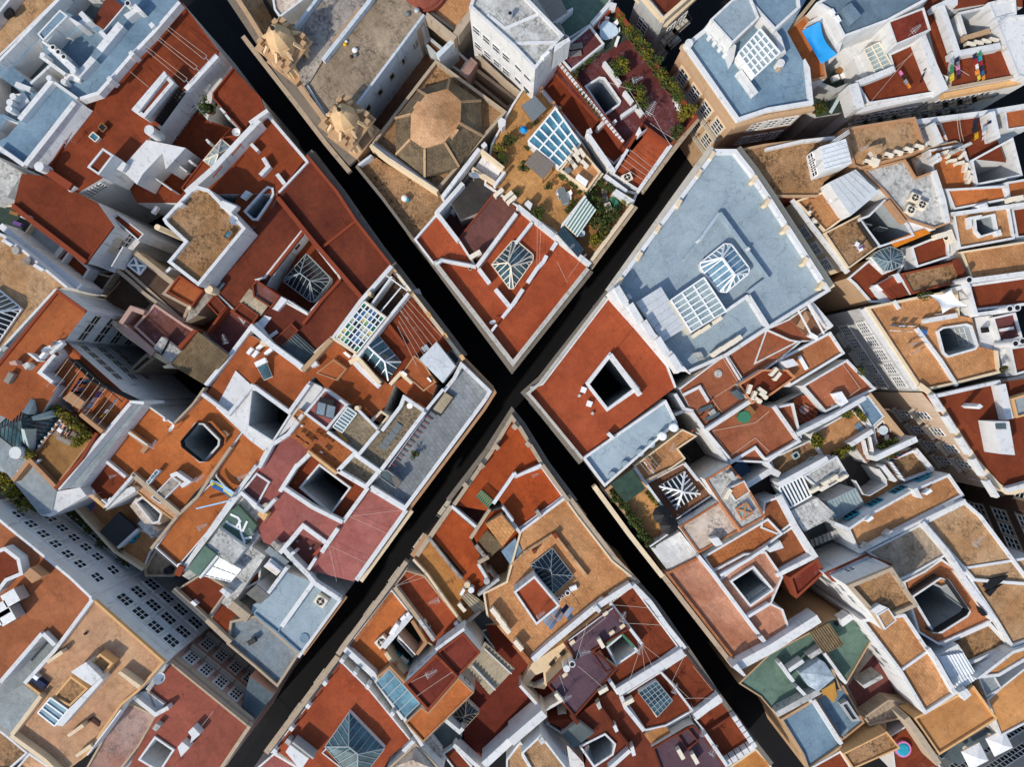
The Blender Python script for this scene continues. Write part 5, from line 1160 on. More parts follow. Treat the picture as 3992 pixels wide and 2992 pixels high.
R(14.6, '370,460 665,210 790,375 500,610', 'mro', .25, .18, 'wht', z0=12); R(12.4, '240,760 360,510 980,1260 1010,1290 870,1420 580,1180', 'red', .4, .2, 'wht', skip='1')
W(12.4, 14.6, .34, '365,500 560,720 820,1040 950,1230', 'rdw'); 
for k in range(26): t = k/25; x, y = 380+t*560, 520+t*690; S(14.4, 14.75, f'{x-14},{y-4} {x+4},{y-16} {x+20},{y+4} {x+2},{y+16}', 'wht', 'baluster')
W(13.2, 14.2, .3, '785,530 930,720', 'wht'); W(13.2, 14.1, .3, '960,785 1035,880', 'wht'); W(13.2, 14.1, .35, '935,1000 1065,910 1120,985', 'wht'); W(13.2, 14.2, .3, '860,1060 890,1035', 'wht'); S(12.4, 13.8, '720,1095 770,1040 800,1060 745,1110', 'wht')
W(12.6, 13.2, .6, '1590,1020 1370,1300 1110,1650', 'stw', 'cornice'); W(13.2, 14.3, .35, '890,60 1130,420 1420,790 1530,960', 'rdw'); W(13.2, 14.0, .25, '1140,460 1250,580', 'wht')
R(13.2, '1180,1110 1360,1245 1080,1645 850,1500 ', 'rd3', .5, .2, 'wht', skip='3'); W(13.2, 14.1, .3, '1365,1250 1080,1650', 'wht'); W(12.4, 14.3, .3, '990,1285 870,1480', 'wht'); W(12.4, 14.4, .45, '640,1150 870,1480', 'wht'); S(12.4, 14.6, '635,1120 670,1100 685,1140 650,1165', 'wht', 'pier'); S(13.2, 14.8, '1065,1140 1090,1090 1110,1140 1165,1095 1090,1160', 'wht')
R(11, '660,1170 870,1490 800,1560 600,1280', 'gry', 0, 0, 'wht'); ac(975, 1545, 13.2, 25, 'on small red roof corner beside white street wall', sc=1.0, up=True)
wires(['1010,1290 1250,1480', '980,1330 1220,1510', '950,1370 1190,1540', '920,1410 1150,1570'], 14.6, 'washing lines across the small red roof above the street', post=False, r=.012)
wires(['1180,1060 1390,1200', '1000,770 1150,1010', '800,700 1020,770', '1200,980 1350,1240'], 15, 'guy wires over the maroon patio by tall antenna', post=False, r=.012)
ant(1160, 1000, 13.2, 60, 'tallest, over the maroon patio', 1.7); ant(1050, 740, 13.2, 20, 'near the light well of the maroon patio', 1.3)
p = P(820, 262, 13.95); o = empty('patio_table', (p.x, p.y, 13.2), 'rounded white patio table on the green paving', 'table'); m = M(); q = [Vector((p.x+.95*math.cos(t)*(1+.12*math.cos(3*t+.3)), p.y+.95*math.sin(t)*(1+.12*math.cos(3*t+.3)), 0)) for t in [k*math.pi/12 for k in range(24)]]; m.prism(q, 13.9, 13.95); m.build('tabletop', 'clight2', o)
for k in range(3): m = M(); a = k*2.1; m.bar((p.x+.5*math.cos(a), p.y+.5*math.sin(a), 13.2), (p.x+.5*math.cos(a), p.y+.5*math.sin(a), 13.9), .07); m.build('leg', 'white', o)
for x, y, d in ((800, 205, -10), (870, 225, -60), (755, 250, 60), (885, 285, -90), (785, 320, 150), (835, 330, 190)): chair(x, y, 13.2, d, 'slatted chair drawn up to the rounded white patio table', 'chairs round the white patio table')
box('covered_bench', 900, 345, 13.2, 70, .9, .3, .6, 'white', 'long white covered bench on green paving below table', 'bench')
for x, y, t_ in ((530, 410, 'upper sun lounger on the raised maroon deck'), (520, 475, 'lower sun lounger on the raised maroon deck')): lounger(x, y, 14.6, 100, t_)
for x, y, t_ in ((1395, 880, 'upper white chair on the maroon patio by street plants'), (1415, 925, 'middle white chair on the maroon patio by street plants'), (1430, 955, 'lower white chair on the maroon patio by street plants')): chair(x, y, 13.2, 40, t_)
rp = random.Random(3)
for k in range(24): t = k/23; x, y = 930+t*540+rp.uniform(-16, 8), 190+t*780+rp.uniform(-12, 12); shrub(x, y, 13.3, 'bushy plant in the long row along the patio street wall', rp.uniform(1.0, 1.9), 'leaf' if k % 3 else 'leafy', 'plants along the patio street wall')
for x, y in ((900, 560), (930, 600), (960, 620), (900, 650), (880, 600)): shrub(x, y, 13.3, 'yellow green shrub clump behind the low white patio wall', 1.7, 'leafy' if x > 910 else 'leaf', 'shrub clump behind the low white patio wall')
for x, y in ((670, 500), (700, 470), (750, 430), (640, 540), (560, 600), (590, 580)): shrub(x, y, 13.3, 'climbing plant at the foot of the raised maroon deck', 1.3, 'leaf', 'plants below the raised maroon deck')
for x, y in ((1090, 850), (1095, 810), (1080, 870)): shrub(x, y, 13.3, 'spiky palm plant in the middle of the maroon patio', 1.3, 'leafy', 'palm leaves in the middle of the patio')
for x, y in ((1470, 1000), (1510, 990), (1450, 1030), (1400, 1150), (1380, 1180), (1110, 930), (980, 760), (1060, 790)): shrub(x, y, 13.3, 'yellowing shrub at the pointed end of the maroon patio', 1.7, 'leafy' if x > 1440 else 'leaf', 'shrubs at the pointed end of patio')
for k in range(9): t = k/8; shrub(560+t*180, 770+t*250, 14.4, 'small pot plant on the white rail of the patio', .5, 'leaf', 'pot plants along the white patio rail')
for x, y in ((370, 480), (420, 460), (400, 490), (120, 790), (185, 1070), (530, 660)): shrub(x, y, 14 if x > 300 else 13, 'round green pot plant near the tan patio shade roof' if x < 300 else 'pot plant at the corner of the raised maroon deck', 1.0, 'leaf', 'pot plants by the shade roof' if x < 300 else 'pot plants by the raised deck')
for k, (x, y) in enumerate(((350, 880), (405, 925), (415, 970), (520, 1100), (240, 745))): S(12.4, 14, f'{x-14},{y} {x},{y-16} {x+18},{y+6} {x},{y+18}', 'orw', 'chimney')
B('tan paved patio house with big glass roof and striped awning', 100, 1300)
R(12.8, '-10,900 120,700 240,755 380,930 580,1200 760,1480 620,1660 760,1990 380,2020 -250,1590 -190,1240', 'tap', .3, .2, 'wht', skip='4567'); T(2, 0)
slope('70,910 190,825 290,940 170,1050', (15, 15, 14.8, 14.8), 'leadg', 'wood', 14.4); R(12.82, '60,920 200,830 290,950 170,1070', 'tap', 0, 0, 'wood')
glass('130,1220 365,935 580,1240 400,1445', (14.8, 14.8, 14.2, 14.2), 5, 3, 12.8, 'gblue', 'white', .16)
slope('100,1410 200,1290 355,1425 260,1545', (14.8, 14.8, 14.7, 14.7), 'reed', 'wood', 14.6, 'reed_roof')
for x, y in ((105, 1405), (200, 1300), (350, 1425), (262, 1535)): C(x, y, 12.8, 14.65, .07, 'wood', 'post', False)
R(14.2, '400,1465 565,1255 760,1480 640,1645', 'tab', .35, .18, 'crm')
for k, (x, y, z_, d) in enumerate(((540, 1320, 14.2, -55), (590, 1335, 14.2, -55), (490, 1400, 14.2, -50), (545, 1375, 14.2, -52), (515, 1430, 14.2, -50), (612, 1430, 14.2, -45))): ac(x, y, z_, d, 'in the cluster on raised tan roof by glass roof', 'air conditioners on the raised tan roof')
S(14.2, 14.8, '440,1470 470,1430 510,1465 475,1500', 'leadg', 'grey_hatch'); S(14.2, 15, '540,1530 560,1495 650,1560 630,1600', 'white', 'vent_box')
R(12.8, '640,1650 790,1490 870,1500 830,1520 990,1640 1080,1660 1040,1760 690,2230 600,2200 380,2020 620,1690', 'tag2', .3, .25, 'wht', skip='012789')
W(12.8, 14, .4, '790,1510 980,1650', 'wht'); W(12.8, 13.8, .35, '640,1655 770,1490', 'crm')
T(2, 1)
slope('440,270 622,40 718,150 555,385', (15.2, 15.2, 14.6, 14.6), 'awn', 'crm', 14.5, 'awning'); W(12.8, 15.3, .25, '430,275 625,30', 'wht'); slope('380,360 435,280 610,490 560,560', (14.6, 14.8, 14.4, 14.2), 'navy', 'gyw', 12.8, 'tiled_lean_to')
W(12.8, 13.8, .35, '1035,110 660,610', 'crm'); W(12.2, 12.9, .5, '1060,120 670,650', 'stw', 'cornice'); S(12.8, 14.3, '860,0 890,-30 1050,70 1000,90', 'wht')
for k, (x, y) in enumerate(((640, 40), (660, 60), (700, 110), (690, 250), (720, 230), (740, 210), (690, 280), (730, 160), (820, 190), (780, 310), (820, 250), (760, 350), (880, 200), (920, 150), (960, 80), (935, 50), (760, 380), (720, 420), (690, 440), (740, 400))): shrub(x, y, 12.9, 'garden shrub around the striped awning terrace', rp.uniform(1.1, 1.9), 'leafy' if k in (14, 15, 16, 17, 18) else 'leaf', 'shrubs around the striped awning terrace')
table(435, 35, 12.8, -70, 1.9, .8, 'grey slatted garden table on the tan patio', 'leadg')
for x, y, d in ((395, 20, 60), (410, 55, 100), (475, 20, -70), (470, 60, -90), (445, 90, 200)): chair(x, y, 12.8, d, 'garden chair at the grey slatted patio table', 'chairs at the grey patio table')
for k, (x, y) in enumerate(((225, 185), (210, 200), (485, 150), (500, 125), (525, 95), (470, 170), (565, 5), (30, 20))): shrub(x, y, 12.9, 'round potted shrub on the tan paved patio', 1.5 if k < 2 else .9, 'leaf', 'round potted shrubs on the tan patio')
S(12.8, 14.2, '100,95 130,65 168,100 150,145', 'wht', 'vent_box'); box('garden_chest', 885, 90, 12.8, -55, 1.4, .6, .6, 'greenp', 'dark green storage chest in the planted terrace', 'chest'); table(820, 125, 12.8, 20, .7, .9, 'small cream table in the planted terrace', 'cream'); lounger(790, 50, 12.8, 10, 'grey garden lounger in the planted terrace near awning'); p = P(590, 355, 13.5); table(588, 352, 12.8, 0, .8, .8, 'small round table at the awning corner', 'clight2', True)
T(2, 0)
for k, (x, y) in enumerate(((125, 1285), (90, 1460), (300, 1620), (420, 1530), (510, 1590), (480, 1560), (545, 1610), (740, 1590), (800, 1630), (850, 1640), (700, 1640))): shrub(x, y, 12.9, 'potted shrub dotted about below the glass roof', rp.uniform(.9, 1.6), 'leaf', 'potted shrubs below the glass roof')
p = P(92, 1135, 13); m = M(); m.cyl(p, 13.6, 14.0, .42, .05, 10); m.cyl(p, 12.8, 13.6, .04, n=6); tag(m.build('parasol', 'bluetarp', None, (p.x, p.y, 12.8)), 'small closed blue parasol on the tan patio', 'parasol')
T(1, 0)
for k, (x, y) in enumerate(((2160, 1240), (2080, 1310), (2120, 1390), (2190, 1230))): shrub(x, y, 12.9, 'small tree in a pot on the left tan patio', 1.6, 'leafy' if k == 1 else 'leaf', 'potted trees on the left tan patio')
B('narrow white house with deep courts between dome and tan patio', 1900, 1500)
R(12.6, '1640,1680 1925,1290 2130,1460 2190,1560 1990,1800 1760,1900', 'dkb', 0, 0, 'wht'); T(1, 0); W(11, 14.4, .4, '1600,1700 1920,1280', 'wht'); W(11, 14.2, .35, '1930,1290 2130,1450', 'crm'); W(11, 13.8, .35, '1860,1450 2080,1590', 'crm'); W(11, 14, .3, '2050,1600 2140,1480', 'wht'); slope('1960,1330 2120,1450 2060,1560 1890,1440', (13.3, 13.3, 13, 13), 'wht', 'wht', 12, 'white_roof')
dish(1875, 1560, 13, 160, 'inside the narrow white courtyard near dome wall', 1.4)
T(1, 1)
R(9.5, '1540,140 1850,-100 1960,30 1760,400', 'mar', 0, 0, 'wht'); R(12.8, '1740,395 2070,-30 2230,130 2250,190 1925,620', 'mas', .15, .15, 'rdw', skip='23'); W(9.5, 13.9, .45, '1550,180 1780,-80', 'wht'); W(9.5, 13.8, .4, '1545,165 1740,420', 'wht'); W(12.8, 14, .4, '1900,640 2240,180', 'wht')
for x, y in ((1700, 150),): S(9.5, 11, '1670,170 1700,110 1730,130 1700,190', 'wh2', 'vent_box')
for k, (x, y) in enumerate(((2090, 20), (2170, 45), (2200, 80))): ac(x, y, 12.8, 40, ('largest of three at the top of the maroon slab roof', 'middle of three at the top of the maroon slab roof', 'right of three at the top of the maroon slab roof')[k], sc=1.2)
glass('1830,40 1900,-60 2000,0 1930,100', (12, 12, 11.5, 11.5), 4, 1, 9.5, 'gdark', 'iron', .06)
ac(1890, 550, 13.6, 30, 'on the wall corner below the maroon slab roof', sc=1.3)
B('red roofed corner house with hipped skylight at the crossing tip', 2000, 900)
R(12.8, '1355,405 1550,180 1760,420 1900,640 1600,585 1520,620', 'rd3', .5, .22, 'wht'); T('D')
R(12.8, '943,568 985,562 1034,580 1115,470 1125,447 1270,578 1108,785', 'rd3', 0, 0, 'wht'); W(12.8, 13.7, .45, '1270,580 1108,785 938,566', 'wtp', 'street_parapet'); W(12.2, 12.6, .55, '895,515 1106,800 1277,585', 'cor', 'cornice'); W(12.8, 14, .45, '1118,445 1275,572', 'wht')
hip('1062,572 1106,521 1117,521 1152,551 1151,564 1109,624 1100,624', 12.8, .35, 1.5, '1097,568', '1103,576', .62, 'glass', 'cream', .1)
T(2, 1)
W(12.8, 14, .32, '165,255 25,435'); W(12.8, 13.8, .4, '290,545 260,600 205,660 128,775', 'wh2'); W(12.8, 13.8, .4, '375,430 335,490', 'wh2'); W(12.8, 13.8, .4, '85,835 -10,980', 'wh2'); T(1, 1)
W(12.8, 13.8, .4, '1915,660 2010,785', 'wh2'); W(12.8, 13.8, .4, '2060,835 2180,980', 'wh2'); W(12.8, 13.8, .35, '2240,930 2120,1080', 'wh2'); W(12.8, 13.6, .25, '2070,1140 2010,1220', 'wh2'); W(12.8, 13.8, .25, '1545,620 1600,585 1890,640', 'wht')
dish(2040, 1135, 13, 200, 'on the low wall at the left edge of tip roof', .8); C(1840, 658, 12.8, 13.1, .2, 'stw', 'drain')
T(2, 1)
for k, (x, y) in enumerate(((235, 295), (350, 380), (500, 485), (605, 570))): ant(x, y, 13.4, 30+k*7, ('uppermost', 'second', 'third', 'lowest')[k]+' of four along the white wall of tip roof', .8)
wires(['210,280 205,690', '240,300 225,640', '380,600 470,780', '470,740 580,590'], 14.2, 'thin wires over the red tip roof', post=False, r=.01)
SGN[0] = -1; T('D')
bal('930,575 1100,795', 12.8, 4, 8.6, 1.6, .55, .05, .9); bal('1106,800 1275,585', 12.8, 3, 8.6, 1.6, .45, .08, .9)
# ================= east block =================
T(2, 1)
SGN[0] = 1
B('large pale blue roofed building with two big skylights', 1800, 400)
R(14.6, '1740,-375 1925,-375 2070,-190 2224,40 2734,832 2200,1165 1840,1400 1500,1545 1405,1480 830,850', 'blu', .75, .42, 'wh2', skip='4567')
W(14.6, 15.3, .35, '2734,835 2180,1180 1835,1405 1520,1545', 'wht'); W(13.4, 14.0, .6, '1715,-395 1400,40 820,850', 'wtp', 'cornice'); W(13.8, 14.3, .5, '1945,-390 2100,-190 2250,30 2760,820', 'crm', 'cornice')
for x, y in ((1715, -325), (1605, -170), (1430, 90), (1250, 310), (1090, 545), (925, 760), (2080, -120), (2190, 80), (2350, 310), (2520, 590), (2660, 800)): S(14.6, 15.6, f'{x-28},{y+25} {x+5},{y-38} {x+32},{y-18} {x-4},{y+45}', 'crm', 'pier')
W(14.6, 15.3, .35, '1780,175 1610,410', 'blu'); W(14.6, 15.1, .3, '1610,410 1475,585', 'blu'); W(14.6, 15.3, .35, '1785,175 2195,740 2030,865', 'blu'); S(14.6, 15.4, '2000,490 2030,470 2050,490 2020,512', 'wht', 'pier'); S(14.6, 15.3, '1580,420 1615,390 1630,402 1595,440', 'wht', 'pier')
hip('1612,610 1820,445 1880,450 2035,655 2030,700 1840,862 1780,860 1615,655', 14.6, .8, .9, '1800,565', '1910,715', .62, 'glopen', 'white', .13)
glass('1360,930 1645,735 1835,1025 1535,1205', (16, 16, 16, 16), 3, 7, 14.6, 'glight', 'white', .14)
slope('1060,950 1275,815 1490,1165 1295,1290', (16, 16, 16, 16), 'mtl', 'wht', 14.6, 'sheet_roof')
for k in range(6): W(15.9, 16.0, .05, f'{1100+k*37},{1010+k*52} {1310+k*31},{880+k*50}', 'gyw', 'seam')
W(14.6, 15.5, .3, '1835,1025 2030,890', 'wht'); W(14.6, 15.4, .4, '2030,890 2200,1160', 'wht'); W(14.6, 16, .3, '1345,935 1530,1220', 'ocw')
W(11, 16.6, .75, '850,840 1440,1500', 'wht')
for k in range(5): x, y = 905+k*118, 845+k*147; S(15, 17, f'{x-35},{y-10} {x+10},{y-45} {x+95},{y+95} {x+45},{y+130}', 'wht', 'pier')
S(14.6, 15.6, '980,885 1005,870 1030,910 1005,925', 'wht', 'vent_box')
for k, (x, y) in enumerate(((1570, 1225), (1645, 1180), (1745, 1110))): ac(x, y, 14.6, 35, ('left', 'middle', 'right')[k]+' of three along the square glass roof on blue roof', sc=1.1)
for k, (x, y) in enumerate(((1740, 1380), (1828, 1325), (1900, 1280))): ac(x, y, 14.6, 35, ('left', 'middle', 'right')[k]+' of three along lower edge of blue roof', sc=1.35)
R(13, '1410,1480 1560,1370 1650,1490 1540,1545', 'wst', .2, .15, 'wht'); S(13, 15.2, '1560,1385 1620,1375 1660,1440 1600,1450', 'wst', 'vent_box')
for k in range(3): W(13, 14.6, .14, f'{1440+k*30},{1440-k*22} {1530+k*30},{1530-k*30}', 'stw', 'duct')
bal('820,850 1400,40', 14.6, 5, 8.7, 1.7, .6, .03, .98)
win('2224,40 2734,832', 14.6, 1, [(2, 1.4)], 1)
B('red roofed corner building with square courtyard at the crossing', 700, 1300)
R(13.4, '830,890 1335,1490 1410,1680 600,2290 140,1760 150,1680 250,1650', 'rd3', .35, .18, 'wh2', skip='23', holes=[('640,1645 830,1405 1065,1690 810,1865', 4, 'dkw', 'wht', .6)])
W(12.8, 13.5, .7, '820,870 240,1610 105,1730 160,1790 590,2330', 'cor', 'cornice'); W(13.4, 14.1, .3, '800,905 230,1650 130,1735 180,1790 600,2300', 'wtp')
W(13.4, 14.4, .45, '840,1400 1100,1750', 'wht'); W(13.4, 14.2, .3, '650,1650 835,1410', 'wht'); W(13.4, 14.1, .3, '640,1650 815,1875 1050,1700', 'wht')
for k, (x, y) in enumerate(((610, 1705), (660, 1825))): S(13.4, 14, f'{x-30},{y+18} {x-15},{y-30} {x+30},{y-15} {x+12},{y+30}', 'white', 'vent_box')
S(13.4, 13.8, '555,1755 575,1738 590,1755 570,1772', 'wst', 'vent_box'); S(13.4, 13.8, '670,1905 690,1890 700,1910 685,1925', 'wst', 'vent_box'); W(13.4, 13.5, .1, '860,1400 1030,1180', 'rdw', 'seam')
bal('245,1620 820,880', 13.2, 4, 9, 2.0, .5, .05, .98, 'wst'); SGN[0] = -1; bal('110,1750 590,2330', 13.2, 3, 9, 1.8, .5, .05, .95, 'ocre'); SGN[0] = 1
R(13.6, '600,2290 1320,1790 1420,1990 790,2545', 'blu', .45, .25, 'wht', skip=''); T(2, 2)
for k, (x, y) in enumerate(((1390, 372), (1290, 447))): p = P(x, y, 14.6); m = M(); m.cyl(p, 13.7, 14.6, .42, n=18); m.cyl(p, 14.6, 14.68, .44, .3, 18); tag(m.build('water_tank', 'white', None, (p.x, p.y, 13.7)), ('upper', 'lower')[k]+' round white water tank on the blue grey strip terrace', 'water tank')
for x, y in ((1190, 515), (1095, 590), (965, 690), (855, 785)): p = P(x, y, 14.0); m = M(); m.cyl(p, 13.7, 14.05, .4, n=16); m.build('round_vent', 'blu', CUR)
W(13.6, 14.4, .35, '820,420 870,470', 'wht'); wires(['870,520 1070,650'], 14.4, 'single wire over the blue grey strip terrace', post=False, r=.01)
B('tan roofed house with white barred hip skylight and planted terrace', 1300, 800)
R(13, '1045,700 1460,385 1590,445 1425,555 1490,640 1370,725 1140,850', 'tab', .3, .15, 'crm', skip='')
R(12.2, '1130,860 1490,670 1720,960 1390,1180', 'ter', .25, .12, 'wht'); hip('1258,880 1480,752 1612,945 1408,1078', 12.2, .5, .9, '1452,922', '1456,930', .55, 'gdark', 'white', .15, rail=False); W(12.2, 13, .25, '1480,680 1600,830', 'wht'); W(12.4, 13.4, .25, '1150,830 1330,740', 'stw')
laundry('1170,700 1220,770', 14, ['cblue', 'clight'], 'on the tan roof near blue strip', .5, .7); laundry('1130,660 1160,700', 14, ['cwhite'], 'near the top of the tan roof lines', .5, .5); laundry('1180,660 1240,740', 14, ['cgrey', 'cnavy', 'cpurple'], 'on right hand line of the tan roof', .4, .6)
wires([f'{1090+k*22},{670-k*16} {1180+k*22},{780-k*16}' for k in range(5)], 14, 'washing lines on the tan roof beside blue strip', post=False); ant(1350, 530, 13, 80, 'on the tan roof below white water tanks', 1.1)
R(12.4, '790,910 1040,715 1150,880 1400,1210 1190,1410', 'tap', .5, .3, 'stb', skip='1'); W(12, 13.2, .5, '700,880 1000,1290 1290,1660', 'crm', 'street_parapet'); slope('840,860 1030,730 1145,900 970,1020', (14.4, 14.4, 14.2, 14.2), 'net', 'net', 14.1, 'shade_net'); W(12.4, 13.6, .25, '1050,720 1390,1190', 'wht')
rp = random.Random(9)
for k in range(22): t = k/21; shrub(870+t*320+rp.uniform(-18, 18), 940+t*430, 12.6, 'plant along the street wall of the tan terrace', rp.uniform(.9, 1.5), 'leaf', 'plants along the tan terrace street wall')
for k in range(6): shrub(1160+k*22, 930+k*25, 12.6, 'plant along the inner wall of the tan terrace', 1, 'leafy' if k % 2 else 'leaf', 'plants along the tan terrace inner wall')
for k, (x, y) in enumerate(((1290, 1130), (1350, 1220))): p = P(x, y, 14.6); m = M(); m.cyl(p, 12.5, 14.5, .03, n=6); m.cyl(p, 14.2, 14.7, 1.0, .05, 8, cap=False); tag(m.build('parasol', 'black', None, (p.x, p.y, 12.5)), ('smaller', 'larger')[k]+' black parasol beside the white ribbed roof', 'parasol')
W(12.4, 13.8, .15, '1180,1400 1340,1290', 'wht'); slope('1190,1415 1440,1270 1605,1480 1345,1620', (13.4, 13.4, 13, 13), 'wsr', 'wht', 12, 'ribbed_sheet')
B('white house with weathered pale flat roofs and square roof window', 1750, 1100)
R(14, '1430,1225 1775,1010 1960,1260 1600,1460', 'wpt', .18, .2, 'wht', cap='cob'); R(14.4, '1655,820 1870,690 1985,825 2045,915 2180,1145 1960,1265 1770,1000', 'wst', .18, .2, 'wht', cap='cob')
R(15, '1850,900 1995,830 2045,925 1920,1010', 'cob', .1, .1, 'wht'); S(14.4, 15.4, '1855,770 1890,750 1930,820 1900,830', 'wst', 'vent_box'); hip('1920,1075 2010,1020 2070,1110 1975,1170', 14.4, .4, .15, '1990,1090', '2000,1100', 5, 'glt2', 'cobw', .14); S(14, 15, '1700,1330 1770,1320 1810,1380 1750,1400', 'wht')
ac(1830, 935, 14.4, 60, 'on the weathered pale roof by the orange patch', sc=1.2); W(14, 14.3, .3, '1780,1020 1960,1270', 'cobw')
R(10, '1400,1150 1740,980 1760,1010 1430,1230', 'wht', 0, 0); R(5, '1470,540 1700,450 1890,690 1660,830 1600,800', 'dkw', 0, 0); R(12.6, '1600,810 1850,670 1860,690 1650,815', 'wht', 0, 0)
for x, y in ((1575, 1065),): S(11, 12, '1530,1085 1595,1045 1605,1060 1545,1092', 'black', 'vent_grille')
R(13, '1640,1485 2200,1155 2330,1290 1780,1700', 'trg', .35, .2, 'wht'); W(13, 13.9, .3, '1790,1650 2020,1520 2200,1400', 'wh2')
B('brick paved roof terraces with pale border lines behind the courtyard house', 1900, 300)
R(13.2, '1440,30 1830,-265 1985,-10 2050,140 1660,395 1550,235', 'bri', .3, .15, 'wht', skip='45'); R(13.2, '1660,400 2050,145 2230,200 2420,160 2490,460 2200,680 1880,665', 'bri', .4, .2, 'wht', skip='1')
R(13.0, '1840,-250 2190,-480 2390,-390 2490,-370 2300,-210 2010,-5 1990,-20', 'bri', .35, .15, 'wht')
def lines(z, s_, name='paving_line'): W(z, z+.012, .1, s_, 'pln', name)
lines(13.3, '1560,-80 1810,-230 1940,-20 1740,110'); lines(13.3, '1720,400 2090,330 2211,230', 'paving_line'); lines(13.3, '1640,20 1800,240 1990,120 1900,0'); lines(13.3, '1720,400 1870,620 2090,460 2211,580'); lines(13.1, '2080,-100 2300,-230')
C(1770, -95, 13.2, 13.4, .42, 'wst', 'round_hatch', False); W(13.2, 14.4, .35, '1665,395 2040,145', 'wht')
for k, (x, y) in enumerate(((1655, 210), (1720, 280))): S(13.2, 13.5, f'{x-65},{y+40} {x-50},{y} {x+60},{y-45} {x+70},{y-10}', 'slt', 'dark_panel')
box('table', 1720, 240, 13.2, 35, .7, .5, .4, 'wst', 'small pale table between two dark panels on brick terrace', 'table')
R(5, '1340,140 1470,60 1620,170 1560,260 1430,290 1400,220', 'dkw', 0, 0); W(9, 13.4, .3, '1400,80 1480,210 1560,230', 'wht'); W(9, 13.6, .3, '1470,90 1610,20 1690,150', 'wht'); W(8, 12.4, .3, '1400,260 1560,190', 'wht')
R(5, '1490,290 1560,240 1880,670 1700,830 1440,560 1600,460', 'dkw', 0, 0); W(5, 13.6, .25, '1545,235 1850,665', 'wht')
R(14, '1940,0 2150,-130 2370,-130 2440,-60 2230,90 2060,170', 'red', .35, .2, 'wht', cap='cobw')
for k, (x, y) in enumerate(((2020, 40), (2060, 95), (2130, 55), (2140, 95), (2090, 130), (2230, -110), (2260, -70))): ac(x, y, 14, (70, 70, -35, -35, -35, 50, 50)[k], 'in the walled red unit court among brick terraces', 'air conditioners in the walled red unit court')
S(13.2, 14.8, '1905,60 1930,40 2000,100 1970,130', 'slt', 'grey_cabinet')
p = P(1990, 280, 13.7); m = M(); m.cyl((p.x, p.y), 13.2, 14, .65, n=8); tag(m.build('garden_chair', 'greenp', None, (p.x, p.y, 13.2)), 'green framed garden seat with wooden side on brick terrace', 'seat'); box('wooden_table', 2045, 230, 13.2, -50, 1, .8, .7, 'wood', 'brown wooden table by white wall on brick terrace', 'table')
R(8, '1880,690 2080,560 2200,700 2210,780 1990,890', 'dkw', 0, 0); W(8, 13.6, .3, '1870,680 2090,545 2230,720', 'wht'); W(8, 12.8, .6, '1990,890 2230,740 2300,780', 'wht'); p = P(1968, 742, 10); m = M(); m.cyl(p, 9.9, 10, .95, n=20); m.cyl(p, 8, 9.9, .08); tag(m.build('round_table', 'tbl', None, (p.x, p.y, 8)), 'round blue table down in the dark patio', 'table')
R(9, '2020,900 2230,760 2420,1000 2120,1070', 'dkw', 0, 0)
for k in range(3): S(13.2, 13.8, f'{1690+k*-75},{150-k*-125} {1700-k*75},{138+k*125} {1712-k*75},{150+k*125} {1700-k*75},{162+k*125}', 'rdw', 'pier')
T(3, 1)
R(12.8, '-10,1180 190,1090 200,1080 370,970 545,1170 380,1290 270,1290 -120,1490', 'bri', .3, .15, 'wht'); R(12.82, '180,1090 360,985 545,1165 380,1285', 'ter', 0, 0)
for a in ('265,1015 400,1265', '350,965 490,1220'): W(14.6, 14.75, .13, a, 'bar', 'pergola_beam')
W(12.8, 14, .5, '370,950 555,1165', 'wht'); table(320, 1100, 12.8, 60, 1.9, .8, 'long pale table under the white pergola beams', 'cobp'); box('white_cupboard', 400, 1240, 12.8, -30, .9, .4, .9, 'white', 'white cupboard at the end of pergola terrace', 'cupboard')
R(13.2, '100,1440 545,1200 670,1390 390,1560 190,1680', 'cob', .35, .25, 'wht'); R(13.0, '300,1670 690,1440 940,1700 500,1900', 'bri', .4, .2, 'wht'); lines(13.1, '380,1640 640,1470 800,1690 690,1770')
S(13.2, 14.8, '135,1460 220,1435 270,1490 180,1515', 'wht', 'roof_vent'); box('rolled_mattress', 310, 1470, 13.2, -60, 1.6, .35, .35, 'white', 'pair of white rolled awnings lying on the tan roof', 'roll')
for x, y in ((780, 1545), (780, 1555)): pass
shrub(780, 1545, 13, 'green pot plant on brick terrace edge above lane', 1.2)
T(3, 2)
p = P(600, 120, 13.8); m = M(); q = PP('565,80 640,60 700,150 640,195', 13.8); m.prism(ccw(q), 13.0, 13.8); tag(m.build('covered_furniture', 'white', None, (p.x, p.y, 13)), 'furniture under a white cover on the brick terrace', 'furniture'); ant(540, 180, 13, 10, 'black cross shaped on the brick terrace', 1)
slope('90,185 340,55 480,230 260,425', (12, 12, 11.6, 11.6), 'gdp', 'wht', 9, 'patterned_canopy'); p = P(315, 215, 12.0); m = M(); m.cyl(p, 11.95, 12.02, 1.5, n=28); m.build('canopy_disc', 'orgd', CUR); m = M(); m.cyl(p, 12.02, 12.05, .5, n=20); m.build('canopy_centre', 'pkd', CUR)
for k in range(7): W(11.7, 12.1, .06, f'{120+k*34},{200-k*18+12*k} {275+k*32},{405-k*27}', 'iron', 'canopy_rib')
W(11, 14.2, .45, '265,430 580,270 845,115', 'wht'); W(13.2, 13.9, .3, '60,185 275,490 0,645', 'wht')
B('white house with planted tan patios, glass roofs and blue windows', 700, 900)
R(11.6, '365,430 740,215 890,390 740,520 590,610 480,625', 'tab', .25, .15, 'wht'); R(12.4, '770,150 870,90 1010,275 900,375', 'bld', .15, .15, 'wht'); R(10.8, '905,375 1010,285 1155,450 990,610 920,480', 'ter', .5, .25, 'wht'); W(10.8, 12.6, .35, '880,80 1170,440', 'stb')
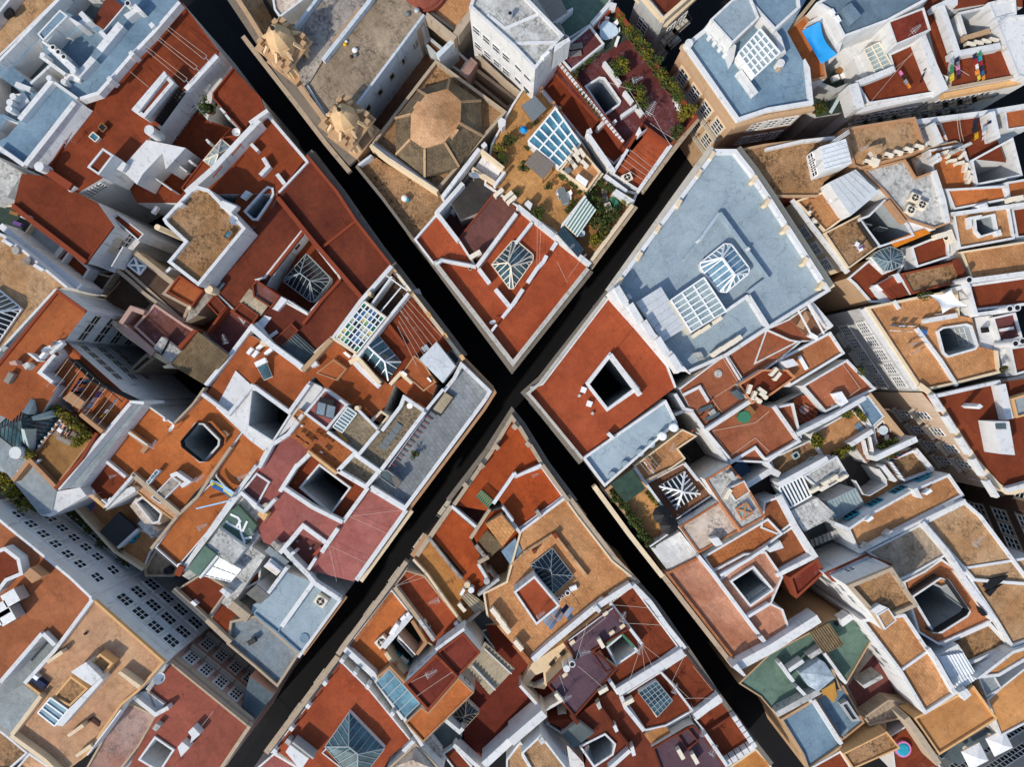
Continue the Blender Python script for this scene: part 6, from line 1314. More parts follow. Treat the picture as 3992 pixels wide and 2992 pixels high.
for k in range(16): t = k/15; shrub(*((640+t*110, 250-t*40) if k < 4 else (750+(t-.25)*170, 220+(t-.25)*220) if k < 10 else (520+(t-.6)*500, 620-(t-.6)*250)), 11.8, 'leafy plant around the edge of the tan patio', rp.uniform(.9, 1.5), 'leafy' if k % 2 else 'leaf', 'plants around the tan patio edge')
for k in range(8): shrub(410+rp.uniform(-25, 25), 450+k*9, 11.8, 'big bushy plant at the left end of tan patio', 1.3, 'leafy' if k % 2 else 'leaf', 'bushy plants at the left patio end')
for k in range(12): shrub(950+rp.uniform(0, 120), 500+rp.uniform(0, 80), 11, 'dense green shrub below the round patio table', 1.7, 'leafy' if k % 2 else 'leaf', 'shrubs below the round patio table')
S(11.6, 11.75, '750,355 790,320 850,400 810,430', 'bld', 'pond'); table(1000, 395, 10.8, 0, 1, 1, 'round white table in the small brown patio', 'clight2', True)
for x, y, d in ((1000, 325, 0), (945, 390, 90), (1055, 390, -90), (1010, 450, 180)): chair(x, y, 10.8, d, 'round backed chair at the round white table', 'chairs at the round white table')
R(11.2, '20,645 370,480 490,640 100,860', 'tas', .2, .15, 'wht')
for x, y in ((240, 610), (370, 655)): glass(f'{x-30},{y-5} {x+12},{y-32} {x+35},{y+8} {x-8},{y+35}', (11.6,)*4, 1, 1, 11.2, 'gdark', 'glt', .14)
W(11, 13.4, .6, '100,870 520,640', 'wht'); R(13.2, '310,790 600,615 705,790 470,925', 'wst', .2, .15, 'wht')
for k, (x, y) in enumerate(((545, 800), (485, 835), (625, 800), (465, 880), (390, 900))): ac(x, y, 13.2, 30, 'on the weathered roof above the corrugated glass sheds', 'air conditioners above the glass sheds')
glass('95,890 295,790 375,960 190,1065', (13.2, 13.2, 12.8, 12.8), 7, 1, 11, 'glass', 'white', .16); slope('200,1095 430,975 600,1130 320,1270', (13,)*4, 'wst', 'wht', 10)
for k in range(4): W(12.9, 13.0, .06, f'{255+k*55},{1065-k*28} {380+k*60},{1240-k*32}', 'gyw', 'seam')
glass('520,1010 755,895 825,1020 590,1175', (12.6, 12.6, 12.2, 12.2), 9, 1, 9, 'glight', 'barw', .07)
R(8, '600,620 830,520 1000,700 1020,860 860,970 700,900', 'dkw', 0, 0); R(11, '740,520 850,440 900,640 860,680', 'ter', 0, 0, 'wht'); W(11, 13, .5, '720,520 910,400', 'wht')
for k in range(2): W(11.5, 12.4, .07, f'{840+k*50},{480-k*30} {870+k*50},{610-k*10}', 'white', 'white_railing')
R(11.4, '930,720 1040,690 1150,840 1000,940 830,1030 790,900 860,960 980,890 1020,850', 'tab', 0, 0, 'wht'); W(11.4, 12.4, .08, '760,830 830,950 880,960 1030,870 1025,820 960,730', 'wht', 'white_railing'); W(11.4, 12.8, .3, '1000,700 1110,835', 'wht')
R(11.8, '1040,650 1290,555 1440,745 1180,840', 'tas', .35, .25, 'wht'); W(11, 13.2, .6, '930,640 1290,470', 'wht'); W(11.8, 12.6, .4, '1280,560 1430,740', 'wht')
laundry('1070,665 1275,545', 13.2, ['cnavy', 'cred', 'cblue', 'cred', 'cnavy', 'cblack'], 'along the top of the small tan terrace by lane', .5, .8)
for k in range(6): W(11.8, 12.8, .1, f'{1060+k*20},{670+k*28} {1085+k*20},{690+k*28}', 'white', 'line_post')
R(14, '690,1245 880,1115 1250,910 1570,770 1700,960 1310,1165 1010,1320 780,1450', 'tab', .35, .25, 'wht'); win('690,1245 1570,770', 14, 4, [(.9, 1.3)], 1.5, .0, .95, frame='cteal', nx=3, ny=1); W(12, 14.5, .35, '580,1200 700,1250', 'wht')
for x, y in ((1385, 925), (880, 1160)): S(14, 14.9, f'{x-30},{y+15} {x+20},{y-25} {x+40},{y-5} {x-10},{y+30}', 'white', 'vent_box')
S(14, 15, '1255,905 1290,890 1340,985 1300,980', 'wht'); ant(1500, 1010, 14, 30, 'on the tan roof with blue windows', 1.1)
R(8, '330,1260 600,1150 740,1340 400,1420', 'slt', 0, 0, 'wht')
for k in range(8): W(9+k*.3, 9.3+k*.3, .35, f'{400+k*35},{1400-k*14} {385+k*35},{1340-k*14}', 'gyw', 'step')
W(12, 14.9, .3, '790,1450 1030,1325 1340,1175 1710,1000', 'wht'); 
for k, (x, y) in enumerate(((860, 1400), (1060, 1290))): S(14, 15.2, f'{x-40},{y+15} {x+10},{y-30} {x+45},{y-10} {x-5},{y+35}', 'wst', 'vent_box')
B('wide tan roofed building with white ridge walls at lane corner', 1600, 1400)
R(14.4, '1340,1190 1705,1005 1850,1130 2230,1640 2300,1740 1780,1700 1520,1400', 'tan', .35, .3, 'wht'); R(14.2, '850,1445 1320,1205 1510,1395 1540,1480 1240,1650 1090,1720 1030,1560', 'stn', .25, .2, 'wht'); W(13.6, 14.2, .6, '1760,1060 2090,1500 2270,1740', 'cor', 'tiled_eaves'); W(14.2, 15.2, .4, '1340,1190 1560,1450 1700,1660', 'wht'); ant(1720, 1320, 14.4, 50, 'on the wide tan roof near lane corner', 1.4)
R(13.2, '1250,1650 1560,1480 1710,1680 1500,1760', 'tab', .3, .2, 'gyw')
B('brick and tile roofed house with long white side wall', 150, 1300)
R(13, '-30,1010 90,970 215,1200 90,1300 -60,1240', 'brc', .15, .2, 'wht'); R(13, '-60,1240 0,1225 100,1310 -60,1420', 'trg', 0, 0); R(12.6, '-60,1420 100,1300 220,1220 365,1465 80,1625 -30,1520', 'brc', .4, .2, 'wht'); W(12.6, 13.6, .6, '100,960 250,1240 420,1500', 'wht'); S(12.6, 13.8, '-10,1430 110,1350 140,1410 20,1450', 'wht'); W(12.4, 13.6, .45, '80,1650 400,1490', 'wht'); R(13.4, '190,1670 430,1500 500,1620 250,1850', 'rdm', .3, .25, 'rdw')
T(2, 3)
B('long terracotta roofed house with white walls above street', 1700, 300)
R(13, '1310,-20 1350,-30 1590,-150 1720,0 2120,505 2200,640 1965,795 1925,770', 'cot', .35, .25, 'stb', skip='23', cap='cob'); W(12.4, 12.9, .5, '1270,-20 1900,790', 'stw', 'cornice'); W(13, 14, .35, '1600,-160 1730,0 2110,510', 'wht')
R(13.2, '1700,-30 1770,-60 1990,-180 2180,-200 2330,20 2230,250 2330,300 2420,560 2220,640 2110,510', 'cot', .25, .2, 'wht', holes=[('1880,50 2060,-65 2215,120 2035,245', 4, 'dkw', 'wht', .5)]); W(13.2, 13.9, .3, '2020,370 2211,255', 'wht'); win('2035,245 2215,120', 13, 6, [(.6, 1)], .5)
W(12, 14.4, .9, '1930,800 2230,640 2480,480 2640,380', 'wht'); S(12, 15, '1890,800 1930,770 2010,870 1990,880', 'wht', 'pier'); S(13, 13.8, '2110,545 2150,525 2211,610 2190,625', 'wht')
T(3, 3)
B('green roofed low terraces with plastic covered stack behind white wall', 300, 700)
R(12, '-250,940 20,680 370,495 500,400 560,380 770,380 900,570 680,950 520,700 640,1000 400,1040 70,1215 -60,1060', 'grn', .2, .15, 'stb')
corr('360,500 530,415 660,605 490,690', (13.8, 13.8, 13.2, 13.2), 'yelc', .24, .05); S(12, 13.2, '345,700 460,630 480,665 375,730', 'wst', 'vent_box'); W(12, 13.2, .35, '105,760 225,925', 'wht'); W(12, 13.2, .4, '185,830 310,745', 'wh2'); W(12, 13.3, .35, '255,970 380,1100', 'wht'); W(12, 13.3, .3, '490,680 680,940', 'wht')
p = P(430, 870, 13.8); q = [P(*v, 13.6) for v in ((280, 850), (450, 735), (495, 760), (580, 890), (440, 1010), (350, 960))]; m = M(); m.prism(ccw(q), 12, 13.6); t = P(430, 860, 14.1)
for i in range(6): a, b = ccw(q)[i], ccw(q)[(i+1) % 6]; m.face([a+Vector((0, 0, .01)), b+Vector((0, 0, .01)), t])
tag(m.build('covered_stack', 'plst', None, (p.x, p.y, 12)), 'stack covered with clear grey plastic on the green terrace', 'covered stack')
S(11.6, 13.2, '630,390 710,340 750,380 650,450', 'wht'); C(600, 430, 12, 12.4, .2, 'iron', 'drain')
R(9.6, '690,960 960,640 1090,1020 830,1235', 'mar', 0, 0, 'wh2'); W(9, 12, .4, '830,970 990,880', 'wst'); R(11.4, '830,1230 1040,1080 1190,1100 1320,1240 1180,1240 880,1310', 'stn', .2, .2, 'stw')
B('blue roofed terrace house beside the black street bottom right', 400, 1300)
R(12, '110,1250 385,1085 650,1490 350,1700 300,1560', 'bld', .35, .25, 'stb', skip='1'); R(11.8, '410,1070 610,950 660,960 840,1280 640,1440', 'bld', .25, .2, 'wht', cap='orw'); W(12, 13.4, .6, '80,1210 450,1010', 'wst'); W(12, 13, .4, '400,1085 640,1465', 'wht')
slope('460,1000 580,930 600,1050 570,1110', (12.8, 12.8, 12.6, 12.6), 'yelw', 'stw', 11.8); R(12.4, '630,1120 690,1090 800,1260 730,1270', 'leadr', .2, .2, 'gyw'); ant(620, 1310, 11.8, 60, 'on the lower blue terrace', 1.1)
R(13, '650,1545 1030,1355 1145,1500 740,1680', 'tas', .2, .15, 'ylw'); R(11, '640,1450 1020,1250 1030,1350 680,1530', 'stw', 0, 0, 'stw'); R(11.6, '1060,1390 1220,1290 1540,1720 1100,1720', 'red', .2, .15, 'wht'); R(12.2, '380,1660 630,1520 760,1720 400,1760', 'red', .2, .2, 'wht')
p = P(1172, 1510, 12); m = M(); m.cyl(p, 11.6, 12, .85, n=18); m.cyl(p, 12, 12.1, .7, .5, 18, mi=1); tag(m.build('paddling_pool', ['cpink', 'cteal'], None, (p.x, p.y, 11.6)), 'small round turquoise paddling pool on the red terrace', 'paddling pool'); ant(1320, 1620, 11.6, 40, 'on the red terrace below paddling pool', 1.2)
B('tall white tower house with tan roof and dark stained parapet', 900, 200)
R(18.2, '690,95 1075,-65 1305,270 1075,370 1010,490 900,330', 'tas', .5, .35, 'wht', cap='stw'); T(3, 3); R(18.9, '945,350 1045,290 1115,395 1015,475', 'tan', .1, .1, 'wht', z0=17); S(18, 18.9, '885,310 965,258 1045,290 945,350', 'wht'); win('690,95 1010,490', 18.2, 3, [(2.5, .9), (5.5, .9)], .7, .1, .9, nx=1, ny=1, frame='gyw'); win('690,95 1075,-65', 18.2, 1, [(2.2, 1)], .9, .2, .5)
R(14.6, '490,-10 860,-180 1090,-90 690,95 560,60', 'wht', .2, .2, 'wht', cap='rdw')
B('long tan roofed house with tall white wall and corrugated lean to', 1200, 800)
R(15, '800,390 1190,340 1395,650 1640,1030 1360,1210 1140,840', 'tab', .35, .3, 'wht'); W(15, 15.3, .25, '1145,835 1390,660', 'wht'); win('800,390 1360,1210', 15, 6, [(2, 1.2), (5, 1.2)], .8, nx=1, ny=1, frame='gyw'); W(15, 15.8, .4, '1390,640 1470,760 1620,1030', 'wht')
corr('1475,710 1690,675 1820,890 1640,1015', (14.6, 14.6, 14.2, 14.2), 'mtl', .3, .06); R(14.2, '1460,700 1640,600 1700,680 1480,800', 'wht', .2, .15, 'wht'); R(13.9, '1480,760 1690,685 1815,890 1645,1010', 'wht', 0, 0, 'wht')
R(13.6, '1170,60 1350,-30 1500,-140 1660,-30 1970,390 1480,610 1300,500', 'cob', .3, .2, 'wht', holes=[('1245,185 1480,28 1540,50 1715,310 1700,340 1480,480 1420,480', 3, 'dkw', 'wh2', .4)]); W(13.6, 14.6, .07, '1240,170 1475,15 1555,45 1740,310 1715,350 1470,500 1400,490', 'iron', 'well_rail'); win('1245,185 1420,480', 13.6, 5, [(.8, 1.4)], .6); W(13.6, 14.6, .5, '1650,-30 1960,390', 'wht')
R(13.2, '1490,600 1920,410 2110,620 1750,780', 'tas', .45, .3, 'wht'); R(14.2, '1670,-60 2300,-160 2300,560 2110,630 1960,380', 'tan', .3, .25, 'wht')
for pts, n_ in (('1865,110 1920,40 2080,10 2000,80 1920,130', 'long black tarpaulin scrap on the right hand tan roof'), ('1880,150 2040,80 1990,110 1920,190', 'short black tarpaulin scrap on the right hand tan roof'), ('1810,270 1850,290 1900,350 1860,360 1830,330', 'small black rag on the white wall of tan roof')): q = ccw(PP(pts, 14.8)); m = M(); m.prism(q, 14.5, 14.8); tag(m.build('tarpaulin', 'black', None, q[0]), n_, 'tarpaulin')
B('sandy yellow roofed house with white square parasols', 1600, 1250)
R(14, '1260,1240 1530,1100 1780,960 1985,1245 1480,1560', 'ylo', .3, .2, 'ylw'); R(12.6, '1890,1080 2000,980 2300,740 2300,1250 2010,1400', 'ylo', .2, .2, 'wht'); R(14.8, '1800,900 2110,660 2300,600 2300,700 2000,880', 'ylo', .2, .3, 'wht'); R(12.9, '1810,870 1920,810 2020,980 1890,1060', 'gry', .2, .1, 'wht'); S(14, 15, '1650,1020 1720,985 1760,1040 1700,1090', 'wht', 'vent_box'); W(12, 14.6, .6, '1200,1240 1320,1400 1480,1640', 'stw')
R(10, '1480,1560 1700,1430 1990,1260 2040,1420 1880,1500 1640,1640', 'slt', 0, 0)
for k, (x, y) in enumerate(((1700, 1495), (1905, 1385))): put('umb', mk_umb('white'), x, y, 10.5, math.radians(27), ('left', 'right')[k]+' of two white square parasols at bottom right', 'parasol', None, .85)
B('grey walled building beyond the lane in bottom right corner', 2400, 1900)
T(3, 3); R(14, '2010,2120 2760,1640 3200,2300 2400,2700', 'gry', .4, .3, 'gyw'); win('2010,2120 2760,1640', 14, 7, [(2, 1.5), (5, 1.5), (8, 1.5), (11, 1.5)], 1.3, nx=3, ny=2)
# ================= far east block =================
T(3, 0)
B('tan terraced house with white ribbed shed roofs beyond the lane', 400, 1400)
R(13.6, '-280,1290 -30,1240 250,1205 620,1165 720,1420 500,1560 430,1700 170,1700 -120,1700', 'tas', .3, .25, 'rdw', skip='345', cap='stb'); win('-280,1290 -120,1700', 13.6, 1, [(2.5, 2)], 1.2); W(13.6, 14.2, .3, '-10,1285 300,1215 580,1185', 'wht')
R(14.8, '650,1105 1275,1005 1370,1285 1210,1350 810,1460 740,1440', 'tan', .3, .28, 'orw'); slope('450,1265 675,1195 730,1405 495,1475', (17,)*4, 'mtl', 'wht', 13); win('395,1300 445,1500', 15.6, 3, [(.2, 1.2)], .9, outward=False, nx=2, ny=2); R(15.4, '392,1300 450,1268 500,1470 445,1510', 'gyw', 0, 0, 'wht')
slope('525,1575 760,1460 960,1660 720,1860', (15.6,)*4, 'mtl', 'wht', 13)
for k in range(5): W(16.9, 17.0, .05, f'{470+k*6},{1290+k*40} {690+k*9},{1225+k*40}', 'gyw', 'seam'); W(15.5, 15.6, .05, f'{570+k*42},{1560-k*22} {760+k*42},{1790-k*42}', 'gyw', 'seam')
for k in range(3): W(16, 16.9, .06, f'{575+k*8},{1205+k*8} {700+k*6},{1120+k*12}', 'white', 'rail')
S(14.8, 16, '895,1260 990,1235 1000,1290 940,1340', 'tan', 'roof_box'); W(14.8, 15.5, .4, '895,1260 940,1400', 'wht')
for k, (x, y) in enumerate(((1020, 1350), (1100, 1330), (1190, 1305), (1280, 1280), (850, 1410))): ac(x, y, 14.8, -15, 'in the row along the tan terrace edge', 'air conditioners along the tan terrace edge', .95)
box('metal_unit', 930, 1390, 14.8, -20, .9, .7, .8, 'cream', 'boxy grey unit at left end of the tan terrace row', 'unit'); ant(785, 1310, 14.8, 30, 'on the tan terrace with a coiled hose', 1)
B('house with patchy grey flat roof and white curved wall', 1200, 1550)
R(14.4, '815,1465 1190,1370 1285,1525 1440,1470 1470,1590 1600,1915 1440,1975 1210,1900 1000,1650', 'wst', .3, .2, 'wht', cap='orw'); R(12, '1235,1370 1385,1300 1425,1435 1295,1520', 'wst', .4, .2, 'wht', cap='orw'); W(14.4, 15, .45, '1440,1470 1520,1720 1560,1920', 'wht')
T(3, 1)
for k, (x, y) in enumerate(((1240, 60), (1300, 120), (1205, 165))): ac(x, y, 14.4, -25, 'in the cluster on the patchy grey roof', 'units on the patchy grey roof', 1.0, True)
T(3, 0)
B('orange roofed house with cluttered units and white courtyard walls', 1600, 1450)
R(13.4, '1390,1290 1690,1240 1810,1610 2300,1560 2300,1640 1590,1790 1560,1640 1460,1650', 'orm', .3, .2, 'wht')
for k, (x, y, d) in enumerate(((1500, 1330, 20), (1545, 1340, 60), (1565, 1400, 10), (1630, 1420, 15), (1680, 1455, 80), (1700, 1520, 80), (1710, 1560, 70), (1650, 1350, 50))): ac(x, y, 13.4, d, 'along the cable strewn orange roof edge', 'units along the orange roof edge', .9)
for x, y in ((1470, 1340), (1485, 1370)): C(x, y, 13.4, 15, .25, 'wh2', 'chimney', False)
R(13.6, '1740,1390 2110,1190 2190,1520 1810,1600', 'wht', 0, 0, 'wht', holes=[('1760,1395 2090,1215 2165,1510 1800,1585', 8, 'gyw', 'wht', .3)]); win('1760,1395 2090,1215', 13.4, 2, [(2, 1.4)], .8, outward=True)
slope('1585,1300 1750,1220 1770,1240 1600,1330', (14.8, 14.8, 14.6, 14.6), 'wst', 'gyw', 13.2); R(13.2, '1380,1270 1620,1210 1690,1240 1400,1300', 'orm', .2, .15, 'stw')
B('red terrace house with laundry between white walls', 1750, 1100)
R(13, '1500,1060 1830,1000 1945,985 1975,1190 2060,1400 1740,1370 1620,1230 1560,1220', 'red', 0, 0, 'wht'); R(12.8, '1300,1095 1420,1065 1500,1050 1570,1220 1380,1285', 'ora', .2, .2, 'wht'); W(12.8, 14.6, .5, '1425,1060 1500,1230', 'wht'); W(13, 14.8, .5, '1940,960 1990,1190', 'wht'); W(12.8, 13.6, .5, '1270,1050 1820,980 2300,900', 'wht', 'street_parapet'); R(13.2, '2040,950 2300,900 2300,1090 2065,1125', 'ora', .2, .2, 'wht')
laundry('1820,1190 1810,1010', 14.8, ['cgold', 'cblack', 'cnavy'], 'on the dark red terrace left line', .9, .9); laundry('1885,1190 1890,1080', 14.8, ['cwhite', 'cwhite', 'clight'], 'on the dark red terrace middle line', .6, .8); laundry('1930,1060 1935,990', 14.8, ['cnavy', 'cblack'], 'at the top of dark red terrace', .6, .8); wires(['1635,1010 1665,1220', '1655,1010 1690,1215'], 14.6, 'pair of washing lines on the red terrace', post=False)
T(3, 1)
B('white house with tan terraces, courtyard windows and orange canvas', 700, 400)
R(13.2, '240,75 300,50 550,-30 720,180 500,345', 'tab', .35, .2, 'crm'); R(13.6, '490,350 800,190 960,470 700,660', 'tas', .25, .15, 'crm'); W(13, 13.5, .4, '215,60 700,690', 'wht', 'cornice'); win('230,75 700,670', 13.4, 4, [(2.4, 1.8), (6, 1.8)], 1.1, .05, .95, nx=2, ny=4, surround='wh2')
for k in range(5): S(13.3, 13.9, f'{335+k*22},{125+k*38} {345+k*22},{115+k*38} {365+k*22},{130+k*38} {350+k*22},{145+k*38}', ('black', 'wht')[k % 2], 'planter')
R(14.2, '795,240 860,210 990,75 1040,80 1200,275 1330,200 1450,320 1100,430 960,470', 'wht', 0, 0, 'wht', holes=[('800,240 870,215 1000,85 1190,285 1235,370 965,460', 6, 'dkw', 'wht', .25)]); win('870,215 1190,285', 14, 2, [(2.4, 1.4)], .9, outward=True); slope('1065,420 1350,315 1410,350 1110,475', (14.5, 14.4, 14.2, 14.2), 'ocv', 'ocv', 14, 'canvas_cover'); W(14.2, 15, .4, '1040,70 1190,260', 'orw'); W(13.6, 14.5, .06, '800,250 950,470', 'iron', 'railing')
for k, (x, y, d) in enumerate(((755, 455, 60), (785, 495, 30))): chair(x, y, 13.6, d, ('upper', 'lower')[k]+' white chair beside the striped bundle on tan patio')
p = P(815, 470, 14.6); m = M(); m.cyl(p, 13.6, 15.2, .16, .05, 8); tag(m.build('parasol', 'cpurple', None, (p.x, p.y, 13.6)), 'closed purple grey parasol standing on the tan patio', 'parasol'); glass('530,75 575,-10 600,30 570,85', (13.9,)*4, 1, 1, 13.2, 'glight', 'white', .12); glass('570,110 630,70 650,105 590,140', (13.6,)*4, 1, 1, 13.2, 'glight', 'white', .12)
hip('895,555 960,500 1060,465 1155,510 1170,565 1160,625 1080,670 1000,680', 12.4, 1.2, .8, '1040,600', '1060,590', .45, 'glass', 'barw', .06)
R(12.8, '690,740 880,580 1000,690 1180,620 1100,760 920,815 990,950 890,950 760,800', 'red', .25, .2, 'crd', cap='wht'); R(13.4, '1240,470 1510,360 1560,350 1570,560 1290,650', 'red', .3, .2, 'wht'); R(12, '1150,480 1225,460 1290,650 1180,670', 'wht', 0, 0)
for k, (x, y) in enumerate(((1465, 385), (1530, 400))): ac(x, y, 13.4, (15, -70)[k], ('left', 'right')[k]+' of two on the small red roof with round rail', sc=1.5)
R(13, '1500,440 1630,400 1660,550 1550,590', 'wht', 0, 0); win('1500,460 1550,590', 13, 1, [(.5, 1.4)], 1.1, outward=True)
slope('950,795 1095,715 1235,880 1075,930', (13.8, 13.8, 13.2, 13.2), 'rtl', 'wht', 12, 'tiled_roof')
for k in range(9): a = 960+k*15; W(13.1, 13.62, .1, f'{960+k*16},{797-k*8} {1085+k*16},{925-k*5}', 'rdw', 'tile_ridge')
R(13.2, '890,820 960,780 1080,940 990,960', 'wht', 0, 0); S(12, 14, '1085,710 1130,695 1180,770 1140,780', 'wht')
R(13.8, '1150,700 1640,590 1715,760 1250,880', 'tas', .25, .2, 'wht', cap='rdw'); R(14, '1670,510 2300,410 2300,740 1770,775', 'tab', .25, .2, 'crm'); W(13.6, 14.6, .4, '1640,570 1720,750', 'rst')
R(14, '1600,180 2085,110 2135,400 1655,490', 'tab', .3, .2, 'wht', holes=[('1775,245 1925,210 1950,340 1820,380 1785,340', 7, 'dkw', 'wht', .45)]); W(14, 14.6, .3, '1755,310 1745,225 1850,205', 'wht'); S(14, 14.6, '1965,335 2010,320 2025,370 1980,380', 'wht', 'vent_box'); W(14, 14.8, .35, '1590,185 2300,90', 'wht')
R(14.2, '1540,-30 2045,-60 2080,60 1610,150', 'orm', .25, .2, 'wht'); R(14.4, '2060,-90 2300,-130 2300,60 2085,70', 'orm', .25, .2, 'wht'); R(13, '2095,130 2300,100 2300,390 2145,405', 'red', .4, .3, 'wht'); S(14, 15, '1810,110 1890,90 1905,125 1830,140', 'wht', 'vent_box'); ac(2090, 75, 14.4, 10, 'on the white wall between orange roofs', sc=1.4)
B('red roofed long house with row of round white chimneys', 1950, 900)
R(14, '1735,795 2300,715 2300,965 1775,1025', 'red', .35, .25, 'wht'); W(13, 15, .5, '1700,770 2300,690', 'wht'); S(12, 15, '1800,1040 2140,990 2160,1020 1820,1070', 'wht')
for k, (x, y) in enumerate(((2090, 1005), (2155, 995), (2140, 1305), (2200, 1285), (1740, 755))): C(x, y, 13.4, 16.2, .36)
R(13.4, '1940,1080 2140,1035 2200,1250 2010,1320', 'mar', .25, .2, 'wht'); W(13.4, 13.7, .3, '2010,1190 2125,1170', 'wht'); R(13.6, '2090,1340 2300,1310 2300,1530 2140,1580', 'red', .3, .2, 'wht'); R(13, '1790,1080 1940,1060 2010,1340 2080,1360 2140,1580 2060,1590 1990,1370 1900,1350 1830,1330', 'wht', 0, 0); W(13, 15, .4, '1640,830 1730,800 1800,1050', 'wht'); S(13, 13.9, '1880,1165 1905,1160 1915,1205 1890,1210', 'black', 'roof_hatch')
B('wide tan roofed house with barred courtyard and white shade sail', 1500, 1250)
R(13.6, '850,990 1310,895 1640,835 1660,1060 1780,1080 1850,1330 1990,1370 2010,1560 1620,1660 1340,1720 1290,1660', 'tab', .35, .28, 'gy2', skip='345', cap='crm', holes=[('1465,1205 1500,1180 1700,1150 1735,1165 1785,1320 1770,1345 1545,1410 1510,1380', 6, 'dkw', 'wh2', .35)])
W(13, 13.7, .45, '835,1000 1300,1690', 'wht', 'cornice'); win('850,1000 1310,1690', 13.4, 5, [(1.6, 1.8), (5.6, 2)], 1.2, .12, .98, nx=3, ny=4, surround='wht'); win('1700,1150 1785,1320', 13.4, 3, [(.6, 1.6)], .7, nx=1, ny=2, outward=True); W(13.6, 14.3, .5, '1360,1110 1640,1060', 'wht'); W(13.6, 14.1, .3, '1290,1170 1500,1450 1640,1670', 'wht'); W(13.6, 14, .3, '1095,935 1140,1005', 'wht'); S(13.6, 14.4, '1355,1100 1390,1090 1395,1120 1365,1130', 'wht')
a, b, c, d = [P(*v) for v in ((1395, 885, 16), (1585, 835, 15.6), (1725, 985, 16), (1510, 1045, 15.4))]; m = M(); N = 8; f = lambda u, v: a.lerp(b, u).lerp(d.lerp(c, u), v)-Vector((0, 0, .5*math.sin(math.pi*u)*math.sin(math.pi*v)))
for i in range(N):
    for j in range(N):
        g = lambda u, v: f(u, v)+(Vector(((a+b+c+d)/4))-f(u, v))*(.28*max(4*u*(1-u)*(abs(2*v-1)), 4*v*(1-v)*abs(2*u-1)))
        m.face([g(i/N, j/N), g((i+1)/N, j/N), g((i+1)/N, (j+1)/N), g(i/N, (j+1)/N)])
o = empty('shade_sail', (a.x, a.y, 13.6), 'white four cornered shade sail over the tan terrace', 'shade sail'); m.build('canvas', 'white', o)
for v in (a, b, c, d): m = M(); m.bar((v.x, v.y, 13.6), v, .08); m.build('post', 'metal', o)
for t_, ab, cols in (('upper', '1050,1145 1300,1155', ['cblue', 'clight', 'cwhite']), ('second', '1060,1190 1280,1205', ['cwhite', 'cwhite', 'cgrey', 'cwhite']), ('third', '1210,1340 1340,1280', ['cwhite', 'cwhite', 'clight']), ('lowest', '1250,1395 1370,1330', ['clight', 'cwhite', 'cgrey'])): laundry(ab, 14.8, cols, f'on the {t_} line of the wide tan roof', .6, .7)
box('plastic_crate', 1345, 1210, 13.6, -20, .7, .6, .5, 'cblue', 'blue plastic crate by the wall of wide tan roof', 'crate')
bal('860,1010 1290,1690', 13.2, 3, 5.4, 1.8, .7, .15, .95)
for x, y in ((2000, 1530), (1300, 900), (1350, 890)): shrub(x, y, 13.7, 'potted plant by the white wall of the tan terrace', 1.2, 'leaf', 'potted plants by the tan terrace wall')
T(3, 2)
B('red roofed curved corner building with stepped white parapet', 1850, 450)
R(14, '1330,70 1400,110 1480,110 2010,-20 2300,-60 2300,860 2130,935 2060,935 1990,860', 'red', 0, 0, 'pkc'); W(14, 14.25, .5, '1310,0 1440,100 1560,290 1800,660 1990,870 2070,930 2130,930 2300,880', 'crm', 'cornice')
for k in range(5): x, y = 1480+k*118, 150+k*186; W(14, 15, .35, f'{x-50},{y-65} {x+40},{y+80}', 'wht', 'street_parapet')
W(14, 15, .45, '2070,915 2300,850', 'wht'); W(14, 15.2, .8, '2020,0 2090,300', 'wht'); W(14, 14.8, .35, '1440,105 2010,-25', 'wht'); S(14, 16.6, '1955,320 2085,318 2135,610 2010,600', 'wht', 'stair_house'); S(16.6, 16.75, '1968,340 2055,338 2060,385 1975,385', 'slt', 'roof_hatch'); S(14, 16.6, '1830,165 1860,190 1830,212 1800,190', 'wht', 'chimney'); R(13, '2070,-50 2300,-100 2300,310 2120,290', 'ter', .3, .3, 'wht'); R(15, '2110,120 2300,60 2300,250 2150,290', 'gry', .3, .2, 'ylw')
win('1400,110 1990,860', 14, 4, [(2.2, 2.0), (6, 2)], 1.0, .1, .9, nx=2, ny=3, bal=.6); win('1990,860 2130,935', 14, 2, [(3.0, 2)], 1.0, nx=2, ny=3)
B('dark brown corner building with pale framed windows beyond lane', 2700, 1200)
R(14, '2520,830 2440,1060 2440,1140 2640,1600 3200,1600 3200,700', 'tan', .4, .3, 'brw'); win('2440,1140 2640,1600', 14, 3, [(3, 2), (7, 2.2), (11, 2.4)], 1.3, nx=2, ny=3, surround='stw'); win('2520,830 2440,1060', 14, 2, [(3, 2), (7, 2.2)], 1.2, nx=2, ny=3, surround='stw'); W(8, 8.5, .5, '2430,1040 2435,1150 2640,1620', 'stw', 'cornice')
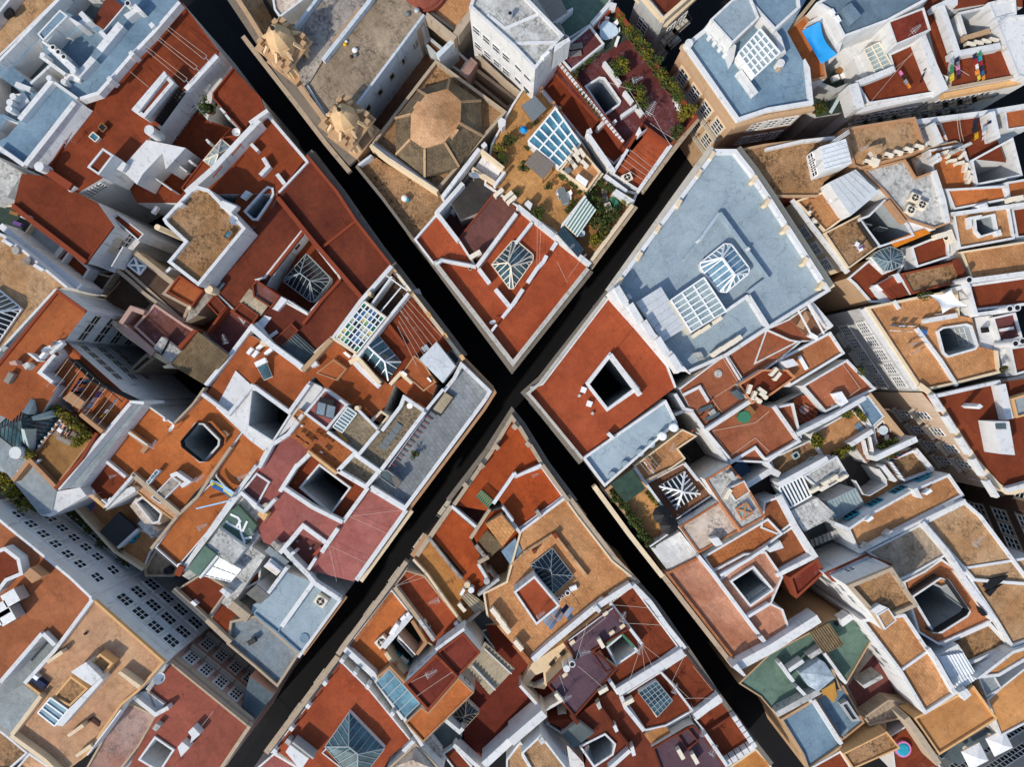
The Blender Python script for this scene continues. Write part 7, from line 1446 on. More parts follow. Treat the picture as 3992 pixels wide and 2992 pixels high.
# ================= north-east block =================
T(2, 0)
SGN[0] = -1
B('cream corner building with blue roof terrace and white greenhouse', 1800, 600)
R(16.2, '1470,385 1640,250 1720,150 2010,-130 2600,-120 2380,250 2560,580 2592,895 2200,960 1935,1050', 'bld', .5, .4, 'crd', skip='2345', cap='wh2'); W(15.4, 16.1, .4, '1460,380 1925,1075 2200,1000 2600,930', 'stb', 'cornice'); C(1520, 368, 16.2, 17.2, .4, 'wht', hollow=False)  # facade shade put into the wall colour, a darker copy of the cream
R(18.4, '1700,165 1900,-20 2040,-60 2125,150 1890,375', 'blu', .2, .2, 'wht', z0=15); S(16.2, 17.2, '1840,430 1890,365 1925,390 1905,500 1880,560', 'wht')
R(18.0, '1980,-60 2460,-80 2480,60 2260,260 2140,130', 'bld', .3, .25, 'wht', z0=15)
glass('1940,460 2130,250 2300,455 2085,655', (18, 18.2, 18.2, 18), 6, 4, 16.2, 'glight', 'white', .14); win('1940,460 2085,655', 17.9, 3, [(.5, .8)], .5, nx=2, ny=1)
W(16.2, 17, .6, '1950,610 2095,810', 'wht'); W(16.2, 17.4, .6, '2130,130 2290,330 2330,460', 'wht'); C(2310, 540, 16.2, 17.2, .4, 'wht', hollow=False); C(2305, 570, 16.2, 17, .3, 'stw')
for k in range(4): S(16.2, 16.9, f'{1680+k*45},{310+k*50} {1700+k*45},{295+k*50} {1720+k*45},{320+k*50} {1700+k*45},{335+k*50}', 'wh2', 'vent_box')
win('1470,385 1935,1050', 16.2, 4, [(2.6, 2.6), (7.0, 2.6)], 1.2, .08, .98, nx=2, ny=4, bal=.6, surround='crm'); win('1935,1050 2592,895', 16.2, 4, [(2.6, 2.2), (7, 2.2)], 1.1, nx=2, ny=3, surround='wh2')
B('corner house at the top with red brown roof and cream parapet', 1300, 0)
R(15, '1080,-70 1280,165 1310,170 1350,130 1580,-70 1400,-300', 'rst', .7, .35, 'gyw', z0=0, cap='crm'); W(15, 15.1, .1, '1160,-40 1290,130 1330,120 1500,-40', 'clight2', 'gutter'); W(14, 14.5, .5, '1040,-70 1270,190 1330,190 1610,-70', 'crm', 'cornice'); win('1080,-70 1280,165', 15, 1, [(2.6, 2.6), (7, 2.4)], 1.3, .2, .9, nx=2, ny=4, bal=.5); win('1350,130 1580,-70', 15, 2, [(3, 2), (7, 2)], 1.2, bal=.7); W(13, 14, 1.2, '1290,150 1320,150', 'crm', 'pier')
T(3, 0)
B('orange terrace house with blue tarpaulin and white stair walls', 350, 450)
R(14.2, '100,310 330,125 380,210 480,480 515,665 268,725 190,620', 'orm', .3, .2, 'wht', cap='orw'); W(14.2, 14.9, .35, '30,340 290,130 420,-30', 'stw'); hip('30,380 110,310 175,405 100,485', 14.2, .5, .4, '105,400', '110,395', 3, 'gdark', 'white', .12)
a, b, c, d = [P(*v) for v in ((295, 265, 15.4), (455, 178, 16.4), (600, 465, 16), (465, 552, 15))]; m = M(); N = 8
for i in range(N):
    for j in range(N):
        g = lambda u, v: a.lerp(b, u).lerp(d.lerp(c, u), v)-Vector((0, 0, .45*math.sin(math.pi*v)*math.sin(math.pi*u)))+(a-b)*(.22*math.sin(math.pi*v)*u)
        m.face([g(i/N, j/N), g((i+1)/N, j/N), g((i+1)/N, (j+1)/N), g(i/N, (j+1)/N)])
tag(m.build('tarpaulin', 'bluetarp', None, a), 'bright blue tarpaulin stretched over the orange terrace', 'tarpaulin')
R(16.8, '420,20 560,-60 1380,-80 1370,0 1040,180 660,320 540,90', 'slb', .35, .25, 'wht'); R(15.6, '350,190 530,80 660,320 610,470 560,330 460,180', 'wht', 0, 0); S(16.8, 18, '660,60 720,20 810,130 750,180', 'slb', 'roof_step')
S(16.8, 17.3, '580,140 610,125 640,175 615,190', 'white', 'vent_box'); S(16.8, 17.3, '540,80 565,70 590,110 565,125', 'white', 'vent_box'); R(16.6, '1040,180 1350,60 1410,255 1110,385', 'rdm', .2, .15, 'wht', z0=12)
R(13.2, '620,400 740,300 900,310 1030,180 1110,390 1000,460 750,500', 'wht', 0, 0); R(12.6, '745,360 890,315 915,375 770,435', 'red', .3, .25, 'wht'); R(11, '610,440 740,390 760,480 640,540', 'gry', .4, .3, 'wht')
glass('830,430 960,365 1075,570 930,640', (14.6, 14.6, 14.2, 14.2), 2, 6, 11, 'glight', 'cream', .1); R(13.2, '740,480 830,430 935,650 860,690 800,660', 'wht', 0, 0)
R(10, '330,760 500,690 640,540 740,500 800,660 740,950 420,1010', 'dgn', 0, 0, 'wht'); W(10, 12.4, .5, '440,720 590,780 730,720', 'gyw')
for k, (x, y, n_, mt, h) in enumerate(((590, 670, 'white round basin among clutter in the green court', 'white', .5), (670, 640, 'white tub among clutter in the green court', 'white', .5), (640, 590, 'brown basket heap in the green court', 'wood', .6), (680, 560, 'wooden crate pile in the green court', 'wood', .8), (590, 890, 'long pale board lying in the green court', 'clight2', .25))): box('court_clutter', x, y, 10, 20+k*10, .8 if k < 4 else 2.2, .6 if k < 4 else .35, h, mt, n_, 'clutter')
for x, y in ((700, 850), (690, 810), (720, 880), (400, 960), (430, 970), (700, 540), (730, 560)): shrub(x, y, 10, 'dark shrub in the shaded green court', 1.7, 'leaf', 'shrubs in the shaded green court')
B('red terrace house with washing and stepped white parapet above lane', 1100, 700)
R(13.8, '1040,460 1290,345 1420,640 1480,800 870,900 780,750 1090,620', 'red', .4, .25, 'wht', skip='25'); W(13.8, 14.8, .6, '770,720 1095,590', 'wht'); W(12.6, 15, 1.0, '740,720 800,930', 'wht'); W(13.8, 15.4, .8, '1330,300 1430,560 1530,780', 'wht'); W(13, 13.9, .5, '790,950 1470,800', 'wht', 'street_parapet')
R(13.4, '1340,50 1430,-60 1480,-60 1560,170 1640,470 1560,760 1500,700', 'red', 0, 0); R(13.8, '1600,490 2050,400 2160,660 1560,770', 'red', .3, .25, 'wht', cap='stw'); W(12.8, 13.6, .5, '1520,820 2200,690', 'ylw', 'cornice'); W(13.8, 14.9, .6, '1500,40 1590,300 1640,450', 'wht', 'inner_wall'); W(13.8, 14.8, .5, '1430,70 1560,10 1640,20', 'wht'); R(14.4, '1960,160 2110,130 2300,120 2300,680 2160,660', 'wht', .2, .2, 'wht'); R(13.6, '1560,-60 1900,-70 2200,-80 2200,60 1900,30 1600,80', 'red', 0, 0); W(13.8, 14.9, .6, '1590,470 2010,390', 'wht')
R(13.4, '1630,120 1900,60 1960,230 1700,340 1640,260', 'wht', 0, 0, holes=[('1650,130 1890,75 1945,230 1710,320', 8, 'dkw', 'wht', .3)]); W(13.4, 14, .5, '1690,330 1920,260', 'stb'); R(14.4, '1900,20 2140,-40 2150,120 1960,170', 'wht', .2, .2)
laundry('1610,690 1605,480', 15.2, ['cyellow', 'cgreen', 'clight'], 'on the far left line of the red terrace', .9, .8); laundry('1670,670 1650,480', 15.2, ['cblack', 'cpurple', 'cpink', 'cgrey', 'cnavy'], 'on the second line of the red terrace', .5, .7); laundry('1840,680 1800,450', 15.2, ['cyellow', 'corange', 'cwhite', 'cred', 'cnavy'], 'on the third line of the red terrace', .5, .7); laundry('1880,680 1840,430', 15.2, ['corange', 'cblue', 'cnavy', 'cred', 'cteal', 'cgreen'], 'on the fourth line of the red terrace', .5, .7); laundry('1150,600 1240,750', 15, ['cpink', 'cblack', 'cgrey', 'corange'], 'in the middle of the red terrace near glass shed', .6, .6)
laundry('1330,710 1400,500', 15, ['cblack', 'cnavy', 'cblack', 'cblack'], 'along the tall white wall of red terrace', .5, .7); ac(1440, 720, 13.8, -20, 'below the tall white wall on red terrace', sc=1.4, up=True); ant(1210, 310, 16.6, 40, 'at the corner of the red box roof', 1.2); ant(1940, 260, 14.4, 40, 'beside the white stair well on red roof', 1.2); wires(['880,890 1300,390', '1080,600 1310,420', '1560,520 1740,650'], 15.2, 'long guy wires over the red terrace', post=False, r=.012)
for k in range(4): ac(1720+k*65, 405-k*12, 13.8, -12, 'in the row above the laundry on red terrace', 'units in the row above the laundry', 1.0)
win('870,900 1480,800', 13.8, 4, [(3, 2), (7, 2)], 1.2, bal=.5); win('1560,770 2160,660', 13.8, 4, [(2, 2), (6, 2)], 1.3, bal=.6); T(2, 0)
# ================= south block =================
T(2, 2)
B('red roofed pointed corner house at the lower tip of the crossing', 0, 600)
R(12.8, '-15,290 60,385 245,690 25,790 -165,1000 -230,1095 -510,1045 -190,590', 'rdo', .35, .15, 'stw', skip='2345'); W(12.8, 13.5, .4, '-510,1040 -190,585 -10,285 60,375 250,690 480,1010', 'stw', 'street_parapet'); W(12.2, 12.8, .5, '-560,1000 -230,570 -10,225 90,350 300,690 540,1010', 'cor', 'cornice')
W(12.8, 13.8, .3, '245,695 30,795 10,760', 'wht'); W(12.8, 13.7, .35, '10,770 -30,830 -170,1030', 'wh2')
for k, (x, y) in enumerate(((130, 515), (15, 365), (-140, 540), (-270, 700), (-410, 870))): S(12.8, 14, f'{x-30},{y} {x-5},{y-30} {x+30},{y+8} {x},{y+32}', 'stw', 'pier')
R(12.6, '10,790 250,705 440,970 60,1250 -20,1150 -120,1000 -180,1030', 'rdo', .3, .2, 'wht', skip='3456'); W(12.6, 13.4, .25, '60,1275 440,985', 'wht'); W(12.6, 13.5, .3, '-60,1130 60,1280', 'wht'); W(12.6, 13.6, .4, '200,1090 240,1140', 'stg'); ant(190, 770, 12.8, 20, 'cross shaped on the red tip roof', .8)
T(1, 2)
R(10, '1690,1050 1860,1230 2010,1080 1990,1045 1860,1000', 'mar', 0, 0, 'stw'); o = empty('green_ladder', P(1970, 990, 13), 'green wooden slatted frame propped on the red roof', 'slatted frame'); m = M(); a, b, c, d = P(1940, 915, 13.6), P(2040, 1005, 13.6), P(1995, 1060, 12.9), P(1900, 965, 12.9)
for k in range(8): m.bar(a.lerp(b, k/7), d.lerp(c, k/7), .12, .05)
m.build('slat', 'greenp', o); m = M(); m.bar(a, b, .1); m.bar(d, c, .1); m.bar(a.lerp(d, .5), b.lerp(c, .5), .08); m.build('rail', 'greenp', o)
B('red roofed house with small ruined tile roof and rusty sheet', 1700, 1300)
T(1, 2)
R(12.4, '1500,1300 1680,1075 1875,1245 1860,1300 1840,1330 1940,1500 2010,1700 1830,1690', 'rdo', 0, 0, 'stw'); W(12.4, 13.4, .35, '1845,1330 2010,1080', 'stw'); W(12.2, 13.4, .3, '1680,1050 1890,1230', 'wht'); W(12.4, 13.3, .4, '1890,1390 1980,1500', 'stg'); W(12, 12.9, .5, '1380,1480 1680,1050', 'stw', 'street_parapet')
R(12.3, '1860,1290 2020,1100 2120,1070 2260,1300 2100,1420 1960,1500', 'rdo', 0, 0); slope('1975,1205 2115,1120 2230,1260 2120,1400', (14, 14.4, 14, 13.6), 'yel2', 'stb', 12.4); corr('1990,1255 2120,1395 2025,1485 1910,1350', (13.7, 13.4, 13, 13.2), 'yelc', .18, .04); slope('2110,1440 2230,1330 2300,1450 2190,1560', (13.4, 13.4, 13, 13), 'bld', 'gyw', 11); W(12, 14, .25, '2120,1060 2211,1180', 'wht')
R(9, '1950,1500 2110,1430 2211,1570 2150,1760 1990,1700', 'ter', 0, 0, 'wht'); W(9, 13.4, .4, '1910,1540 2000,1490', 'stw'); W(9, 13.2, .3, '1910,1550 2000,1700', 'wht')
B('yellow roofed strip house with cream water barrels', 1600, 1500)
R(12, '1345,1480 1480,1320 1640,1500 1860,1760 1960,1950 1900,2000 1790,2100 1420,1600', 'yo2', 0, 0, 'stw'); W(12, 13, .3, '1480,1320 1700,1600 1770,1680', 'stg'); W(12, 12.8, .25, '1350,1510 1470,1640 1790,2090', 'crm'); W(12, 12.8, .5, '1340,1480 1470,1300', 'orw'); T(1, 3)
for k, (x, y) in enumerate(((1815, 90), (1850, 135), (1985, 60))): C(x, y, 11.5, 13.3, .32, ('crm', 'wh2', 'gyw')[k], 'water_barrel', False)
corr('1760,185 1830,150 2010,280 1900,350', (13, 13.2, 12.8, 12.6), 'tac', .24, .05); S(12, 13, '1750,170 1780,120 1800,135 1770,190', 'white', 'vent_box'); ac(1775, 265, 12.2, 130, 'on the yellow strip roof near rusty ribs', sc=1.1); R(12.2, '1760,20 1790,0 1830,-20 2010,-20 2080,70 1900,170', 'rdo', 0, 0); W(12, 13.6, .3, '1910,180 2090,40', 'wst'); W(12, 13, .25, '1790,440 1930,320', 'stw')
B('red roofed house between stone street wall and yellow strip roof', 1400, 200)
R(12.2, '1190,90 1290,-40 1450,10 1560,150 1785,430 1560,650 1430,560 1390,390', 'rd3', .2, .15, 'wht', cap='stw'); W(12, 13.2, .4, '1190,110 1400,390', 'stw'); ant(1545, 190, 12.2, 200, 'near the peeled wall on red roof by yellow strip', 1.3); W(12.2, 13.3, .35, '1400,390 1530,570', 'wst'); ac(1465, 415, 12.2, 125, 'on the red roof beside the peeled wall', sc=1.1); S(12.2, 13, '1700,430 1730,410 1760,450 1730,460', 'wht', 'vent_box')
wires(['1200,100 1380,0', '1200,100 1460,20', '1200,100 1300,-60'], 13.4, 'fan of wires from the corner of red roof', post=False, r=.012)
B('orange roofed house with white galleried court and teal loungers', 1100, 500)
R(12.2, '770,640 1165,130 1310,310 1300,400 1180,560 1080,640 1170,810 1040,890', 'orm', .3, .15, 'wht', skip='234567'); W(12.2, 12.5, .4, '800,640 1165,160', 'cob', 'kerb'); W(12, 13.2, .5, '700,690 780,580 1200,20 1290,-110', 'stw', 'street_parapet')
R(8, '1130,640 1330,400 1390,400 1465,590 1400,690 1290,880', 'dgn', 0, 0, 'wht'); W(10, 13.2, .6, '1090,630 1330,350', 'wht'); W(10, 12.6, .4, '1100,660 1190,790 1290,890', 'crm'); W(8, 12.8, .35, '1340,400 1460,590 1380,690', 'orw'); R(9.6, '1110,650 1180,690 1330,830 1300,870 1190,770', 'gry', 0, 0)
for k in range(2): W(9-k*.0, 11.2+k, .1, f'{1210+k*10},{560-k*30} {1350+k*20},{715-k*20}', 'white', 'gallery_rail')
win('1200,560 1380,690', 12.2, 5, [(.8, 1.6)], .5, outward=True)
ac(1090, 560, 12.2, 40, 'large square, on orange roof by white court wall', sc=1.2, up=True); S(12.2, 13.4, '1140,510 1200,420 1230,440 1180,520', 'white', 'vent_box'); S(12.2, 13.2, '1235,385 1270,350 1290,365 1255,405', 'white', 'vent_box'); S(12.2, 13.2, '1285,345 1305,325 1320,335 1300,360', 'white', 'vent_box')
for x, y in ((1095, 670), (1190, 785), (1285, 880)): S(12.2, 13, f'{x-22},{y} {x},{y-20} {x+24},{y} {x},{y+22}', 'cob', 'pier')
table(1265, 745, 9.6, -40, 1, .8, 'small white table on the court balcony', 'white')
for k, (x, y) in enumerate(((1222, 715), (1285, 780))): box('teal_armchair', x, y, 9.6, -40, .7, .6, .7, 'cteal', ('teal armchair left of the white balcony table', 'teal armchair right of the white balcony table')[k], 'armchair')
shrub(1250, 815, 9.6, 'green pot plant beside the teal armchairs', .9, 'leafy')
W(11, 13.2, .6, '760,640 1000,860 1270,1240', 'wht'); glass('1030,930 1145,815 1405,1110 1275,1235', (13.4, 13.6, 13.6, 13.4), 1, 5, 12, 'gblue', 'barw', .1, 'wh2'); W(12, 13.8, .25, '1040,890 1150,800 1280,940', 'orw')
B('red tower rooms with maroon flat roofs and white window wall', 1550, 850)
R(15.2, '1555,670 1780,500 1930,675 1730,890', 'rdw2', .3, .2, 'wht', cap='rdw'); R(15.4, '1270,950 1550,685 1740,880 1480,1185', 'rdw2', .3, .25, 'wht', cap='rdw'); W(13, 15.6, .3, '1545,650 1790,470', 'wht'); win('1270,950 1550,685', 15.4, 3, [(.6, 1.1)], .7, .1, .85, frame='wh2'); ant(1525, 790, 15.4, 30, 'with two crossed masts on the red tower roof', 1.4); wires(['1380,1050 1690,840', '1330,930 1480,860'], 16.6, 'thin wire over the red tower roof', post=False)
R(13.6, '1280,1280 1420,1145 1480,1190 1740,890 1875,1020 1435,1450', 'orm', .2, .15, 'wht', cap='orw'); R(9, '1780,480 1880,400 1960,500 1950,680 1930,690', 'wht', 0, 0, 'wht'); win('1740,890 1875,1020', 13.6, 1, [(.6, .8)], .8, frame='black', nx=1, ny=1, outward=True)
B('dark red roofed courts with pale ribbed canopy and small skylight', 2000, 1000)
R(9.6, '1780,1320 1680,1230 1900,880 2080,700 1970,440 2150,420 2480,620 2560,1000 2230,1280 1960,1660 1800,1500', 'rdd2', 0, 0, 'wh2'); corr('1970,580 2225,815 2010,1040 1815,805', (13.2, 13.2, 12.8, 12.8), 'tac', .42, .08); W(12.6, 13.4, .06, '1860,790 2060,1000', 'white', 'rib'); W(12.8, 13.45, .06, '1965,640 2200,860', 'white', 'rib')
hip('1680,1225 1810,1085 1920,1190 1785,1335', 9.6, 1, .8, '1785,1230', '1800,1215', .4, 'gdark', 'stw', .05); W(9.6, 12.4, .4, '1630,1260 1750,1360 1780,1330', 'wht'); R(10.6, '1500,1390 1640,1270 1770,1400 1690,1480 1600,1500', 'grc', 0, 0, 'wh2'); W(10, 12, .4, '1700,1470 1950,1700', 'wht'); W(9, 11.4, .25, '1790,430 1960,680', 'wht'); R(11.4, '1600,1550 1700,1480 1860,1660 1760,1760', 'red', .2, .15)
W(10, 13, .8, '1960,1650 2230,1400 2330,1310', 'wht'); R(9, '1930,490 2110,420 2190,540 2110,720', 'ter', .2, .15)
B('pale stone hipped tower house at the bottom edge', 1400, 1600)
R(13.2, '1120,1680 1370,1455 1610,1700 1400,1800', 'wpt', .2, .25, 'wh2', cap='stw'); slope('1180,1660 1370,1490 1340,1600', (13.5, 13.5, 14.4), 'wpt', 'wst', 13); slope('1370,1490 1560,1690 1340,1600', (13.5, 13.5, 14.4), 'wpt', 'wst', 13); R(11.6, '1430,1450 1500,1390 1600,1520 1580,1700', 'wpt', 0, 0, 'wh2')
B('red roofed house with large hipped glass skylight in the lower left', 900, 1300)
R(12.6, '120,1540 735,750 975,990 1335,1430 1150,1580 1060,1740 560,1820 190,1550', 'rd3', .3, .15, 'wht', skip='3456', cap='wh2'); W(12.6, 13.2, .18, '155,1530 735,755', 'rdw'); hip('800,1185 1105,1500 870,1810 590,1485', 12.6, .7, 1.6, '795,1485', '875,1550', .75, 'glass', 'barw', .07)
for x, y in ((735, 745), (588, 940), (443, 1137), (300, 1330), (155, 1525), (845, 855), (955, 970), (1170, 1205)): S(12.6, 13.9, f'{x-25},{y+3} {x-3},{y-25} {x+25},{y} {x+2},{y+28}', 'wht', 'pier')
W(12, 12.7, .6, '80,1540 700,710', 'stw', 'street_parapet'); W(12.6, 13.5, .35, '1270,1240 1430,1480', 'wht'); R(13, '560,1540 600,1500 800,1640 760,1700', 'red', .1, .1); R(11.8, '-60,1720 150,1540 420,1700 300,1900', 'pnk', .3, .2, 'wht')
S(12.6, 14, '250,1530 290,1470 450,1590 380,1690', 'wht', 'plant_housing'); S(12.6, 13.7, '240,1450 265,1415 300,1440 280,1480', 'gyw', 'duct_box'); W(12.6, 14.2, .2, '310,1450 490,1590', 'gyw', 'duct'); S(12.6, 13.6, '1250,1520 1340,1430 1370,1450 1280,1540', 'wht')
T(2, 3)
B('large tan paved roof building with dark hip skylight and red hut', 300, 300); T(2, 2)
R(13, '60,1260 450,975 560,1130 860,1520 1060,1680 850,1890 500,2150 160,2400 -20,2230 -230,1990 -260,1800 -60,1700', 'tab', .3, .2, 'crm', skip='45678'); W(12.4, 13.2, .55, '470,960 600,1140 880,1510 1080,1720', 'stw', 'cornice'); W(13, 13.5, .3, '350,1290 560,1560 640,1660', 'tan', 'step'); W(13, 13.5, .25, '340,1300 100,1450 -10,1560', 'tan', 'step'); S(13, 13.8, '340,1295 365,1278 392,1315 365,1335', 'rdw', 'pier'); S(13, 13.8, '165,1440 190,1420 205,1450 180,1465', 'rdw', 'pier')
hip('150,1560 340,1412 520,1650 340,1820', 13, .4, .9, '325,1600', '335,1640', .5, 'gdark', 'barw', .05); R(8, '1,1310 -60,1380 -120,1440 20,1560 120,1460', 'bld', 0, 0); T(2, 3)
R(15.2, '5,150 185,10 405,270 200,438', 'rd3', .25, .2, 'wht', cap='wh2'); ant(235, 310, 15.2, 40, 'on the red hut roof above white laundry', 1.1)
laundry('250,400 330,480', 14.6, ['cwhite', 'cwhite', 'clight'], 'on the first line behind the red hut', .9, 1.0, 1); laundry('330,340 400,410', 14.6, ['cwhite', 'cgrey', 'cwhite'], 'on the second line behind the red hut', .9, 1.0, 1); laundry('410,310 490,410', 14.6, ['cnavy', 'cwhite', 'cgrey'], 'on the third line behind the red hut', .8, .9, 1)
for k, (x, y, r) in enumerate(((470, 160, .28), (430, 190, .16), (400, 215, .18))): C(x, y, 13, 13.5, r, 'white', 'basin')
box('white_bag', 520, 118, 13, 20, .8, .5, .4, 'white', 'crumpled white bag lying on the tan roof by skylight', 'bag')
W(13, 14, .6, '170,740 350,580 690,300 1020,90', 'wht'); W(13, 13.6, .5, '10,600 150,770', 'cob'); S(13, 14.2, '690,290 720,265 760,310 740,335', 'wht', 'pier')
for k, (x, y) in enumerate(((748, 238), (800, 205), (878, 152))): box('roof_box', x, y, 13, 40, .9, .4, .6, ('white', 'wood', 'ocre')[k], ('white', 'brown', 'pale')[k]+' box against the white wall of the tan roof', 'box')
T(1, 3)
for k, (x, y) in enumerate(((2058, 310), (2112, 385), (2148, 440))): ac(x, y, 13, -50, ('upper', 'middle', 'lower')[k]+' of three along left wall of tan skylight roof', sc=1.3)
T(2, 3); ac(45, 585, 13, -50, 'alone on the lower left wall of tan roof', sc=1.3)
T(1, 3); R(9, '1880,400 2000,300 2211,560 2100,720 2000,600', 'slt', 0, 0, 'wht'); T(2, 3)
B('purple roofed house with round white tanks and tall cream wall', 600, 800)
R(13.8, '440,590 500,540 850,270 1010,470 700,660 905,810 530,1235 290,950 520,715', 'pur', .2, .2, 'crm', cap='rst'); W(12, 14.2, .06, '480,570 860,290', 'white', 'pipe') 
R(11, '60,950 170,760 430,590 530,720 290,960 270,990', 'crm', 0, 0, 'crm', holes=[('130,940 190,870 260,840 270,930 180,980', 9, 'slt', 'wh2', 0)]); S(10, 11.4, '310,780 350,735 365,755 330,795', 'black', 'vent'); S(10, 11.4, '400,690 440,650 455,670 420,705', 'black', 'vent'); C(462, 815, 12.5, 14.6, .36, 'wht', 'water_tank', False); C(510, 775, 12.5, 14.8, .34, 'wht', 'water_tank')
R(8.6, '85,970 150,920 290,960 390,1080 265,1180', 'gry', 0, 0, 'wht'); W(8.6, 12.4, .3, '60,960 260,1180 420,1090', 'wht'); box('folded_lounger', 245, 985, 9, 0, .8, .4, .5, 'cgold', 'yellow and red folded lounger in the small grey patio', 'lounger'); box('dark_sofa', 330, 1100, 9, 35, 1.2, .5, .6, 'slt', 'dark sofa in the small grey patio corner', 'sofa')
for k, (x, y) in enumerate(((940, 450), (850, 505), (508, 588), (795, 340), (445, 870))): S(13.8, 14.2, f'{x-25},{y} {x+15},{y-28} {x+30},{y-5} {x-10},{y+25}', 'crm', 'vent_slab')
ac(390, 1035, 13.8, -50, 'at the lower left of purple roof', sc=1.1); ac(770, 975, 13.8, 30, 'at the right edge of purple roof', sc=1.1); ac(750, 570, 13.8, -60, 'near the green framed well on purple roof', sc=1.1)
ant(605, 620, 13.8, 10, 'in the middle of the purple roof', 1.3); ant(455, 1010, 13.8, 30, 'on the lower left of purple roof', 1.2); wires(['500,620 800,370', '640,420 540,740', '400,870 450,1010', '560,790 780,980'], 15, 'tangled wires over the purple roof', post=False, r=.012); R(14, '690,690 750,650 860,820 800,850', 'pur', .1, .1, 'rst')
B('red roofed house with green framed light well and wires', 1100, 500)
R(13, '840,240 1030,90 1430,625 1170,820 910,985 820,900 900,790 740,650 1010,470', 'red', .3, .15, 'wht', skip='34567', holes=[('815,615 935,515 1050,640 890,750', 7, 'slt', 'wh2', .5)]); W(13, 13.9, .3, '835,245 1110,600', 'wht'); W(13.2, 13.7, .2, '810,600 930,505 1045,635', 'greenp'); W(12.4, 13.6, .5, '1025,80 1190,250 1320,440 1480,640', 'wht', 'street_parapet'); W(12, 12.5, .5, '1060,60 1230,250 1360,430 1530,680 1770,1040 1990,1330 2230,1640', 'cor', 'cornice'); W(12, 13.8, .85, '900,1020 1470,670', 'wht'); W(12, 13.6, .35, '820,900 910,1030', 'wht')
for k in range(12): t = k/11; S(13, 13.9, f'{845+t*170},{235-t*130} {853+t*170},{228-t*130} {860+t*170},{238-t*130} {852+t*170},{245-t*130}', 'crm', 'baluster')
wires(['1110,600 1200,790', '1110,600 1140,860', '1110,600 1290,740', '1110,600 1000,930', '830,260 1180,290', '960,420 1310,440'], 14.4, 'fan of guy wires over red roof with green framed well', post=False, r=.012); ant(930, 320, 13, 70, 'where purple and red roofs meet', 1.3); ant(1070, 580, 13.4, 60, 'at the peak of guy wires near green framed well', 1.4)
B('red roofed house with grid skylight and brick lean to', 1300, 1050)
R(12.8, '930,1040 980,1020 1250,850 1490,690 1770,1050 1550,1180 1320,1310 1140,1350', 'red', .25, .15, 'wht', skip='3'); glass('1080,1015 1235,915 1375,1085 1245,1225', (13.6, 13.6, 13.4, 13.4), 5, 6, 12.8, 'glass', 'barw', .06); W(12.8, 13.5, .22, '1270,840 1390,970 1550,1180', 'wht'); W(12.8, 13.4, .3, '1340,930 1440,1070', 'rst'); W(12, 13.8, .75, '1570,1230 1790,1060', 'wht'); W(12, 13.6, .4, '930,1050 970,1150 1130,1350', 'wht'); R(12, '1130,1380 1300,1290 1370,1380 1210,1490', 'bri2', 0, 0, 'wht'); R(11, '1320,1310 1520,1190 1570,1290 1360,1400', 'gry', .2, .2, 'wht'); W(12.8, 13.3, .4, '1110,1010 1250,1225', 'crm')
ant(1370, 930, 12.8, 70, 'at the centre wall of the grid skylight roof', 1.2); ant(1530, 1105, 12.8, 20, 'at the lower wall of the grid skylight roof', 1.2); wires(['1280,840 1520,1070', '1370,930 1480,700', '1460,1070 1720,1070', '1550,790 1720,1000'], 14.2, 'guy wires over the grid skylight roof', post=False, r=.012)
ac(985, 1070, 12.8, 30, 'by the curved white wall of grid skylight roof', sc=1.2)
B('red roofed end house with stepped white parapet', 1900, 1350)
R(12.4, '1560,1250 1800,1090 1890,1210 2100,1480 1830,1660 1660,1370', 'red', .3, .15, 'wht', skip='123'); R(12.0, '1670,1370 1900,1220 2030,1400 1810,1570', 'rdd2', 0, 0)
for k in range(6): x, y = 1905+k*32, 1225+k*46; W(12.2, 13.6, .5, f'{x},{y} {x+24},{y+40}', 'wht', 'street_parapet')
for k in range(5): x, y = 2080-k*50, 1485+k*32; W(12.2, 13.4, .6, f'{x},{y} {x-44},{y+26}', 'wht', 'street_parapet')
W(12, 13.6, .35, '1660,1380 1850,1660', 'wht'); R(11, '1850,1670 2090,1500 2211,1620 2300,1800 1950,1900', 'yo2', .3, .2, 'crm'); W(12.2, 13, .25, '1680,1360 1890,1220', 'rst')
R(12.6, '1400,1380 1500,1320 1560,1300 1640,1380 1840,1670 1700,1800 1300,1760 1200,1500', 'pur', .25, .2, 'wht', cap='rst'); R(12.61, '1410,1385 1510,1325 1600,1440 1500,1520', 'slt', .3, .15, 'rst', holes=[('1430,1390 1500,1340 1580,1430 1500,1500', 9, 'slt', 'wh2', 0)])
for k, (x, y) in enumerate(((1430, 1515), (1550, 1555))): ac(x, y, 12.6, -60, ('left', 'right')[k]+' of two on the small purple roofs', sc=1.2)
ant(1690, 1440, 12.6, 60, 'tangled at the edge of stepped parapet roof', 1.4); ant(1600, 1300, 12.6, 90, 'with dark green base near the stepped parapet', 1.1)
B('worn rusty roofed house with deep light well and glass awning', 850, 1350)
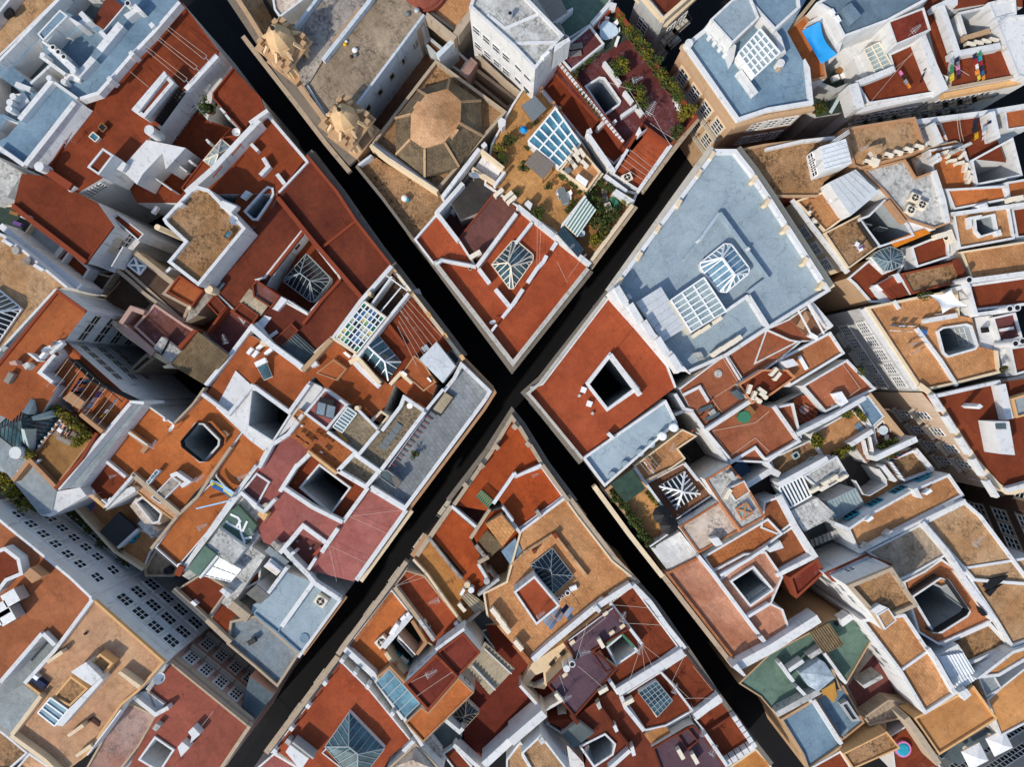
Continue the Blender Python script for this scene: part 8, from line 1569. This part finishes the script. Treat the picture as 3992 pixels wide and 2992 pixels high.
R(12, '300,1270 540,1240 640,1150 850,1000 920,1040 960,1140 1130,1360 1210,1500 1290,1680 1100,1760 860,1760 620,1680 640,1420', 'rst', 0, 0, 'rst', holes=[('590,1480 790,1380 870,1460 850,1540 700,1640', 5, 'dkw', 'wh2', .2)]); W(12, 12.9, .3, '730,1110 890,1340 1040,1540', 'rst'); S(12, 13, '715,1120 745,1095 765,1150 740,1170', 'wst'); S(12, 13.2, '860,1315 885,1295 910,1350 885,1365', 'wht'); S(12, 13.2, '1010,1500 1040,1480 1060,1560 1030,1570', 'wht'); W(12, 13, .4, '830,1680 1010,1520', 'wht'); slope('420,1380 560,1270 700,1370 520,1500', (12.8, 13, 12.8, 12.6), 'grc', 'gyw', 11); R(10.5, '280,1290 430,1180 540,1250 440,1390', 'rdd2', .2, .2, 'wht'); W(12, 13.6, .4, '500,1210 560,1290', 'rst')
ant(620, 1450, 12.4, 60, 'on a bent mast over the glass awning', 1.1)
R(14.4, '70,1540 240,1380 500,1720 230,1820', 'tas', .25, .2, 'wht'); R(13, '-60,1600 60,1440 100,1480 90,1560 220,1780 -60,1800', 'tan', .2, .2, 'wht'); R(9, '240,1390 310,1300 640,1660 560,1760', 'wht', 0, 0, 'wht'); W(10, 14, .9, '-20,1450 270,1200', 'wht'); S(14.4, 15.2, '220,1430 250,1400 280,1450 240,1470', 'wst', 'vent_box'); win('240,1380 500,1720', 14.4, 4, [(2, .8)], .6, outward=True)
SGN[0] = 1; T('D'); bal('560,1640 1100,900', 12.4, 9, 8.3, 2, .5, .04, .98); SGN[0] = -1; bal('1110,905 1655,1640', 12.4, 7, 8.3, 1.8, .45, .1, .96); SGN[0] = 1
bal('1265,1000 1640,1450', 12.4, 4, 8.3, 2, .5, .05, .95)
# ================= south-west block =================
T(0, 3)
B('long brown orange roofed building with white window facade', 300, 200); T(0, 2)
R(17, '-160,1030 610,1660 790,1832 790,1850 470,2260 370,2150 0,2560 -400,2900', 'sbr', .3, .25, 'wht', skip='3456'); win('-160,1030 610,1660', 17, 6, [(1.7, 1.4), (4.9, 1.4)], 1.0, .15, 1.0, nx=2, ny=2, surround='wh2'); win('-160,1030 610,1660', 17, 4, [(8, 1.5), (11, 1.5)], 2.4, .2, 1.05, nx=4, ny=2); T(0, 3)
win('610,5 790,180', 17, 1, [(2, 1.4), (5, 1.4), (8, 1.4)], 1.1)
for k, (x, y) in enumerate(((130, 185), (50, 285), (95, 345), (-20, 390))):
    p = P(x, y, 17.9); o = empty('rooftop_unit', (p.x, p.y, 17), ('uppermost', 'middle', 'lower', 'lowest')[k]+' of the large twin fan cooling units on brown roof', 'air conditioner'); m = M(); m.obox((p.x, p.y), 1.5, 1.3, 17.15, 18.6, math.radians(30)); m.build('casing', 'metal', o); A = math.radians(30)
    for sx in (-.37, .37):
        m = M(); c = Vector((p.x+sx*math.cos(A)+.66*math.sin(A), p.y+sx*math.sin(A)-.66*math.cos(A), 0)); m.hexa(*[[Vector((c.x+.3*math.cos(t)*math.cos(A)+d_*math.sin(A), c.y+.3*math.cos(t)*math.sin(A)-d_*math.cos(A), 17.9+.3*math.sin(t))) for t in [i*math.pi/6 for i in range(12)]] for d_ in (0, .02)]); m.build('fan', 'iron', o)
    m = M(); m.obox((p.x, p.y), 1.4, 1.2, 17, 17.15, A); m.build('foot', 'iron', o)
S(17, 18.4, '200,0 260,-60 360,20 275,75', 'orw', 'orange_box'); R(18, '-60,0 -60,-200 40,-240 170,-140 200,0 60,60 0,140 -60,190', 'red', .2, .35, 'wht', z0=15); W(15, 17.6, .4, '370,510 470,610', 'wht'); W(15, 17.5, .4, '0,930 360,510', 'wht'); R(14, '-60,980 380,520 480,620 180,960 -60,1100', 'gry', 0, 0, 'wht')
B('sandy yellow roofed building with glass stair roof and terraces', 700, 900)
R(16.6, '790,195 1420,755 1195,1010 1050,1130 745,1565 520,1740 85,1385 345,1050 205,940 470,630', 'yel', .45, .25, 'wht', skip='456', cap='ylw'); W(16.6, 17.3, .35, '795,215 465,660 210,940', 'wht'); W(16.6, 17.4, .4, '100,1385 350,1050', 'crm'); W(16.6, 17.4, .4, '90,1390 380,1600 520,1740', 'crm'); W(16.6, 17.3, .15, '1040,1170 750,1560', 'wht')
R(18.4, '610,840 740,755 775,790 870,885 790,960 710,910', 'wht', 0, 0, 'wht', z0=16); R(17.6, '755,790 860,680 975,765 870,890', 'tas', .2, .2, 'ylw', z0=16); R(17.6, '450,1060 610,875 760,985 600,1140', 'tas', .2, .2, 'ylw', z0=16); S(16, 18, '600,1150 870,890 890,910 540,1310 480,1300', 'wht'); glass('330,1190 440,1060 590,1165 475,1305', (18, 18, 17.8, 17.8), 3, 1, 16.6, 'gblue', 'white', .12)
R(14.4, '885,1040 1025,895 1195,1010 1050,1170', 'gry', 0, 0); S(16.6, 17.6, '1015,850 1040,835 1215,960 1190,990', 'crm', 'roof_wall')
win('890,1045 1030,890', 16.6, 1, [(1.5, 1.2)], 1.2, frame='gyw', outward=True)
for x, y in ((470, 700), (650, 1335), (720, 1510)): S(16.6, 17.5, f'{x-75},{y+50} {x+55},{y-45} {x+75},{y-20} {x-55},{y+70}', 'crm', 'vent_block')
m = M(); q = ccw(PP('760,1250 800,1230 860,1280 850,1315', 16.75)); m.prism(q, 16.6, 16.75); tag(m.build('dark_tarp', 'brkp', None, q[0]), 'dark tarpaulin scrap lying on the sandy roof', 'tarpaulin'); box('bed_frame', 330, 930, 16.6, -35, 1.6, .6, .5, 'cnavy', 'dark blue sun bed with white cushions on the sandy terrace', 'sun bed'); box('cushion', 300, 885, 16.6, -35, .7, .4, .6, 'white', 'white cushion at the head of dark blue sun bed', 'cushion')
R(13, '-60,1000 200,950 340,1050 90,1360 -60,1250', 'gry', 0, 0, 'wht'); R(12, '-60,1300 60,1390 240,1540 60,1700 -60,1700', 'tas', .3, .2, 'wht'); R(14, '130,1680 250,1540 430,1660 330,1800', 'yel', .3, .2, 'wht'); S(16.6, 16.9, '715,510 735,505 740,520 725,525', 'black', 'drain')
win('790,195 1420,755', 16.6, 4, [(2.2, 1.6), (5, 1.6), (8, 1.6)], 1.5, .1, .98, nx=3, ny=2, surround='wh2', frame='wh2'); W(15.4, 15.7, .5, '850,190 1440,700', 'wht', 'ledge')
B('pinkish roofed house with balconied pink facade at lower left', 1600, 1100)
R(14.2, '1265,1000 1420,765 1450,740 2150,1310 1960,1640 1780,1800 1050,1760 1340,1215 1350,1200', 'pk2', .35, .2, 'pkw', skip='4567', cap='stw', holes=[('1220,1585 1345,1410 1490,1510 1380,1680', 8, 'slt', 'wh2', .2)]); W(14.2, 15, .45, '1270,1000 1430,770', 'wst'); W(13.4, 13.9, .5, '1470,715 2160,1270', 'stw', 'cornice'); W(14.2, 15.2, .4, '1150,1060 1340,1210 1450,1150', 'wht'); R(14.6, '1190,1020 1270,1010 1420,1120 1350,1200', 'wht', 0, 0); win('1450,740 2150,1310', 14.2, 5, [(1.6, 1.9), (5.6, 2.0), (9.6, 2)], 1.0, .04, .98, nx=3, ny=3, bal=.65, surround='wh2'); S(14.2, 15, '1310,1330 1345,1285 1385,1310 1345,1355', 'wst', 'pier'); S(14.2, 15.3, '1620,1360 1665,1315 1725,1380 1640,1455 1650,1400', 'wht', 'chimney'); S(14.2, 15.3, '1530,1490 1570,1445 1635,1495 1560,1575', 'wht', 'chimney'); dish(1415, 850, 14.2, 90, 'on the pinkish roof beside the sandy building', 1.4); ant(1500, 1650, 14.2, 60, 'on pinkish roof near the bottom edge', 1); wires(['1680,1380 1840,1180'], 15, 'wire over the pinkish roof', post=False, r=.012)
W(14.2, 14.9, .35, '2150,1310 1900,1680', 'stw', 'street_parapet'); R(14, '1040,1140 1080,1090 1345,1220 1200,1480 1000,1740 700,1740', 'pkg', .25, .2, 'wh2', cap='stw'); R(11, '1330,1580 1050,1700 1090,1620', 'gry', 0, 0)
T(1, 3); R(13, '-60,880 150,1040 0,1240 -100,1380 -200,1500 -260,1500 -120,1100', 'slt', 0, 0, 'pkw')
